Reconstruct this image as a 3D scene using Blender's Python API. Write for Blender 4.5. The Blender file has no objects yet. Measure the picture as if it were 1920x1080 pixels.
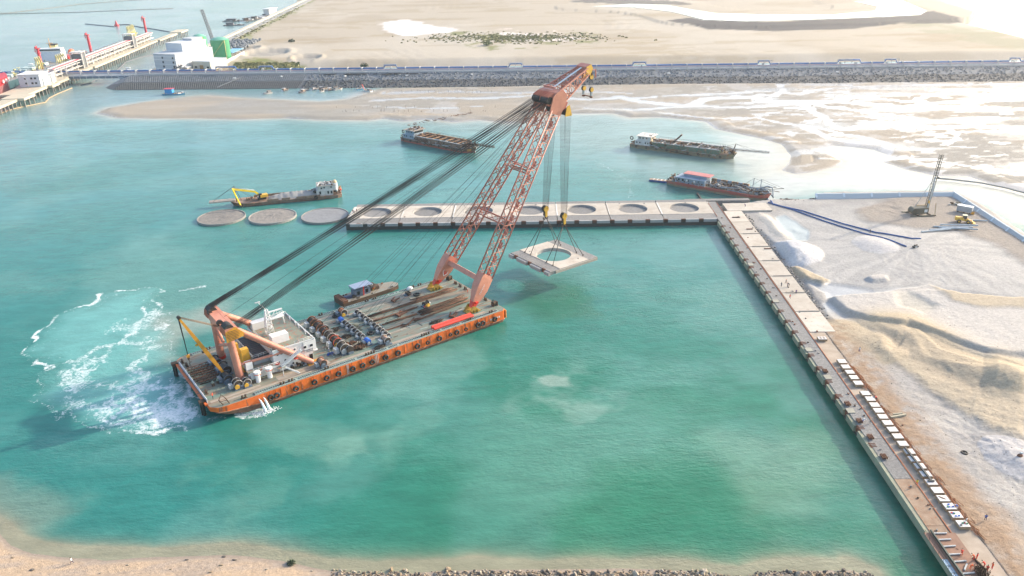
import bpy, math, random
import numpy as np
from mathutils import Vector, Matrix
S = bpy.context.scene
COL = S.collection
R = math.radians
random.seed(7)
# ---------------------------------------------------------------- camera, world, sun, exposure
CAM_H = 119.0; FPX = 1470.5; TH = R(24.427); RO = R(-1.2647)
cd = bpy.data.cameras.new('camera'); cam = bpy.data.objects.new('camera', cd); COL.objects.link(cam)
cd.sensor_width = 36.0; cd.lens = FPX * 36.0 / 1920.0; cd.clip_start = 1.0; cd.clip_end = 20000
_f = Vector((0, math.cos(TH), -math.sin(TH))); _u0 = Vector((0, math.sin(TH), math.cos(TH))); _r0 = Vector((1, 0, 0))
_r = _r0 * math.cos(RO) + _u0 * math.sin(RO); _u = -_r0 * math.sin(RO) + _u0 * math.cos(RO)
cam.matrix_world = Matrix(((_r.x, _u.x, -_f.x, 0), (_r.y, _u.y, -_f.y, 0), (_r.z, _u.z, -_f.z, CAM_H), (0, 0, 0, 1)))
S.camera = cam
SUN_AZ = R(62); SUN_EL = R(23)
w = bpy.data.worlds.new('World'); S.world = w; w.use_nodes = True
nt = w.node_tree; bg = nt.nodes['Background']
sky = nt.nodes.new('ShaderNodeTexSky'); sky.sky_type = 'NISHITA'; sky.sun_disc = False
sky.sun_elevation = SUN_EL; sky.sun_rotation = SUN_AZ; sky.air_density = 1.0; sky.dust_density = 2.5; sky.ozone_density = 1.0
nt.links.new(sky.outputs[0], bg.inputs[0]); bg.inputs[1].default_value = 0.15
sd = bpy.data.lights.new('sun', 'SUN'); sun = bpy.data.objects.new('sun', sd); COL.objects.link(sun)
sd.energy = 2.7; sd.angle = R(1.2); sd.color = (1.0, 0.86, 0.68)
_d = Vector((math.sin(SUN_AZ) * math.cos(SUN_EL), math.cos(SUN_AZ) * math.cos(SUN_EL), math.sin(SUN_EL)))
sun.rotation_euler = _d.to_track_quat('Z', 'Y').to_euler(); sun.location = (200, 200, 200)
S.view_settings.view_transform = 'Standard'; S.view_settings.look = 'None'
S.view_settings.exposure = 1.31; S.view_settings.gamma = 1.0; S.view_settings.use_curve_mapping = False
S.render.engine = 'CYCLES'
S.cycles.volume_bounces = 1; S.cycles.max_bounces = 6

# ---------------------------------------------------------------- helpers
def P(px, py, z=0.0):
    """world point at height z that the survey drone recorded at picture position px, py (a map look-up)"""
    u = (px - 960) / FPX; v = -(py - 540) / FPX
    d = _f + _r * u + _u * v
    t = (CAM_H - z) / -d.z
    return Vector((d.x * t, d.y * t, z))

def tag(o, label=None, cat=None, group=None, kind=None):
    if label: o['label'] = label
    if cat: o['category'] = cat
    if group: o['group'] = group
    if kind: o['kind'] = kind
    return o

def thing(name, label, cat, loc=(0, 0, 0), rz=0.0, group=None):
    o = bpy.data.objects.new(name, None); COL.objects.link(o)
    o.empty_display_size = 0.5
    o.location = loc; o.rotation_euler = (0, 0, rz)
    return tag(o, label, cat, group)

class MB:
    """collects primitives; build() links them as ONE mesh object"""
    def __init__(s): s.v = []; s.f = []; s.m = []; s.sm = []; s.mats = []
    def _mi(s, mat):
        if mat not in s.mats: s.mats.append(mat)
        return s.mats.index(mat)
    def raw(s, vs, fs, mat=None, smooth=False):
        b = len(s.v); s.v += [tuple(v) for v in vs]; mi = s._mi(mat)
        for f in fs: s.f.append(tuple(b + i for i in f)); s.m.append(mi); s.sm.append(smooth)
    def box(s, c, d, mat=None, rz=0.0, top=1.0, M=None):
        x, y, z = d[0] / 2, d[1] / 2, d[2] / 2
        cs, sn = math.cos(rz), math.sin(rz); vs = []
        for k, zz in ((1.0, -z), (top, z)):
            for sx, sy in ((-1, -1), (1, -1), (1, 1), (-1, 1)):
                px, py = sx * x * k, sy * y * k
                vs.append((c[0] + px * cs - py * sn, c[1] + px * sn + py * cs, c[2] + zz))
        if M: vs = [M @ Vector(v) for v in vs]
        s.raw(vs, [(3, 2, 1, 0), (4, 5, 6, 7), (0, 1, 5, 4), (1, 2, 6, 5), (2, 3, 7, 6), (3, 0, 4, 7)], mat)
    def bar(s, a, b, w, h, mat=None, up=(0, 0, 1)):
        a = Vector(a); b = Vector(b); d = (b - a).normalized(); up = Vector(up)
        if abs(d.dot(up)) > .97: up = Vector((1, 0, 0))
        sx = d.cross(up).normalized() * (w / 2); sy = sx.cross(d).normalized() * (h / 2)
        vs = [a - sx - sy, a + sx - sy, a + sx + sy, a - sx + sy, b - sx - sy, b + sx - sy, b + sx + sy, b - sx + sy]
        s.raw(vs, [(3, 2, 1, 0), (4, 5, 6, 7), (0, 1, 5, 4), (1, 2, 6, 5), (2, 3, 7, 6), (3, 0, 4, 7)], mat)
    def tube(s, pts, r, mat=None, n=6, caps=True, r2=None):
        pts = [Vector(p) for p in pts]; rings = []; L = len(pts)
        for i, p in enumerate(pts):
            d = (pts[min(i + 1, L - 1)] - pts[max(i - 1, 0)]).normalized()
            up = Vector((0, 0, 1)) if abs(d.z) < .95 else Vector((1, 0, 0))
            a = d.cross(up).normalized(); b = a.cross(d)
            rr = r if r2 is None else r + (r2 - r) * i / max(1, L - 1)
            rings.append([p + (a * math.cos(t) + b * math.sin(t)) * rr for t in [2 * math.pi * k / n for k in range(n)]])
        vs = [v for rg in rings for v in rg]; fs = []
        for i in range(L - 1):
            for k in range(n):
                k2 = (k + 1) % n; fs.append((i * n + k, (i + 1) * n + k, (i + 1) * n + k2, i * n + k2))
        if caps: fs += [tuple(range(n - 1, -1, -1))[::-1], tuple(range((L - 1) * n, L * n))[::-1]]
        s.raw(vs, fs, mat, True)
    def cyl(s, a, b, r, mat=None, n=12, r2=None): 
        a = Vector(a); b = Vector(b); d = (b - a).normalized()
        up = Vector((0, 0, 1)) if abs(d.z) < .95 else Vector((1, 0, 0))
        x = d.cross(up).normalized(); y = x.cross(d); r2 = r if r2 is None else r2; vs = []
        for p, rr in ((a, r), (b, r2)):
            for k in range(n):
                t = 2 * math.pi * k / n; vs.append(p + (x * math.cos(t) + y * math.sin(t)) * rr)
        s.raw(vs, [(k, k + n, (k + 1) % n + n, (k + 1) % n) for k in range(n)], mat, True)
        s.raw([Vector(v) for v in vs], [tuple(range(n)), tuple(range(2 * n - 1, n - 1, -1))], mat)
    def torus(s, c, axis, R1, r, mat=None, n=12, m=6):
        ax = Vector(axis).normalized(); up = Vector((0, 0, 1)) if abs(ax.z) < .9 else Vector((1, 0, 0))
        x = ax.cross(up).normalized(); y = x.cross(ax); vs = []; c = Vector(c)
        for i in range(n):
            t = 2 * math.pi * i / n; e = x * math.cos(t) + y * math.sin(t)
            for j in range(m):
                q = 2 * math.pi * j / m; vs.append(c + e * (R1 + r * math.cos(q)) + ax * r * math.sin(q))
        fs = [(i * m + j, ((i + 1) % n) * m + j, ((i + 1) % n) * m + (j + 1) % m, i * m + (j + 1) % m) for i in range(n) for j in range(m)]
        s.raw(vs, fs, mat, True)
    def ball(s, c, r, mat=None, n=8, m=5, sc=(1, 1, 1)):
        vs = [(c[0], c[1], c[2] - r * sc[2])]
        for j in range(1, m):
            q = -math.pi / 2 + math.pi * j / m
            for i in range(n):
                t = 2 * math.pi * i / n; vs.append((c[0] + r * sc[0] * math.cos(q) * math.cos(t), c[1] + r * sc[1] * math.cos(q) * math.sin(t), c[2] + r * sc[2] * math.sin(q)))
        vs.append((c[0], c[1], c[2] + r * sc[2])); T = len(vs) - 1; fs = []
        for i in range(n):
            i2 = (i + 1) % n; fs.append((0, 1 + i2, 1 + i)); fs.append((T, T - n + i, T - n + i2))
            for j in range(m - 2): a = 1 + j * n; fs.append((a + i, a + i2, a + n + i2, a + n + i))
        s.raw(vs, fs, mat, True)
    def prism(s, poly, z0, z1, mat=None, M=None, mside=None):
        """poly [(x,y)] extruded z0..z1; M maps"""
        n = len(poly); vs = [(x, y, z0) for x, y in poly] + [(x, y, z1) for x, y in poly]
        if M: vs = [M @ Vector(v) for v in vs]
        ar = sum(poly[i][0] * poly[(i + 1) % n][1] - poly[(i + 1) % n][0] * poly[i][1] for i in range(n))
        t = tuple(range(n, 2 * n)); bt = tuple(range(n - 1, -1, -1))
        sd_ = [(i, (i + 1) % n, (i + 1) % n + n, i + n) for i in range(n)]
        if ar < 0: t = t[::-1]; bt = bt[::-1]; sd_ = [f[::-1] for f in sd_]
        s.raw(vs, [t, bt], mat); s.raw(vs, sd_, mside or mat)
    def loft(s, rings, mat=None, smooth=True, cap=True, closed=True, mats=None):
        n = len(rings[0]); vs = [p for r in rings for p in r]; kk = n if closed else n - 1
        for i in range(len(rings) - 1):
            fs = [(i * n + k, i * n + (k + 1) % n, (i + 1) * n + (k + 1) % n, (i + 1) * n + k) for k in range(kk)]
            s.raw(vs[0:0], [], mat)
            b = len(s.v) if i == 0 else b
            if i == 0: s.v += [tuple(v) for v in vs]
            for q, f in enumerate(fs):
                s.f.append(tuple(b + x for x in f)); s.m.append(s._mi(mats[q] if mats else mat)); s.sm.append(smooth)
        if cap:
            s.raw(rings[0], [tuple(range(n))[::-1]], mat); s.raw(rings[-1], [tuple(range(n))], mat)
    def build(s, name, parent=None, label=None, kind=None):
        me = bpy.data.meshes.new(name); me.from_pydata(s.v, [], s.f)
        for m_ in s.mats: me.materials.append(m_)
        me.polygons.foreach_set('material_index', s.m); me.polygons.foreach_set('use_smooth', s.sm)
        me.update()
        o = bpy.data.objects.new(name, me); COL.objects.link(o)
        if parent is not None: o.parent = parent
        if label: o['label'] = label
        if kind: o['kind'] = kind
        return o

def kids(o): return [c for c in bpy.data.objects if c.parent == o]
def copy_tree(o, parent=None, ch=None):
    if ch is None:
        ch = {}
        for c in bpy.data.objects:
            if c.parent: ch.setdefault(c.parent.name, []).append(c)
    c = o.copy(); COL.objects.link(c)
    if parent is not None: c.parent = parent
    for k in ch.get(o.name, []): copy_tree(k, c, ch)
    return c
def inst(o, loc, rz=0.0, parent=None, scale=None, rot=None):
    c = o.copy(); COL.objects.link(c); c.parent = parent; c.location = loc
    c.rotation_euler = rot or (0, 0, rz)
    if scale is not None: c.scale = (scale,) * 3 if isinstance(scale, (int, float)) else scale
    return c

MATS = {}
def mat(name, col, rough=0.6, metal=0.0, c2=None, sc=0.5, amt=0.5, c3=None, amt3=0.35, sc3=2.0, bump=0.0, bsc=4.0, spec=0.5, stretch=(1, 1, 1)):
    """base colour broken up by noise towards c2, with patches of c3 (rust, dirt)"""
    if name in MATS: return MATS[name]
    m = bpy.data.materials.new(name); m.use_nodes = True; n = m.node_tree; N = n.nodes; Lk = n.links
    b = N['Principled BSDF']; b.inputs['Roughness'].default_value = rough; b.inputs['Metallic'].default_value = metal
    b.inputs['Specular IOR Level'].default_value = spec
    tc = N.new('ShaderNodeTexCoord'); mp = N.new('ShaderNodeMapping'); mp.inputs['Scale'].default_value = stretch
    Lk.new(tc.outputs['Object'], mp.inputs[0])
    c2 = c2 or tuple(x * .72 for x in col)
    def noise(scale, det=5):
        q = N.new('ShaderNodeTexNoise'); q.inputs['Scale'].default_value = scale; q.inputs['Detail'].default_value = det
        q.inputs['Roughness'].default_value = .65; Lk.new(mp.outputs[0], q.inputs['Vector']); return q
    q = noise(sc); rp = N.new('ShaderNodeMapRange'); rp.inputs[1].default_value = .35; rp.inputs[2].default_value = .68
    rp.inputs[4].default_value = amt; Lk.new(q.outputs[0], rp.inputs[0])
    mx = N.new('ShaderNodeMix'); mx.data_type = 'RGBA'; mx.inputs[6].default_value = (*col, 1); mx.inputs[7].default_value = (*c2, 1)
    Lk.new(rp.outputs[0], mx.inputs[0]); out = mx.outputs[2]
    if c3:
        q3 = noise(sc3, 8); r3 = N.new('ShaderNodeMapRange'); t = 1 - amt3
        r3.inputs[1].default_value = .3 + .4 * t; r3.inputs[2].default_value = .38 + .4 * t; Lk.new(q3.outputs[0], r3.inputs[0])
        m3 = N.new('ShaderNodeMix'); m3.data_type = 'RGBA'; m3.inputs[7].default_value = (*c3, 1)
        Lk.new(r3.outputs[0], m3.inputs[0]); Lk.new(out, m3.inputs[6]); out = m3.outputs[2]
    oi = N.new('ShaderNodeObjectInfo'); ro = N.new('ShaderNodeMapRange'); ro.inputs[3].default_value = .88; ro.inputs[4].default_value = 1.08; Lk.new(oi.outputs['Random'], ro.inputs[0])
    sv = N.new('ShaderNodeVectorMath'); sv.operation = 'SCALE'; Lk.new(out, sv.inputs[0]); Lk.new(ro.outputs[0], sv.inputs['Scale'])
    Lk.new(sv.outputs[0], b.inputs['Base Color'])
    if bump:
        qb = noise(bsc, 6); bp = N.new('ShaderNodeBump'); bp.inputs['Strength'].default_value = bump; bp.inputs['Distance'].default_value = .1
        Lk.new(qb.outputs[0], bp.inputs['Height']); Lk.new(bp.outputs[0], b.inputs['Normal'])
    MATS[name] = m
    return m
RUST = (.16, .06, .03)
# ================================================================ TERRAIN AND WATER
def vnoise(x, y, seed=0):
    xi = np.floor(x).astype(np.int64); yi = np.floor(y).astype(np.int64); xf = x - xi; yf = y - yi
    def h(a, b):
        n = (a * 374761393 + b * 668265263 + seed * 1442695041) & 0xffffffff
        n = ((n ^ (n >> 13)) * 1274126177) & 0xffffffff
        return ((n ^ (n >> 16)) & 0xffff) / 65535.0
    u = xf * xf * (3 - 2 * xf); v = yf * yf * (3 - 2 * yf)
    return (h(xi, yi) * (1 - u) + h(xi + 1, yi) * u) * (1 - v) + (h(xi, yi + 1) * (1 - u) + h(xi + 1, yi + 1) * u) * v
def fbm(x, y, s, o=4, seed=0, g=.5):
    r = 0; a = 1; t = 0
    for i in range(o):
        r = r + a * vnoise(x / s + 17.3 * i, y / s + 9.1 * i, seed + i); t += a; a *= g; s = s / 2.03
    return r / t
def ridge(x, y, s, o=4, seed=0):
    r = 0; a = 1; t = 0
    for i in range(o):
        r = r + a * (1 - np.abs(2 * vnoise(x / s + 5.1 * i, y / s + 3.7 * i, seed + i) - 1)); t += a; a *= .5; s = s / 2.1
    return r / t
def sstep(a, b, x):
    t = np.clip((x - a) / (b - a), 0, 1); return t * t * (3 - 2 * t)
def mixc(a, b, t): t = t[..., None]; return a * (1 - t) + np.array(b) * t
def wp(pts, z=0): return [(p.x, p.y) for p in [P(a, b, z) for a, b in pts]]
def segd(X, Y, pts, closed=False):
    """distance to polyline, and interpolated parameter"""
    D = np.full(X.shape, 1e9); n = len(pts); T = np.zeros(X.shape)
    for i in range(n if closed else n - 1):
        ax, ay = pts[i]; bx, by = pts[(i + 1) % n]; dx, dy = bx - ax, by - ay; l2 = dx * dx + dy * dy + 1e-9
        t = np.clip(((X - ax) * dx + (Y - ay) * dy) / l2, 0, 1)
        d = np.hypot(X - ax - t * dx, Y - ay - t * dy); T = np.where(d < D, i + t, T); D = np.minimum(D, d)
    return D, T
def sdf(X, Y, pts):
    """positive inside"""
    D, _ = segd(X, Y, pts, True); ins = np.zeros(X.shape, bool); n = len(pts)
    for i in range(n):
        ax, ay = pts[i]; bx, by = pts[(i + 1) % n]
        c = ((ay > Y) != (by > Y)) & (X < (bx - ax) * (Y - ay) / (by - ay + 1e-12) + ax); ins ^= c
    return np.where(ins, D, -D)

def fan(nr, nc, dep0, dep1, kx):
    v0, v1 = math.tan(R(dep0) - TH), math.tan(R(dep1) - TH)
    dep = TH + np.arctan(np.linspace(v0, v1, nr)); yw = CAM_H / np.tan(dep)
    yw = np.concatenate([[-150, 0], yw, [4000, 7000, 15000]])
    dz = np.abs(yw) * math.cos(TH) + CAM_H * math.sin(TH)
    kc = np.concatenate([[-4, -2, -1.2], np.linspace(-kx, kx, nc), [1.2, 2, 4]])
    Y = np.repeat(yw[:, None], len(kc), 1); X = dz[:, None] * kc[None, :]
    return X, Y
def grid_mesh(name, X, Y, Z, attrs, m):
    nr, nc = X.shape
    me = bpy.data.meshes.new(name); me.vertices.add(nr * nc)
    me.vertices.foreach_set('co', np.stack([X, Y, Z], -1).astype(np.float32).ravel())
    i = (np.arange(nr - 1)[:, None] * nc + np.arange(nc - 1)[None, :]).ravel()
    q = np.stack([i, i + 1, i + nc + 1, i + nc], -1).astype(np.int32)
    me.loops.add(q.size); me.loops.foreach_set('vertex_index', q.ravel())
    me.polygons.add(len(q)); me.polygons.foreach_set('loop_start', (np.arange(len(q)) * 4).astype(np.int32))
    me.polygons.foreach_set('loop_total', np.full(len(q), 4, np.int32)); me.polygons.foreach_set('use_smooth', np.ones(len(q), bool))
    me.update()
    for k, a in attrs.items():
        at = me.attributes.new(k, 'FLOAT_COLOR', 'POINT'); at.data.foreach_set('color', a.astype(np.float32).ravel())
    me.materials.append(m); o = bpy.data.objects.new(name, me); COL.objects.link(o); return o

X, Y = fan(640, 820, 50, 4.2, .76)
# ---- outlines (survey positions)
BEACH = wp([(-400, 930), (-60, 975), (0, 1000), (20, 1022), (60, 1038), (120, 1045), (200, 1050), (260, 1046), (330, 1044), (430, 1041), (480, 1046), (540, 1054), (590, 1066), (640, 1073), (700, 1078), (760, 1075), (850, 1070), (950, 1068), (1100, 1066), (1200, 1068), (1290, 1071), (1350, 1084), (1400, 1090), (1428, 1079), (1450, 1073), (1500, 1069), (1560, 1068), (1574, 1074), (1592, 1067), (1628, 1082), (1660, 1120), (1690, 1300), (-400, 1300)])
BAR = wp([(182, 212), (200, 203), (270, 192), (330, 184), (390, 179), (450, 184), (520, 187), (600, 191), (650, 187), (690, 176), (720, 166), (1200, 158), (1700, 154), (2600, 146), (3200, 300), (2400, 420), (1925, 362), (1880, 352), (1815, 330), (1760, 330), (1700, 318), (1660, 304), (1668, 290), (1640, 280), (1560, 272), (1532, 280), (1560, 292), (1582, 303), (1565, 313), (1530, 322), (1490, 326), (1463, 319), (1478, 306), (1480, 290), (1462, 270), (1420, 258), (1345, 242), (1325, 228), (1240, 219), (1180, 221), (1150, 213), (1060, 213), (1000, 228), (950, 231), (900, 225), (850, 229), (800, 223), (760, 227), (720, 222), (690, 226), (600, 225), (540, 221), (460, 224), (370, 222), (300, 223), (220, 221)])
FAR = wp([(262, 139), (290, 128), (345, 112), (380, 96), (440, 66), (500, 35), (570, 0), (722, -75), (1500, -75), (1640, -3), (1700, 14), (1790, 40), (1920, 72), (2400, 190), (2700, 240), (2700, 118), (1920, 112), (1100, 122), (500, 130)])
LAND = wp([(1345, 388), (1440, 377), (1530, 375), (1528, 363), (1660, 361), (1790, 360), (1850, 388), (1925, 440), (2300, 640), (2500, 1000), (2500, 1400), (2100, 1400), (1905, 1090), (1790, 960), (1600, 700), (1440, 470)])
dB, dS, dF, dL = (sdf(X, Y, p) for p in (BEACH, BAR, FAR, LAND))
n1 = fbm(X, Y, 40, 5, 1); n2 = fbm(X, Y, 7, 4, 5); n3 = fbm(X, Y, 150, 4, 9); n4 = fbm(X, Y, 1.6, 3, 12)
Z = np.full(X.shape, -4.0)
SAND = np.array([.50, .42, .31]); TAN = np.array([.46, .33, .20]); GREY = np.array([.335, .32, .30]); WHITE = np.array([.66, .64, .62])
col = np.zeros(X.shape + (3,)) + SAND; wet = np.zeros(X.shape)
# beach by the camera
zb = np.minimum(1.6, (dB + (n2 - .5) * 1.0) * .10) + (n2 - .5) * .15 * (dB > 3)
m = dB > -40; Z = np.where(m, np.maximum(Z, zb), Z)
cb = np.zeros_like(col) + np.array([.47, .355, .25]); cb = mixc(cb, (.36, .30, .25), sstep(.5, .75, fbm(X * .6 + Y * .8, Y * 3 - X, 9, 4, 33)) * .7)
cb = mixc(cb, (.30, .24, .18), 1 - sstep(0, 2.2, dB)); col = np.where((dB > -40)[..., None], cb, col)
wet = np.where(dB > -40, .75 * (1 - sstep(.3, 3.0, dB)), wet)
# tidal bar and flats with braided channels
sm = dS > -60
Xw = X + 40 * (fbm(X, Y, 70, 3, 40) - .5); Yw = Y + 26 * (fbm(X, Y, 60, 3, 43) - .5)
ch = ridge(Xw / 2.6, Yw, 46, 2, 21); ch2 = ridge(Xw / 2.2, Yw, 19, 3, 25)
flatR = sstep(60, 150, X - (Y - 420) * .1)          # right hand part is wetter
flatT = sstep(-160, -60, X) * sstep(470, 540, Y)
flatness = np.maximum(flatR, flatT)
edge = np.minimum(1.0, np.maximum(dS, 0) / 9.0)
zs = np.where(dS > 0, .10 + .75 * edge * (1 - .55 * flatness), dS * .10)
scal = (fbm(X, Y, 22, 2, 50) - .5) * 5 * np.exp(-np.abs(dS) / 10); zs = np.where(np.abs(dS) < 12, np.minimum(1.0, (dS + scal) * .16), zs)
wetc = np.maximum(sstep(.885, .91, ch), np.maximum(.95 * sstep(.86, .89, ch2), .9 * sstep(.88, .91, ridge(Xw / 2, Yw, 8, 2, 28))) * sstep(.35, .6, fbm(X, Y, 120, 3, 60)))
wetc = np.maximum(wetc, sstep(.60, .68, fbm(X / 3, Y, 17, 4, 62)) * sstep(100, 330, X) * .95)
wetc = np.maximum(wetc * .55 * (wetc > .3), sstep(.57, .62, fbm(X / 2.5, Y, 5, 4, 64)) * sstep(60, 200, X) * .8)
for pts, wd in (([(1160, 182), (1192, 190), (1290, 200), (1326, 186), (1413, 182), (1440, 191), (1514, 192), (1573, 192), (1611, 195), (1670, 199), (1698, 203), (1738, 195), (1780, 192), (1925, 188)], 5.5), ([(1503, 192), (1524, 210), (1546, 222), (1557, 234), (1579, 245), (1590, 244), (1625, 236), (1670, 236), (1752, 239), (1840, 238), (1925, 240)], 3.4), ([(1460, 160), (1470, 171), (1454, 180), (1436, 187), (1400, 194)], 2.6), ([(1562, 253), (1605, 256), (1654, 267), (1668, 275), (1660, 288)], 3.2), ([(1579, 191), (1595, 183), (1630, 183), (1670, 188), (1698, 192), (1716, 191), (1740, 180), (1925, 175)], 3.5), ([(1513, 192), (1552, 202), (1600, 207), (1644, 215), (1698, 219), (1763, 231)], 3.0), ([(1763, 239), (1795, 250), (1793, 261), (1771, 273)], 2.2), ([(1100, 205), (1190, 208), (1290, 199), (1400, 203), (1450, 199), (1500, 192)], 3.0), ([(1180, 186), (1260, 180), (1330, 178), (1420, 172), (1500, 176), (1560, 166), (1640, 163), (1925, 158)], 3.0), ([(1240, 214), (1330, 224), (1420, 222), (1470, 232), (1530, 240), (1575, 250)], 2.2), ([(700, 190), (800, 184), (900, 186), (1000, 180), (1100, 188), (1180, 184)], 3.6), ([(720, 176), (860, 173), (980, 176), (1080, 172), (1180, 176)], 2.6), ([(560, 205), (620, 198), (700, 200), (800, 205), (900, 200)], 1.5), ([(1690, 300), (1750, 300), (1830, 316), (1850, 312), (1855, 322), (1925, 330)], 2.6), ([(1510, 240), (1560, 262), (1600, 272), (1650, 268)], 3.5)):
    D_, _t = segd(X, Y, wp(pts)); D_ = D_ + (n2 - .5) * 5 + (n4 - .5) * 1.5; wd2 = wd * (.7 + .7 * n1); wetc = np.maximum(wetc, 1 - sstep(wd2 * .75, wd2 * 1.2, D_))
wetc = wetc * np.clip(np.maximum(flatness, flatT) * 1.3, 0, 1)
Z = np.where(sm, np.maximum(Z, zs - .12 * wetc * (dS > 6)), Z)
cs = np.zeros_like(col) + np.array([.36, .315, .255]); cs = mixc(cs, (.295, .28, .25), sstep(.42, .60, fbm(X / 3, Y, 22, 4, 66)) * .85)
cs = mixc(cs, (.40, .37, .33), wetc)
damp = sstep(.45, .65, fbm(X / 3.5, Y, 15, 4, 70)) * .5 + .22 * sstep(60, 260, X)
col = np.where(sm[..., None] & (dS > -6)[..., None], cs, col)
wet = np.where(sm & (dS > -6), np.maximum(wetc, np.maximum(damp, .8 * (1 - sstep(0, 4, dS)))), wet)
# far reclaimed sand
mf = dF > -60
zf = np.clip(dF * .25, -4, 5.2) + (n3 - .5) * 1.5 * sstep(10, 60, dF) + (n1 - .5) * .9 * sstep(5, 40, dF)
Z = np.where(mf, np.maximum(Z, zf), Z)
cf = np.zeros_like(col) + np.array([.43, .375, .295]); cf = mixc(cf, (.34, .28, .20), sstep(.48, .62, fbm(X / 2, Y, 60, 5, 80)) * .55)
cf = mixc(cf, (.50, .455, .38), sstep(.52, .7, fbm(X, Y / 2, 90, 4, 84)) * .6)
cf = mixc(cf, (.33, .26, .16), sstep(.60, .66, fbm(X / 3, Y, 26, 5, 86)) * .45)
def blob(pts, soft, amp, z=4, sc=30, seed=90):
    d = sdf(X, Y, wp(pts, z)); return sstep(-soft, soft, d + (fbm(X, Y, sc, 4, seed) - .5) * amp)
g = blob([(842, 58), (980, 64), (1130, 66), (1120, 78), (1000, 82), (930, 92), (860, 74)], 12, 160, seed=91) * sstep(.45, .62, fbm(X, Y, 14, 4, 92))
cf = mixc(cf, (.19, .20, .07), g * .85)
g2 = blob([(405, 122), (440, 68), (480, 45), (560, 5), (590, 2), (520, 42), (478, 62), (470, 80), (425, 110)], 5, 25, sc=16, seed=95)
g3 = blob([(440, 132), (450, 116), (480, 110), (540, 118), (700, 127), (690, 133)], 4, 22, sc=12, seed=96)
cf = mixc(cf, (.20, .22, .07), np.maximum(g2, g3) * (.35 + .6 * sstep(.35, .6, n2)))
g4 = blob([(1680, 30), (1830, 55), (2000, 92), (1900, 98), (1780, 72)], 14, 90, seed=98); cf = mixc(cf, (.26, .26, .16), g4 * .6)
wsalt = blob([(720, 44), (760, 40), (850, 56), (842, 64), (760, 68), (728, 62)], 5, 30, seed=99); cf = mixc(cf, (.78, .75, .74), wsalt)
ws2 = blob([(850, 56), (1000, 60), (1090, 74), (960, 80)], 8, 120, seed=100) * sstep(.5, .6, fbm(X / 2, Y, 12, 4, 101)); cf = mixc(cf, (.74, .66, .62), ws2 * .9)
mud = blob([(1252, 42), (1290, 36), (1330, 40), (1450, 45), (1640, 36), (1700, 28), (1750, 24), (1815, 42), (1780, 46), (1690, 46), (1600, 56), (1450, 60), (1330, 57)], 4, 14, seed=102)
mud2 = blob([(1060, 4), (1130, -3), (1280, 4), (1300, 12), (1180, 12)], 4, 16, seed=103)
cf = mixc(cf, (.075, .072, .075), np.maximum(mud, mud2 * .8))
POOL = [(1110, 12), (1180, 7), (1250, 9), (1300, 18), (1340, 24), (1430, 27), (1560, 27), (1640, 20), (1645, 12), (1600, 2), (1690, 0), (1738, 20), (1725, 28), (1600, 34), (1480, 38), (1400, 40), (1320, 37), (1260, 22), (1190, 14)]
dP = sdf(X, Y, wp(POOL, 6.6)); pool = sstep(-4, 4, dP + (n1 - .5) * 8); Z = np.where(dP > -25, Z * (1 - sstep(-25, 6, dP)) + sstep(-25, 6, dP) * 5.9, Z)
Z = np.where((dP <= 0) & (dP > -60), np.maximum(Z, 6.2 + .3 * sstep(0, 12, -dP)), Z)
wf = pool; cf = mixc(cf, (.42, .42, .40), pool)
TR = wp([(1640, -3), (1700, 14), (1790, 40), (1920, 72), (2400, 190), (2400, -75), (1500, -75)], 0)
for cx, cy, rx, ry in ((1262, 116, 60, 6), (1020, 121, 50, 5), (500, 100, 40, 8), (455, 92, 30, 5), (575, 108, 26, 5)):
    c0 = P(cx, cy, 5); c1 = P(cx + rx, cy, 5); c2_ = P(cx, cy + ry, 5); e = np.hypot((X - c0.x) / (c1.x - c0.x), (Y - c0.y) / (c0.y - c2_.y))
    k = 1 - sstep(.7, 1.05, e + (n2 - .5) * .3); cf = mixc(cf, (.30, .28, .25), k * .7); Z = Z - k * 2.2 + 1.2 * np.exp(-((e - 1.1) / .15) ** 2)
# bull-dozed combed sand
comb = np.sin((X * .35 + Y * .94 + 30 * n3) * 1.1) * sstep(.5, .62, fbm(X, Y, 130, 2, 110))
Z = np.where(dF > 10, Z + comb * .12, Z)
col = np.where((dF > -3)[..., None], cf, col); wet = np.where(dF > -3, wf, wet); wet = np.where((dF > -3) & (mud > .5) & (pool < .5), .2, wet)
# reclaimed land by the quay
zl = np.clip((dL + (n2 - .5) * 2) * .5, -4, 2.0) + (n1 - .5) * .5 * sstep(4, 20, dL)
cl = np.zeros_like(col) + GREY
cl = mixc(cl, (.33, .32, .31), sstep(.45, .6, fbm(X, Y, 9, 5, 120)) * .5); cl = mixc(cl, (.44, .42, .39), sstep(.5, .66, fbm(X / 2, Y, 14, 4, 123)) * .6)
wl = .25 * sstep(.45, .6, fbm(X / 2, Y, 18, 4, 126)); addz = np.zeros_like(X)
def area(pts, c, soft=2.0, k=1.0, z=2, dz=0, w_=None, amp=3.0, sc=9, seed=130):
    global cl, addz, wl
    d = sdf(X, Y, wp(pts, z)); t = sstep(-soft, soft, d + (fbm(X, Y, sc, 3, seed) - .5) * amp) * k
    if c is not None: cl = mixc(cl, c, t)
    if dz: addz = addz + dz * t
    if w_ is not None: wl = wl * (1 - t) + w_ * t
    return t
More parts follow.
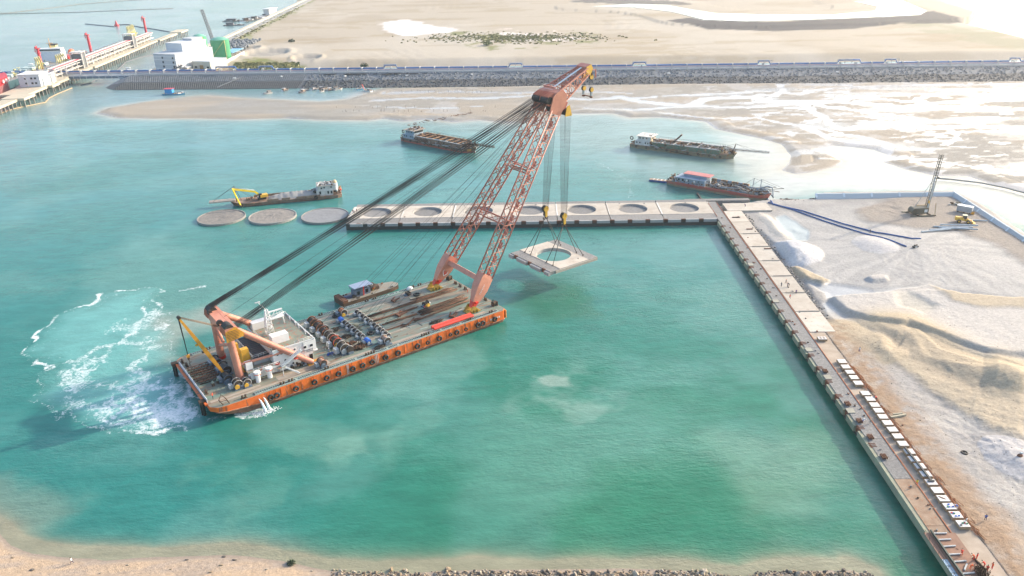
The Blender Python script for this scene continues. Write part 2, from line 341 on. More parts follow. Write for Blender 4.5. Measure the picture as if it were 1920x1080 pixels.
# grey slurry fans, ponds and streams
fanp = P(1712, 468, 2); ang = np.arctan2(Y - fanp.y, X - fanp.x); rad = np.hypot(X - fanp.x, Y - fanp.y)
fn = vnoise(ang * 9 + 3 * (n1 - .5), rad / 28, 140) * .6 + vnoise(ang * 23 + 4 * (n2 - .5), rad / 18, 141) * .4
fk = np.exp(-(rad / 38) ** 2); addz += 2.2 * fk
area([(1470, 400), (1600, 380), (1925, 440), (1990, 600), (1900, 560), (1640, 548), (1560, 535), (1480, 500), (1400, 440)], (.385, .375, .355), 3, .7, w_=.45, amp=8)
fmask = sstep(0, 8, 62 - rad) ; cl = mixc(cl, (.50, .48, .45), fmask * sstep(.48, .62, fn) * .4); cl = mixc(cl, (.34, .335, .325), fmask * sstep(.55, .42, fn) * .0 + fmask * (1 - sstep(.36, .46, fn)) * .3)
addz += fmask * (fn - .5) * .15
area([(1451, 407), (1472, 404), (1494, 416), (1517, 435), (1514, 452), (1494, 452), (1478, 449), (1467, 440), (1458, 430)], (.33, .36, .33), 1, 1, dz=-.2, w_=1.0, amp=2)
area([(1470, 492), (1500, 498), (1560, 532), (1640, 545), (1740, 541), (1900, 560), (1900, 566), (1740, 552), (1640, 556), (1570, 556), (1535, 566), (1560, 600), (1600, 640), (1640, 625), (1585, 590), (1548, 560), (1545, 548), (1500, 512)], (.40, .40, .385), 1.5, 1, dz=-.5, w_=.8, amp=3)
area([(1690, 620), (1720, 625), (1760, 660), (1850, 690), (1925, 722), (1925, 700), (1850, 672), (1790, 655), (1740, 632), (1700, 612)], (.36, .38, .35), 1, 1, dz=-.5, w_=.95, amp=2)
area([(1735, 648), (1800, 680), (1870, 700), (1925, 730), (1925, 695), (1860, 690), (1790, 665)], (.50, .50, .48), 2, .8, w_=.6, amp=4)
# white / tan dunes, each a long low ridge
def dune(line, h, w_, c=None, skew=0.35, z=2, pk=2.0, ck=1.0):
    """line of (px,py) crest; h height; w_ half width; gentle on one side, steep on the other"""
    global addz, cl, wl
    pts = wp(line, z); D, T = segd(X, Y, pts)
    # side of the crest
    i = np.clip(np.floor(T).astype(int), 0, len(pts) - 2); A = np.array(pts)
    ax = A[i]; bx = A[i + 1]; side = np.sign((bx[..., 0] - ax[..., 0]) * (Y - ax[..., 1]) - (bx[..., 1] - ax[..., 1]) * (X - ax[..., 0]))
    W_ = w_ * np.where(side > 0, 1 + skew, 1 - skew) * (.8 + .5 * n1); q = D / W_
    tp = np.clip(np.minimum(T, len(pts) - 1 - T) * 1.6 + .15, 0, 1)
    k = np.exp(-(q ** pk)) * tp; addz += h * k
    if c is not None: cl = mixc(cl, c, np.clip(k * 2.0, 0, 1) * ck)
    wl = wl * (1 - np.clip(k * 2.5, 0, 1))
WT = (.50, .47, .43); TN = (.45, .375, .27); TG = (.36, .305, .235)
area([(1555, 560), (1600, 556), (1670, 548), (1740, 540), (1800, 556), (1925, 565), (1990, 640), (1925, 672), (1850, 662), (1780, 640), (1720, 620), (1640, 610), (1590, 590)], WT, 1.2, 1, dz=1.3, w_=.0, amp=2.5)
area([(1590, 596), (1640, 612), (1700, 618), (1722, 634), (1800, 655), (1760, 640), (1690, 640), (1625, 622)], TG, 2, .7, amp=5, w_=.1)  # shade below the lit bank put into the sand colour
area([(1670, 552), (1700, 552), (1760, 580), (1730, 592), (1690, 580)], (.47, .44, .37), 2, .7, dz=-.9, w_=.3)
area([(1740, 540), (1800, 556), (1925, 566), (1925, 585), (1840, 584), (1780, 574)], TN, 1.5, .9, dz=.5, w_=0)
area([(1565, 618), (1600, 640), (1680, 690), (1760, 750), (1850, 800), (1925, 830), (1925, 700), (1800, 690), (1740, 670), (1725, 645), (1690, 622), (1650, 628), (1620, 640)], TN, 2, .85, dz=.7, w_=0, amp=5)
dune([(1560, 598), (1590, 628), (1630, 650), (1672, 658)], 1.5, 5, TN, .2)
dune([(1668, 658), (1664, 676), (1680, 684)], 1.5, 3, TN, 0)
dune([(1655, 634), (1690, 624), (1722, 640), (1735, 664), (1770, 678), (1830, 704), (1880, 712), (1925, 740)], 1.9, 7, TN, .3)
dune([(1675, 655), (1700, 652), (1735, 668), (1780, 700), (1830, 722), (1860, 735)], -.8, 5.5, TG, .2, ck=.5)
dune([(1840, 705), (1890, 716), (1930, 745)], 1.6, 9, TN, .2)
dune([(1548, 512), (1572, 522), (1592, 528), (1612, 531)], 0, 1, None)
area([(1478, 500), (1497, 503), (1530, 518), (1556, 530), (1540, 534), (1510, 527), (1490, 516)], TN, .8, 1, dz=1.5, w_=0, amp=1)
area([(1622, 526), (1634, 522), (1660, 523), (1664, 531), (1636, 532)], WT, .8, 1, dz=1.0, w_=0, amp=1)
for (a, b, r_, h_, c_) in ((1490, 476, 50, 3.4, (.58, .565, .555)), (1905, 862, 62, 1.4, (.43, .42, .42)), (1640, 466, 40, 1.0, (.52, .50, .48))):
    q = P(a, b, 2); q2 = P(a + r_, b, 2); rr = np.hypot(X - q.x, (Y - q.y) / 1.25) / (q2.x - q.x)
    rr = rr + (fbm(ang * 0 + X, Y, 5, 3, 150) - .5) * .25; k = np.clip(1 - rr, 0, 1)
    k = np.minimum(k * 1.35, 1) ** .8; addz += h_ * (k + (.04 * np.sin(k * 34) * (k < .9) * (k > .05) if h_ > 3 else 0)); cl = mixc(cl, c_, sstep(0, .12, k)); wl = wl * (1 - sstep(0, .2, k))
dune([(1425, 400), (1447, 420), (1458, 436), (1480, 452)], .9, 2.2, (.60, .55, .47), 0)
# wheel tracks, bulldozed rows, rubble strip
tr = np.zeros_like(X)
for k in range(7):
    pts = wp([(1560 + k * 5, 640), (1610 + k * 7, 700), (1680 + k * 8, 770), (1760 + k * 6, 850), (1840 + k * 6, 920), (1900 + k * 8, 990), (1960 + k * 8, 1080)], 2)
    D, T = segd(X, Y, pts); D = D + (n2 - .5) * 2.5; tr -= np.exp(-(D / .7) ** 2) * .45 - .28 * np.exp(-((D - 1.3) / .6) ** 2)
addz += tr * sstep(.3, .5, fbm(X, Y, 30, 2, 160)); cl = mixc(cl, (.36, .30, .24), np.clip(-tr * 1.2, 0, .6))
area([(1580, 660), (1640, 720), (1740, 830), (1800, 900), (1925, 1000), (2100, 1300), (1880, 1300), (1840, 1040), (1760, 900), (1640, 740)], (.37, .29, .22), 3, .75, amp=9, w_=0, seed=171)
area([(1560, 610), (1640, 720), (1700, 800), (1690, 815), (1620, 720), (1545, 640)], (.44, .36, .28), 3, .6, amp=5, w_=0)
rough_ = sdf(X, Y, wp([(1640, 730), (1800, 860), (1925, 960), (2100, 1300), (1850, 1300), (1780, 960)], 2)) > 0
dl2 = sdf(X, Y, wp([(1640, 700), (1925, 720), (2300, 1000), (2200, 1350), (1830, 1350), (1560, 650)], 2))
rk = sstep(-3, 6, dl2); u_ = (X * .86 - Y * .5); v_ = (X * .5 + Y * .86)
addz += rk * ((ridge(u_ / 3.2 + 2 * n2, v_ / 2, 4.5, 3, 180) - .5) * .8 + (n4 - .5) * .45)
area([(1720, 365), (1790, 362), (1925, 450), (1990, 560), (1880, 470), (1800, 440), (1700, 435), (1620, 420), (1600, 395), (1650, 378)], (.285, .25, .215), 3, .9, dz=.5, w_=0.05, amp=6)
addz += sstep(0, 3, sdf(X, Y, wp([(1640, 372), (1720, 372), (1740, 400), (1700, 420), (1650, 410)], 2))) * (ridge((X * .9 + Y * .4) / .35, Y, 9, 2, 190) - .5) * .9
addz += (n2 - .5) * .22 + (ridge(X + 3 * n2, Y, 2.6, 3, 195) - .6) * .30 * sstep(.42, .6, fbm(X, Y, 16, 3, 196))
_ex, _ey = math.cos(R(-1.29)), math.sin(R(-1.29)); qx = (X - 90.415) * _ex + (Y - 323.89) * _ey; qy = -(X - 90.415) * _ey + (Y - 323.89) * _ex
kq = sstep(-92, -104, qy) * sstep(8, 9.8, qx) * (1 - sstep(14, 26 + 6 * n2, qx)); kb_ = sstep(-92, -104, qy) * sstep(8, 9, qx) * (1 - sstep(13, 22, qx + (n2 - .5) * 8))
cl = mixc(cl, (.33, .225, .145), kb_ * .9 * sstep(.3, .6, n4 * .5 + n2 * .5)); wl = wl * (1 - kb_)
SANDH = np.where(dL > 0, zl + addz * sstep(0, 6, dL), -9)
Z = np.where(dL > -8, np.maximum(Z, np.where(dL > 0, SANDH, zl)), Z)
Z = Z * (1 - kq) + kq * (2.93 + (n4 - .5) * .22 + (n2 - .5) * .25)
ml = dL > -8; col = np.where(ml[..., None], cl, col); wet = np.where(ml, wl, wet)
# keep the water area below zero away from everything
Z = np.clip(Z, -4, 12)
ground_cols = np.concatenate([np.clip(col, 0, 1), np.clip(wet, 0, 1)[..., None]], -1)

def ground_material():
    m = bpy.data.materials.new('sand_and_mud'); m.use_nodes = True; n = m.node_tree; N = n.nodes; L_ = n.links; b = N['Principled BSDF']
    at = N.new('ShaderNodeAttribute'); at.attribute_name = 'col'; geo = N.new('ShaderNodeNewGeometry')
    def noise(s, d=6, ro=.6):
        q = N.new('ShaderNodeTexNoise'); q.inputs['Scale'].default_value = s; q.inputs['Detail'].default_value = d; q.inputs['Roughness'].default_value = ro
        L_.new(geo.outputs['Position'], q.inputs['Vector']); return q
    q = noise(1.1, 12, .82); mr = N.new('ShaderNodeMapRange'); mr.inputs[1].default_value = .3; mr.inputs[2].default_value = .7; mr.inputs[3].default_value = .70; mr.inputs[4].default_value = 1.18
    L_.new(q.outputs[0], mr.inputs[0])
    mul = N.new('ShaderNodeVectorMath'); mul.operation = 'SCALE'; L_.new(at.outputs['Color'], mul.inputs[0]); L_.new(mr.outputs[0], mul.inputs['Scale'])
    L_.new(mul.outputs[0], b.inputs['Base Color'])
    # wet sand: a thin film of water makes it smooth
    qq = noise(.35, 5); ad = N.new('ShaderNodeMath'); ad.operation = 'MULTIPLY_ADD'; L_.new(qq.outputs[0], ad.inputs[0]); ad.inputs[1].default_value = .5; ad.inputs[2].default_value = -.25
    sm_ = N.new('ShaderNodeMath'); sm_.operation = 'ADD'; L_.new(at.outputs['Alpha'], sm_.inputs[0]); L_.new(ad.outputs[0], sm_.inputs[1])
    r = N.new('ShaderNodeMapRange'); r.interpolation_type = 'SMOOTHSTEP'; r.inputs[1].default_value = .25; r.inputs[2].default_value = .85; r.inputs[3].default_value = .92; r.inputs[4].default_value = .16; L_.new(sm_.outputs[0], r.inputs[0]); L_.new(r.outputs[0], b.inputs['Roughness'])
    sp = N.new('ShaderNodeMapRange'); sp.inputs[1].default_value = .2; sp.inputs[2].default_value = .8; sp.inputs[3].default_value = .15; sp.inputs[4].default_value = .5; L_.new(sm_.outputs[0], sp.inputs[0]); L_.new(sp.outputs[0], b.inputs['Specular IOR Level'])
    qb = noise(.8, 12, .74); bs = N.new('ShaderNodeMapRange'); bs.inputs[1].default_value = .2; bs.inputs[2].default_value = .8; bs.inputs[3].default_value = .75; bs.inputs[4].default_value = .06; L_.new(sm_.outputs[0], bs.inputs[0])
    bp = N.new('ShaderNodeBump'); bp.inputs['Distance'].default_value = .5; L_.new(bs.outputs[0], bp.inputs['Strength']); L_.new(qb.outputs[0], bp.inputs['Height']); L_.new(bp.outputs[0], b.inputs['Normal'])
    return m
ground = grid_mesh('ground', X, Y, Z, {'col': ground_cols}, ground_material()); ground['kind'] = 'structure'

_rows = Y[:, 0]; _desc = _rows[5] > _rows[20]
def ground_z(x, y):
    """height of the finished ground under a point"""
    r = int(np.clip(np.searchsorted(-_rows, -y), 0, len(_rows) - 1)) if _desc else int(np.clip(np.searchsorted(_rows, y), 0, len(_rows) - 1))
    c = int(np.argmin(np.abs(X[r] - x))); return float(max(Z[r, c], 0.0))
def G(px, py, z0=2.0):
    p = P(px, py, z0)
    for _ in range(3): p = P(px, py, ground_z(p.x, p.y))
    return p

# ---------------------------------------------------------------- water
WX, WY = fan(520, 680, 50, 4.2, .76)
def wsdf(p): return sdf(WX, WY, p)
wB, wS, wF = wsdf(BEACH), wsdf(BAR), wsdf(FAR)
q1 = fbm(WX, WY, 34, 5, 201); q2 = fbm(WX, WY, 110, 4, 205); q3 = fbm(WX + 12 * q1, WY + 12 * q1, 12, 4, 209)
near = 1 - sstep(120, 330, WY)
wc = np.zeros(WX.shape + (3,)) + np.array([.026, .170, .145])
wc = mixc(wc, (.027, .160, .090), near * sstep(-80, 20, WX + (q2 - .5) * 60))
wc = mixc(wc, (.10, .245, .24), sstep(250, 520, WY) * .85); wc = mixc(wc, (.27, .34, .35), sstep(430, 1000, WY) * .8)  # distant sheen and haze put into the albedo, paler with range
wc = mixc(wc, (.12, .27, .235), sstep(.5, .68, q1) * .32)                      # paler silt clouds
wc = mixc(wc, (.022, .15, .105), sstep(.52, .66, q2) * .35)
def wblob(pts, soft, amp, sc=20, seed=300): return sstep(-soft, soft, wsdf(wp(pts)) + (fbm(WX, WY, sc, 4, seed) - .5) * amp)
def silt_and_reflection(pts, c, soft, amp, k, sc=20, seed=300):
    global wc; wc = mixc(wc, c, wblob(pts, soft, amp, sc, seed) * k)
silt_and_reflection([(640, 180), (1000, 170), (1240, 228), (1340, 250), (1480, 340), (1440, 372), (1200, 330), (1000, 250), (700, 240)], (.27, .31, .28), 30, 40, .45)
silt_and_reflection([(1340, 250), (1500, 262), (1760, 300), (1920, 340), (1920, 420), (1790, 358), (1530, 360), (1440, 376), (1400, 330)], (.42, .41, .36), 12, 14, .85)
silt_and_reflection([(0, 60), (330, 90), (400, 168), (700, 172), (640, 200), (200, 200), (0, 240)], (.17, .25, .26), 25, 30, .5)
silt_and_reflection([(690, 168), (1000, 165), (1000, 200), (600, 200)], (.36, .34, .31), 10, 14, .7)
silt_and_reflection([(700, 640), (840, 640), (900, 690), (800, 750), (690, 740)], (.17, .33, .28), 6, 30, .38, 14, 311)
silt_and_reflection([(960, 700), (1070, 700), (1160, 770), (1080, 790), (970, 740)], (.20, .34, .28), 4, 30, .32, 10, 312)
silt_and_reflection([(880, 760), (1300, 700), (1340, 860), (1150, 960), (900, 900)], (.12, .28, .21), 12, 50, .25, 24, 313)
silt_and_reflection([(1370, 820), (1540, 840), (1600, 930), (1420, 950)], (.19, .30, .22), 8, 30, .38, 20, 314)
silt_and_reflection([(520, 800), (760, 790), (800, 830), (620, 870)], (.17, .32, .25), 5, 30, .30, 12, 315)
silt_and_reflection([(250, 430), (640, 560), (620, 590), (330, 620), (120, 600)], (.15, .30, .26), 10, 26, .42, 20, 316)
silt_and_reflection([(270, 600), (420, 560), (460, 600), (340, 640), (330, 680), (260, 660)], (.32, .33, .27), 6, 22, .6, 14, 317)
silt_and_reflection([(1004, 706), (1035, 702), (1064, 708), (1066, 722), (1030, 727), (1008, 720)], (.30, .38, .32), 1, 4, .55, 4, 321)
silt_and_reflection([(700, 810), (740, 805), (730, 840)], (.16, .32, .25), 3, 10, .25, 6, 322)
silt_and_reflection([(600, 835), (660, 815), (700, 850), (640, 860)], (.18, .33, .26), 2, 12, .4, 7, 323)
silt_and_reflection([(1000, 740), (1080, 760), (1170, 770), (1100, 785)], (.22, .34, .28), 2, 14, .4, 7, 324)
silt_and_reflection([(330, 900), (480, 860), (560, 910), (470, 960)], (.13, .28, .21), 4, 26, .22, 8, 325)
silt_and_reflection([(980, 530), (1080, 540), (1120, 590), (1040, 610), (960, 570)], (.035, .13, .07), 3, 14, .55, 9, 318)  # algae green and the hanging slab's reflection put into the water colour
silt_and_reflection([(0, 905), (60, 918), (140, 960), (60, 990), (-200, 960), (-200, 880)], (.32, .30, .22), 6, 14, .28, 14, 319)
sh = np.exp(-np.maximum(-wB - 3 + (q3 - .5) * 3, 0) / 1.8); lx = sstep(40, 20, WX) * 1.0
sh2 = sstep(5.5, 3, -wB + (q3 - .5) * 4 + sstep(0, 50, WX) * 1)
wc = mixc(wc, (.27, .25, .17), np.clip(np.maximum(sh * .9, sh2 * .62), 0, 1))
she = np.exp(-np.maximum(-wS, 0) / 7); wc = mixc(wc, (.40, .38, .31), np.clip(she, 0, 1) * .75)
wc = mixc(wc, (.42, .36, .26), np.exp(-np.maximum(-wS, 0) / 2.5) * .8)
# foam thrown out by the barge's stern thrusters
foam = np.zeros_like(WX)
FO = [(430, 770), (400, 790), (310, 812), (200, 800), (150, 786), (105, 768), (45, 752), (62, 738), (95, 715), (72, 700), (92, 686), (58, 668), (50, 660), (75, 640), (66, 620), (105, 600), (112, 585), (165, 572), (182, 555), (250, 545), (300, 530), (300, 600), (330, 640), (322, 690), (395, 775)]
dFo = wsdf(wp(FO)); rag = (fbm(WX, WY, 7, 4, 320) - .5) * 9
fil = np.abs(ridge(WX + 9 * q3, WY + 9 * q1, 9, 4, 330)); fil2 = ridge(WX + 5 * q3, WY - 6 * q3, 3.6, 3, 335)
rim = np.exp(-((dFo + rag) / .95) ** 2) * (.40 + .55 * sstep(.36, .66, fbm(WX, WY, 9, 3, 341))) + .40 * np.exp(-((dFo + rag - 3.0) / 3.0) ** 2) * sstep(.35, .6, fil2)
src = P(395, 775, 0); rs = np.hypot(WX - src.x, WY - src.y)
core = wblob([(400, 778), (330, 806), (200, 790), (150, 765), (190, 730), (260, 700), (330, 710)], 3, 13, 10, 343)
tail = wblob([(130, 770), (110, 660), (200, 610), (300, 570), (320, 640), (330, 700), (300, 780)], 6, 20, 12, 344)
foam = np.maximum(foam, rim * .95 * (1 - sstep(-75, -62, WX + (WY - 240) * .35)))
foam = np.maximum(foam, core * np.maximum(.30 + .45 * sstep(.55, .85, fil), .28 + .45 * sstep(.5, .85, fil2)) * (1.3 - rs / 110))
foam = np.maximum(foam, tail * (.28 + .42 * sstep(.55, .85, fil)))
foam = np.maximum(foam, core * np.exp(-(rs / 30) ** 2) * (.62 + .3 * sstep(.4, .7, fil2)))
wc = np.where((dFo > -1)[..., None], mixc(wc, (.15, .38, .35), np.clip(sstep(-3, 9, dFo + rag) * .72 + core * .28, 0, 1)), wc)
dF2 = wsdf(wp([(435, 772), (470, 766), (500, 764), (505, 772), (495, 781), (465, 787), (440, 784)])); foam = np.maximum(foam, sstep(-1, .6, dF2 + (q3 - .5) * 2) * .75)
for (pts, k) in (([(1115, 300), (1180, 340), (1185, 372), (1215, 386)], .5), ([(1000, 250), (1060, 300), (1140, 330)], .3), ([(260, 610), (275, 590), (268, 575)], .8), ([(340, 545), (380, 538)], .7), ([(730, 225), (722, 240), (738, 250)], .5), ([(500, 395), (590, 392), (640, 385)], .45)):
    D, _ = segd(WX, WY, wp(pts)); D = D + (q3 - .5) * 4; foam = np.maximum(foam, np.exp(-(D / 1.4) ** 2) * k)
SLAB_PIX = None
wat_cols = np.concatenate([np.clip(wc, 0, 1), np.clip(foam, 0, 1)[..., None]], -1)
def water_material():
    m = bpy.data.materials.new('turbid_sea_water'); m.use_nodes = True; n = m.node_tree; N = n.nodes; L_ = n.links; b = N['Principled BSDF']
    at = N.new('ShaderNodeAttribute'); at.attribute_name = 'col'; geo = N.new('ShaderNodeNewGeometry')
    def noise(s, d=4, ro=.55, st=(1, 1, 1), rz=0, dist=0):
        mp = N.new('ShaderNodeMapping'); mp.inputs['Scale'].default_value = st; mp.inputs['Rotation'].default_value = (0, 0, rz)
        L_.new(geo.outputs['Position'], mp.inputs[0]); q = N.new('ShaderNodeTexNoise'); q.inputs['Scale'].default_value = s
        q.inputs['Detail'].default_value = d; q.inputs['Roughness'].default_value = ro; q.inputs['Distortion'].default_value = dist; L_.new(mp.outputs[0], q.inputs['Vector']); return q
    # foam breaks up into fine lace
    fq = noise(.7, 9, .78, dist=1.2); t = N.new('ShaderNodeMath'); t.operation = 'SUBTRACT'; t.inputs[0].default_value = 1.714; L_.new(at.outputs['Alpha'], t.inputs[1])
    t2 = N.new('ShaderNodeMath'); t2.operation = 'MULTIPLY'; L_.new(t.outputs[0], t2.inputs[0]); t2.inputs[1].default_value = .42
    df = N.new('ShaderNodeMath'); df.operation = 'SUBTRACT'; L_.new(fq.outputs[0], df.inputs[0]); L_.new(t2.outputs[0], df.inputs[1])
    fr = N.new('ShaderNodeMapRange'); fr.inputs[1].default_value = 0; fr.inputs[2].default_value = .20; L_.new(df.outputs[0], fr.inputs[0])
    mu = noise(.09, 8, .68, (1, 2.6, 1), R(-20)); mr = N.new('ShaderNodeMapRange'); mr.inputs[1].default_value = .3; mr.inputs[2].default_value = .7; mr.inputs[3].default_value = .82; mr.inputs[4].default_value = 1.18; L_.new(mu.outputs[0], mr.inputs[0])
    sc = N.new('ShaderNodeVectorMath'); sc.operation = 'SCALE'; L_.new(at.outputs['Color'], sc.inputs[0]); L_.new(mr.outputs[0], sc.inputs['Scale'])
    mx = N.new('ShaderNodeMix'); mx.data_type = 'RGBA'; L_.new(fr.outputs[0], mx.inputs[0]); L_.new(sc.outputs[0], mx.inputs[6]); mx.inputs[7].default_value = (.78, .82, .82, 1)
    L_.new(mx.outputs[2], b.inputs['Base Color']); b.inputs['IOR'].default_value = 1.33; 
    rr = N.new('ShaderNodeMapRange'); L_.new(fr.outputs[0], rr.inputs[0]); rr.inputs[3].default_value = .17; rr.inputs[4].default_value = .8; L_.new(rr.outputs[0], b.inputs['Roughness'])
    w1 = noise(.55, 3, .55, (1, 2.2, 1), R(-24)); w2 = noise(1.8, 4, .6, (1, 1.8, 1), R(20)); w3 = noise(.16, 3, .6, (1, 2.6, 1), R(-18))
    a1 = N.new('ShaderNodeMath'); a1.operation = 'MULTIPLY_ADD'; L_.new(w1.outputs[0], a1.inputs[0]); a1.inputs[1].default_value = 1.0
    a2 = N.new('ShaderNodeMath'); a2.operation = 'MULTIPLY_ADD'; L_.new(w2.outputs[0], a2.inputs[0]); a2.inputs[1].default_value = .35; L_.new(w3.outputs[0], a2.inputs[2]); L_.new(a2.outputs[0], a1.inputs[2])
    wd = noise(.012, 4, .6, (1, 1.8, 1), R(-20)); ws_ = N.new('ShaderNodeMapRange'); ws_.inputs[1].default_value = .38; ws_.inputs[2].default_value = .62; ws_.inputs[3].default_value = .10; ws_.inputs[4].default_value = .42; L_.new(wd.outputs[0], ws_.inputs[0])
    bp = N.new('ShaderNodeBump'); L_.new(ws_.outputs[0], bp.inputs['Strength']); bp.inputs['Distance'].default_value = .5; L_.new(a1.outputs[0], bp.inputs['Height']); L_.new(bp.outputs[0], b.inputs['Normal'])
    return m
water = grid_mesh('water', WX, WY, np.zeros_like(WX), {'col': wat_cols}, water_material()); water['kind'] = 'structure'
# ---------------------------------------------------------------- haze
def haze_box():
    mb = MB(); m = bpy.data.materials.new('sea_haze'); m.use_nodes = True; n = m.node_tree; n.nodes.remove(n.nodes['Principled BSDF'])
    v = n.nodes.new('ShaderNodeVolumePrincipled'); v.inputs['Density'].default_value = HAZE; v.inputs['Color'].default_value = (.93, .96, 1, 1); v.inputs['Anisotropy'].default_value = .72
    n.links.new(v.outputs[0], n.nodes['Material Output'].inputs['Volume'])
    mb.box((0, 7300, 58.5), (30000 * 4.2, 15500, 127), m); o = mb.build('haze'); o['kind'] = 'stuff'
def lagoon():
    m = bpy.data.materials.new('lagoon_water'); m.use_nodes = True; b = m.node_tree.nodes['Principled BSDF']; b.inputs['Base Color'].default_value = (.34, .37, .37, 1); b.inputs['Roughness'].default_value = .07; b.inputs['IOR'].default_value = 1.33
    mb = MB(); mb.raw([P(x, y, 6.6) for x, y in POOL], [tuple(range(len(POOL)))], m); o = mb.build('lagoon'); o['kind'] = 'structure'
lagoon()
HAZE = 0.0001
haze_box()
# ================================================================ FLOATING CRANE
M_OR = mat('orange_hull_paint', (.80, .17, .025), .45, c2=(.62, .12, .03), sc=.25, amt=.7, c3=(.30, .11, .06), amt3=.34, sc3=.9, stretch=(1, 1, .2))
M_HULLD = mat('hull_bottom_dark', (.10, .05, .035), .7, c2=(.28, .16, .10), sc=.6, amt=.8)
M_DECK = mat('deck_green_grey', (.135, .225, .19), .6, c2=(.27, .205, .145), sc=.16, amt=.9, c3=(.22, .13, .08), amt3=.42, sc3=.5, stretch=(.35, 2.2, 1), bump=.1)
M_SALM = mat('salmon_crane_paint', (.62, .27, .18), .55, c2=(.46, .17, .115), sc=.35, amt=.8, c3=(.30, .11, .07), amt3=.24, sc3=1.2)
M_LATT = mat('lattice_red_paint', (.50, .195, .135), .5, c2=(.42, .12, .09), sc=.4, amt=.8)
M_RED = mat('bright_red_paint', (.70, .05, .03), .45, c2=(.5, .04, .03))
M_YEL = mat('yellow_paint', (.72, .42, .045), .5, c2=(.55, .30, .04), sc=.8, amt=.6, c3=(.25, .13, .05), amt3=.2, sc3=1.5)
M_OLY = mat('olive_yellow_bracket', (.42, .29, .045), .6, c2=(.28, .17, .04), sc=1, amt=.8)
M_OYEL = mat('orange_yellow_paint', (.72, .33, .03), .5, c2=(.50, .22, .03), sc=.9, amt=.8, c3=(.2, .1, .05), amt3=.25, sc3=1.5)
M_BLK = mat('black_rubber', (.022, .021, .021), .7, c2=(.05, .045, .04), sc=3, amt=.8)
M_CAB = mat('wire_rope_dark', (.035, .034, .032), .6)
M_WHT = mat('white_marine_paint', (.78, .78, .77), .4, c2=(.66, .66, .64), sc=.5, amt=.5, c3=(.45, .30, .2), amt3=.07, sc3=1.5)
M_RAIL = mat('pale_rail_paint', (.68, .70, .69), .5)
M_ROOFG = mat('green_grey_roof', (.24, .265, .20), .65, c2=(.20, .21, .16), sc=.4, amt=.8, c3=(.42, .10, .05), amt3=.40, sc3=.9)
M_WIN = mat('dark_window', (.02, .025, .03), .15)
M_RUST = mat('rusty_steel', (.20, .085, .045), .8, c2=(.10, .045, .03), sc=1.2, amt=.9, c3=(.33, .15, .07), amt3=.3, sc3=3, bump=.2)
M_DRUST = mat('dark_rusty_rope', (.050, .034, .025), .9, c2=(.12, .07, .042), sc=1.0, amt=.9, bump=.6, bsc=3, stretch=(.3, 3, 1))
M_GRYM = mat('grey_machine_paint', (.42, .45, .46), .45, c2=(.30, .32, .33), sc=1.5, amt=.7, c3=(.22, .14, .09), amt3=.15, sc3=2)
M_BGRY = mat('blue_grey_machine', (.13, .18, .23), .5, c2=(.08, .10, .13), sc=1.5, amt=.7)
M_DRUM = mat('drum_rope_dark', (.055, .042, .034), .7, c2=(.03, .026, .024), sc=2, amt=.8)
M_BLUE = mat('bright_blue_paint', (.03, .14, .55), .45)
M_TEALD = mat('dark_grill', (.03, .035, .04), .6)

BANG = math.atan2(.59220181, .80578968); BL, BW, BZ = 97.65, 36.3, 4.2
BO = Vector((-80.723, 177.700, 0))
def BM(x, y, z=BZ): return BO + Vector((x * math.cos(BANG) - y * math.sin(BANG), x * math.sin(BANG) + y * math.cos(BANG), z))
barge = thing('floating_crane', 'huge salmon-red sheerleg crane barge with an orange hull at the centre of the basin', 'crane barge', BO, BANG)

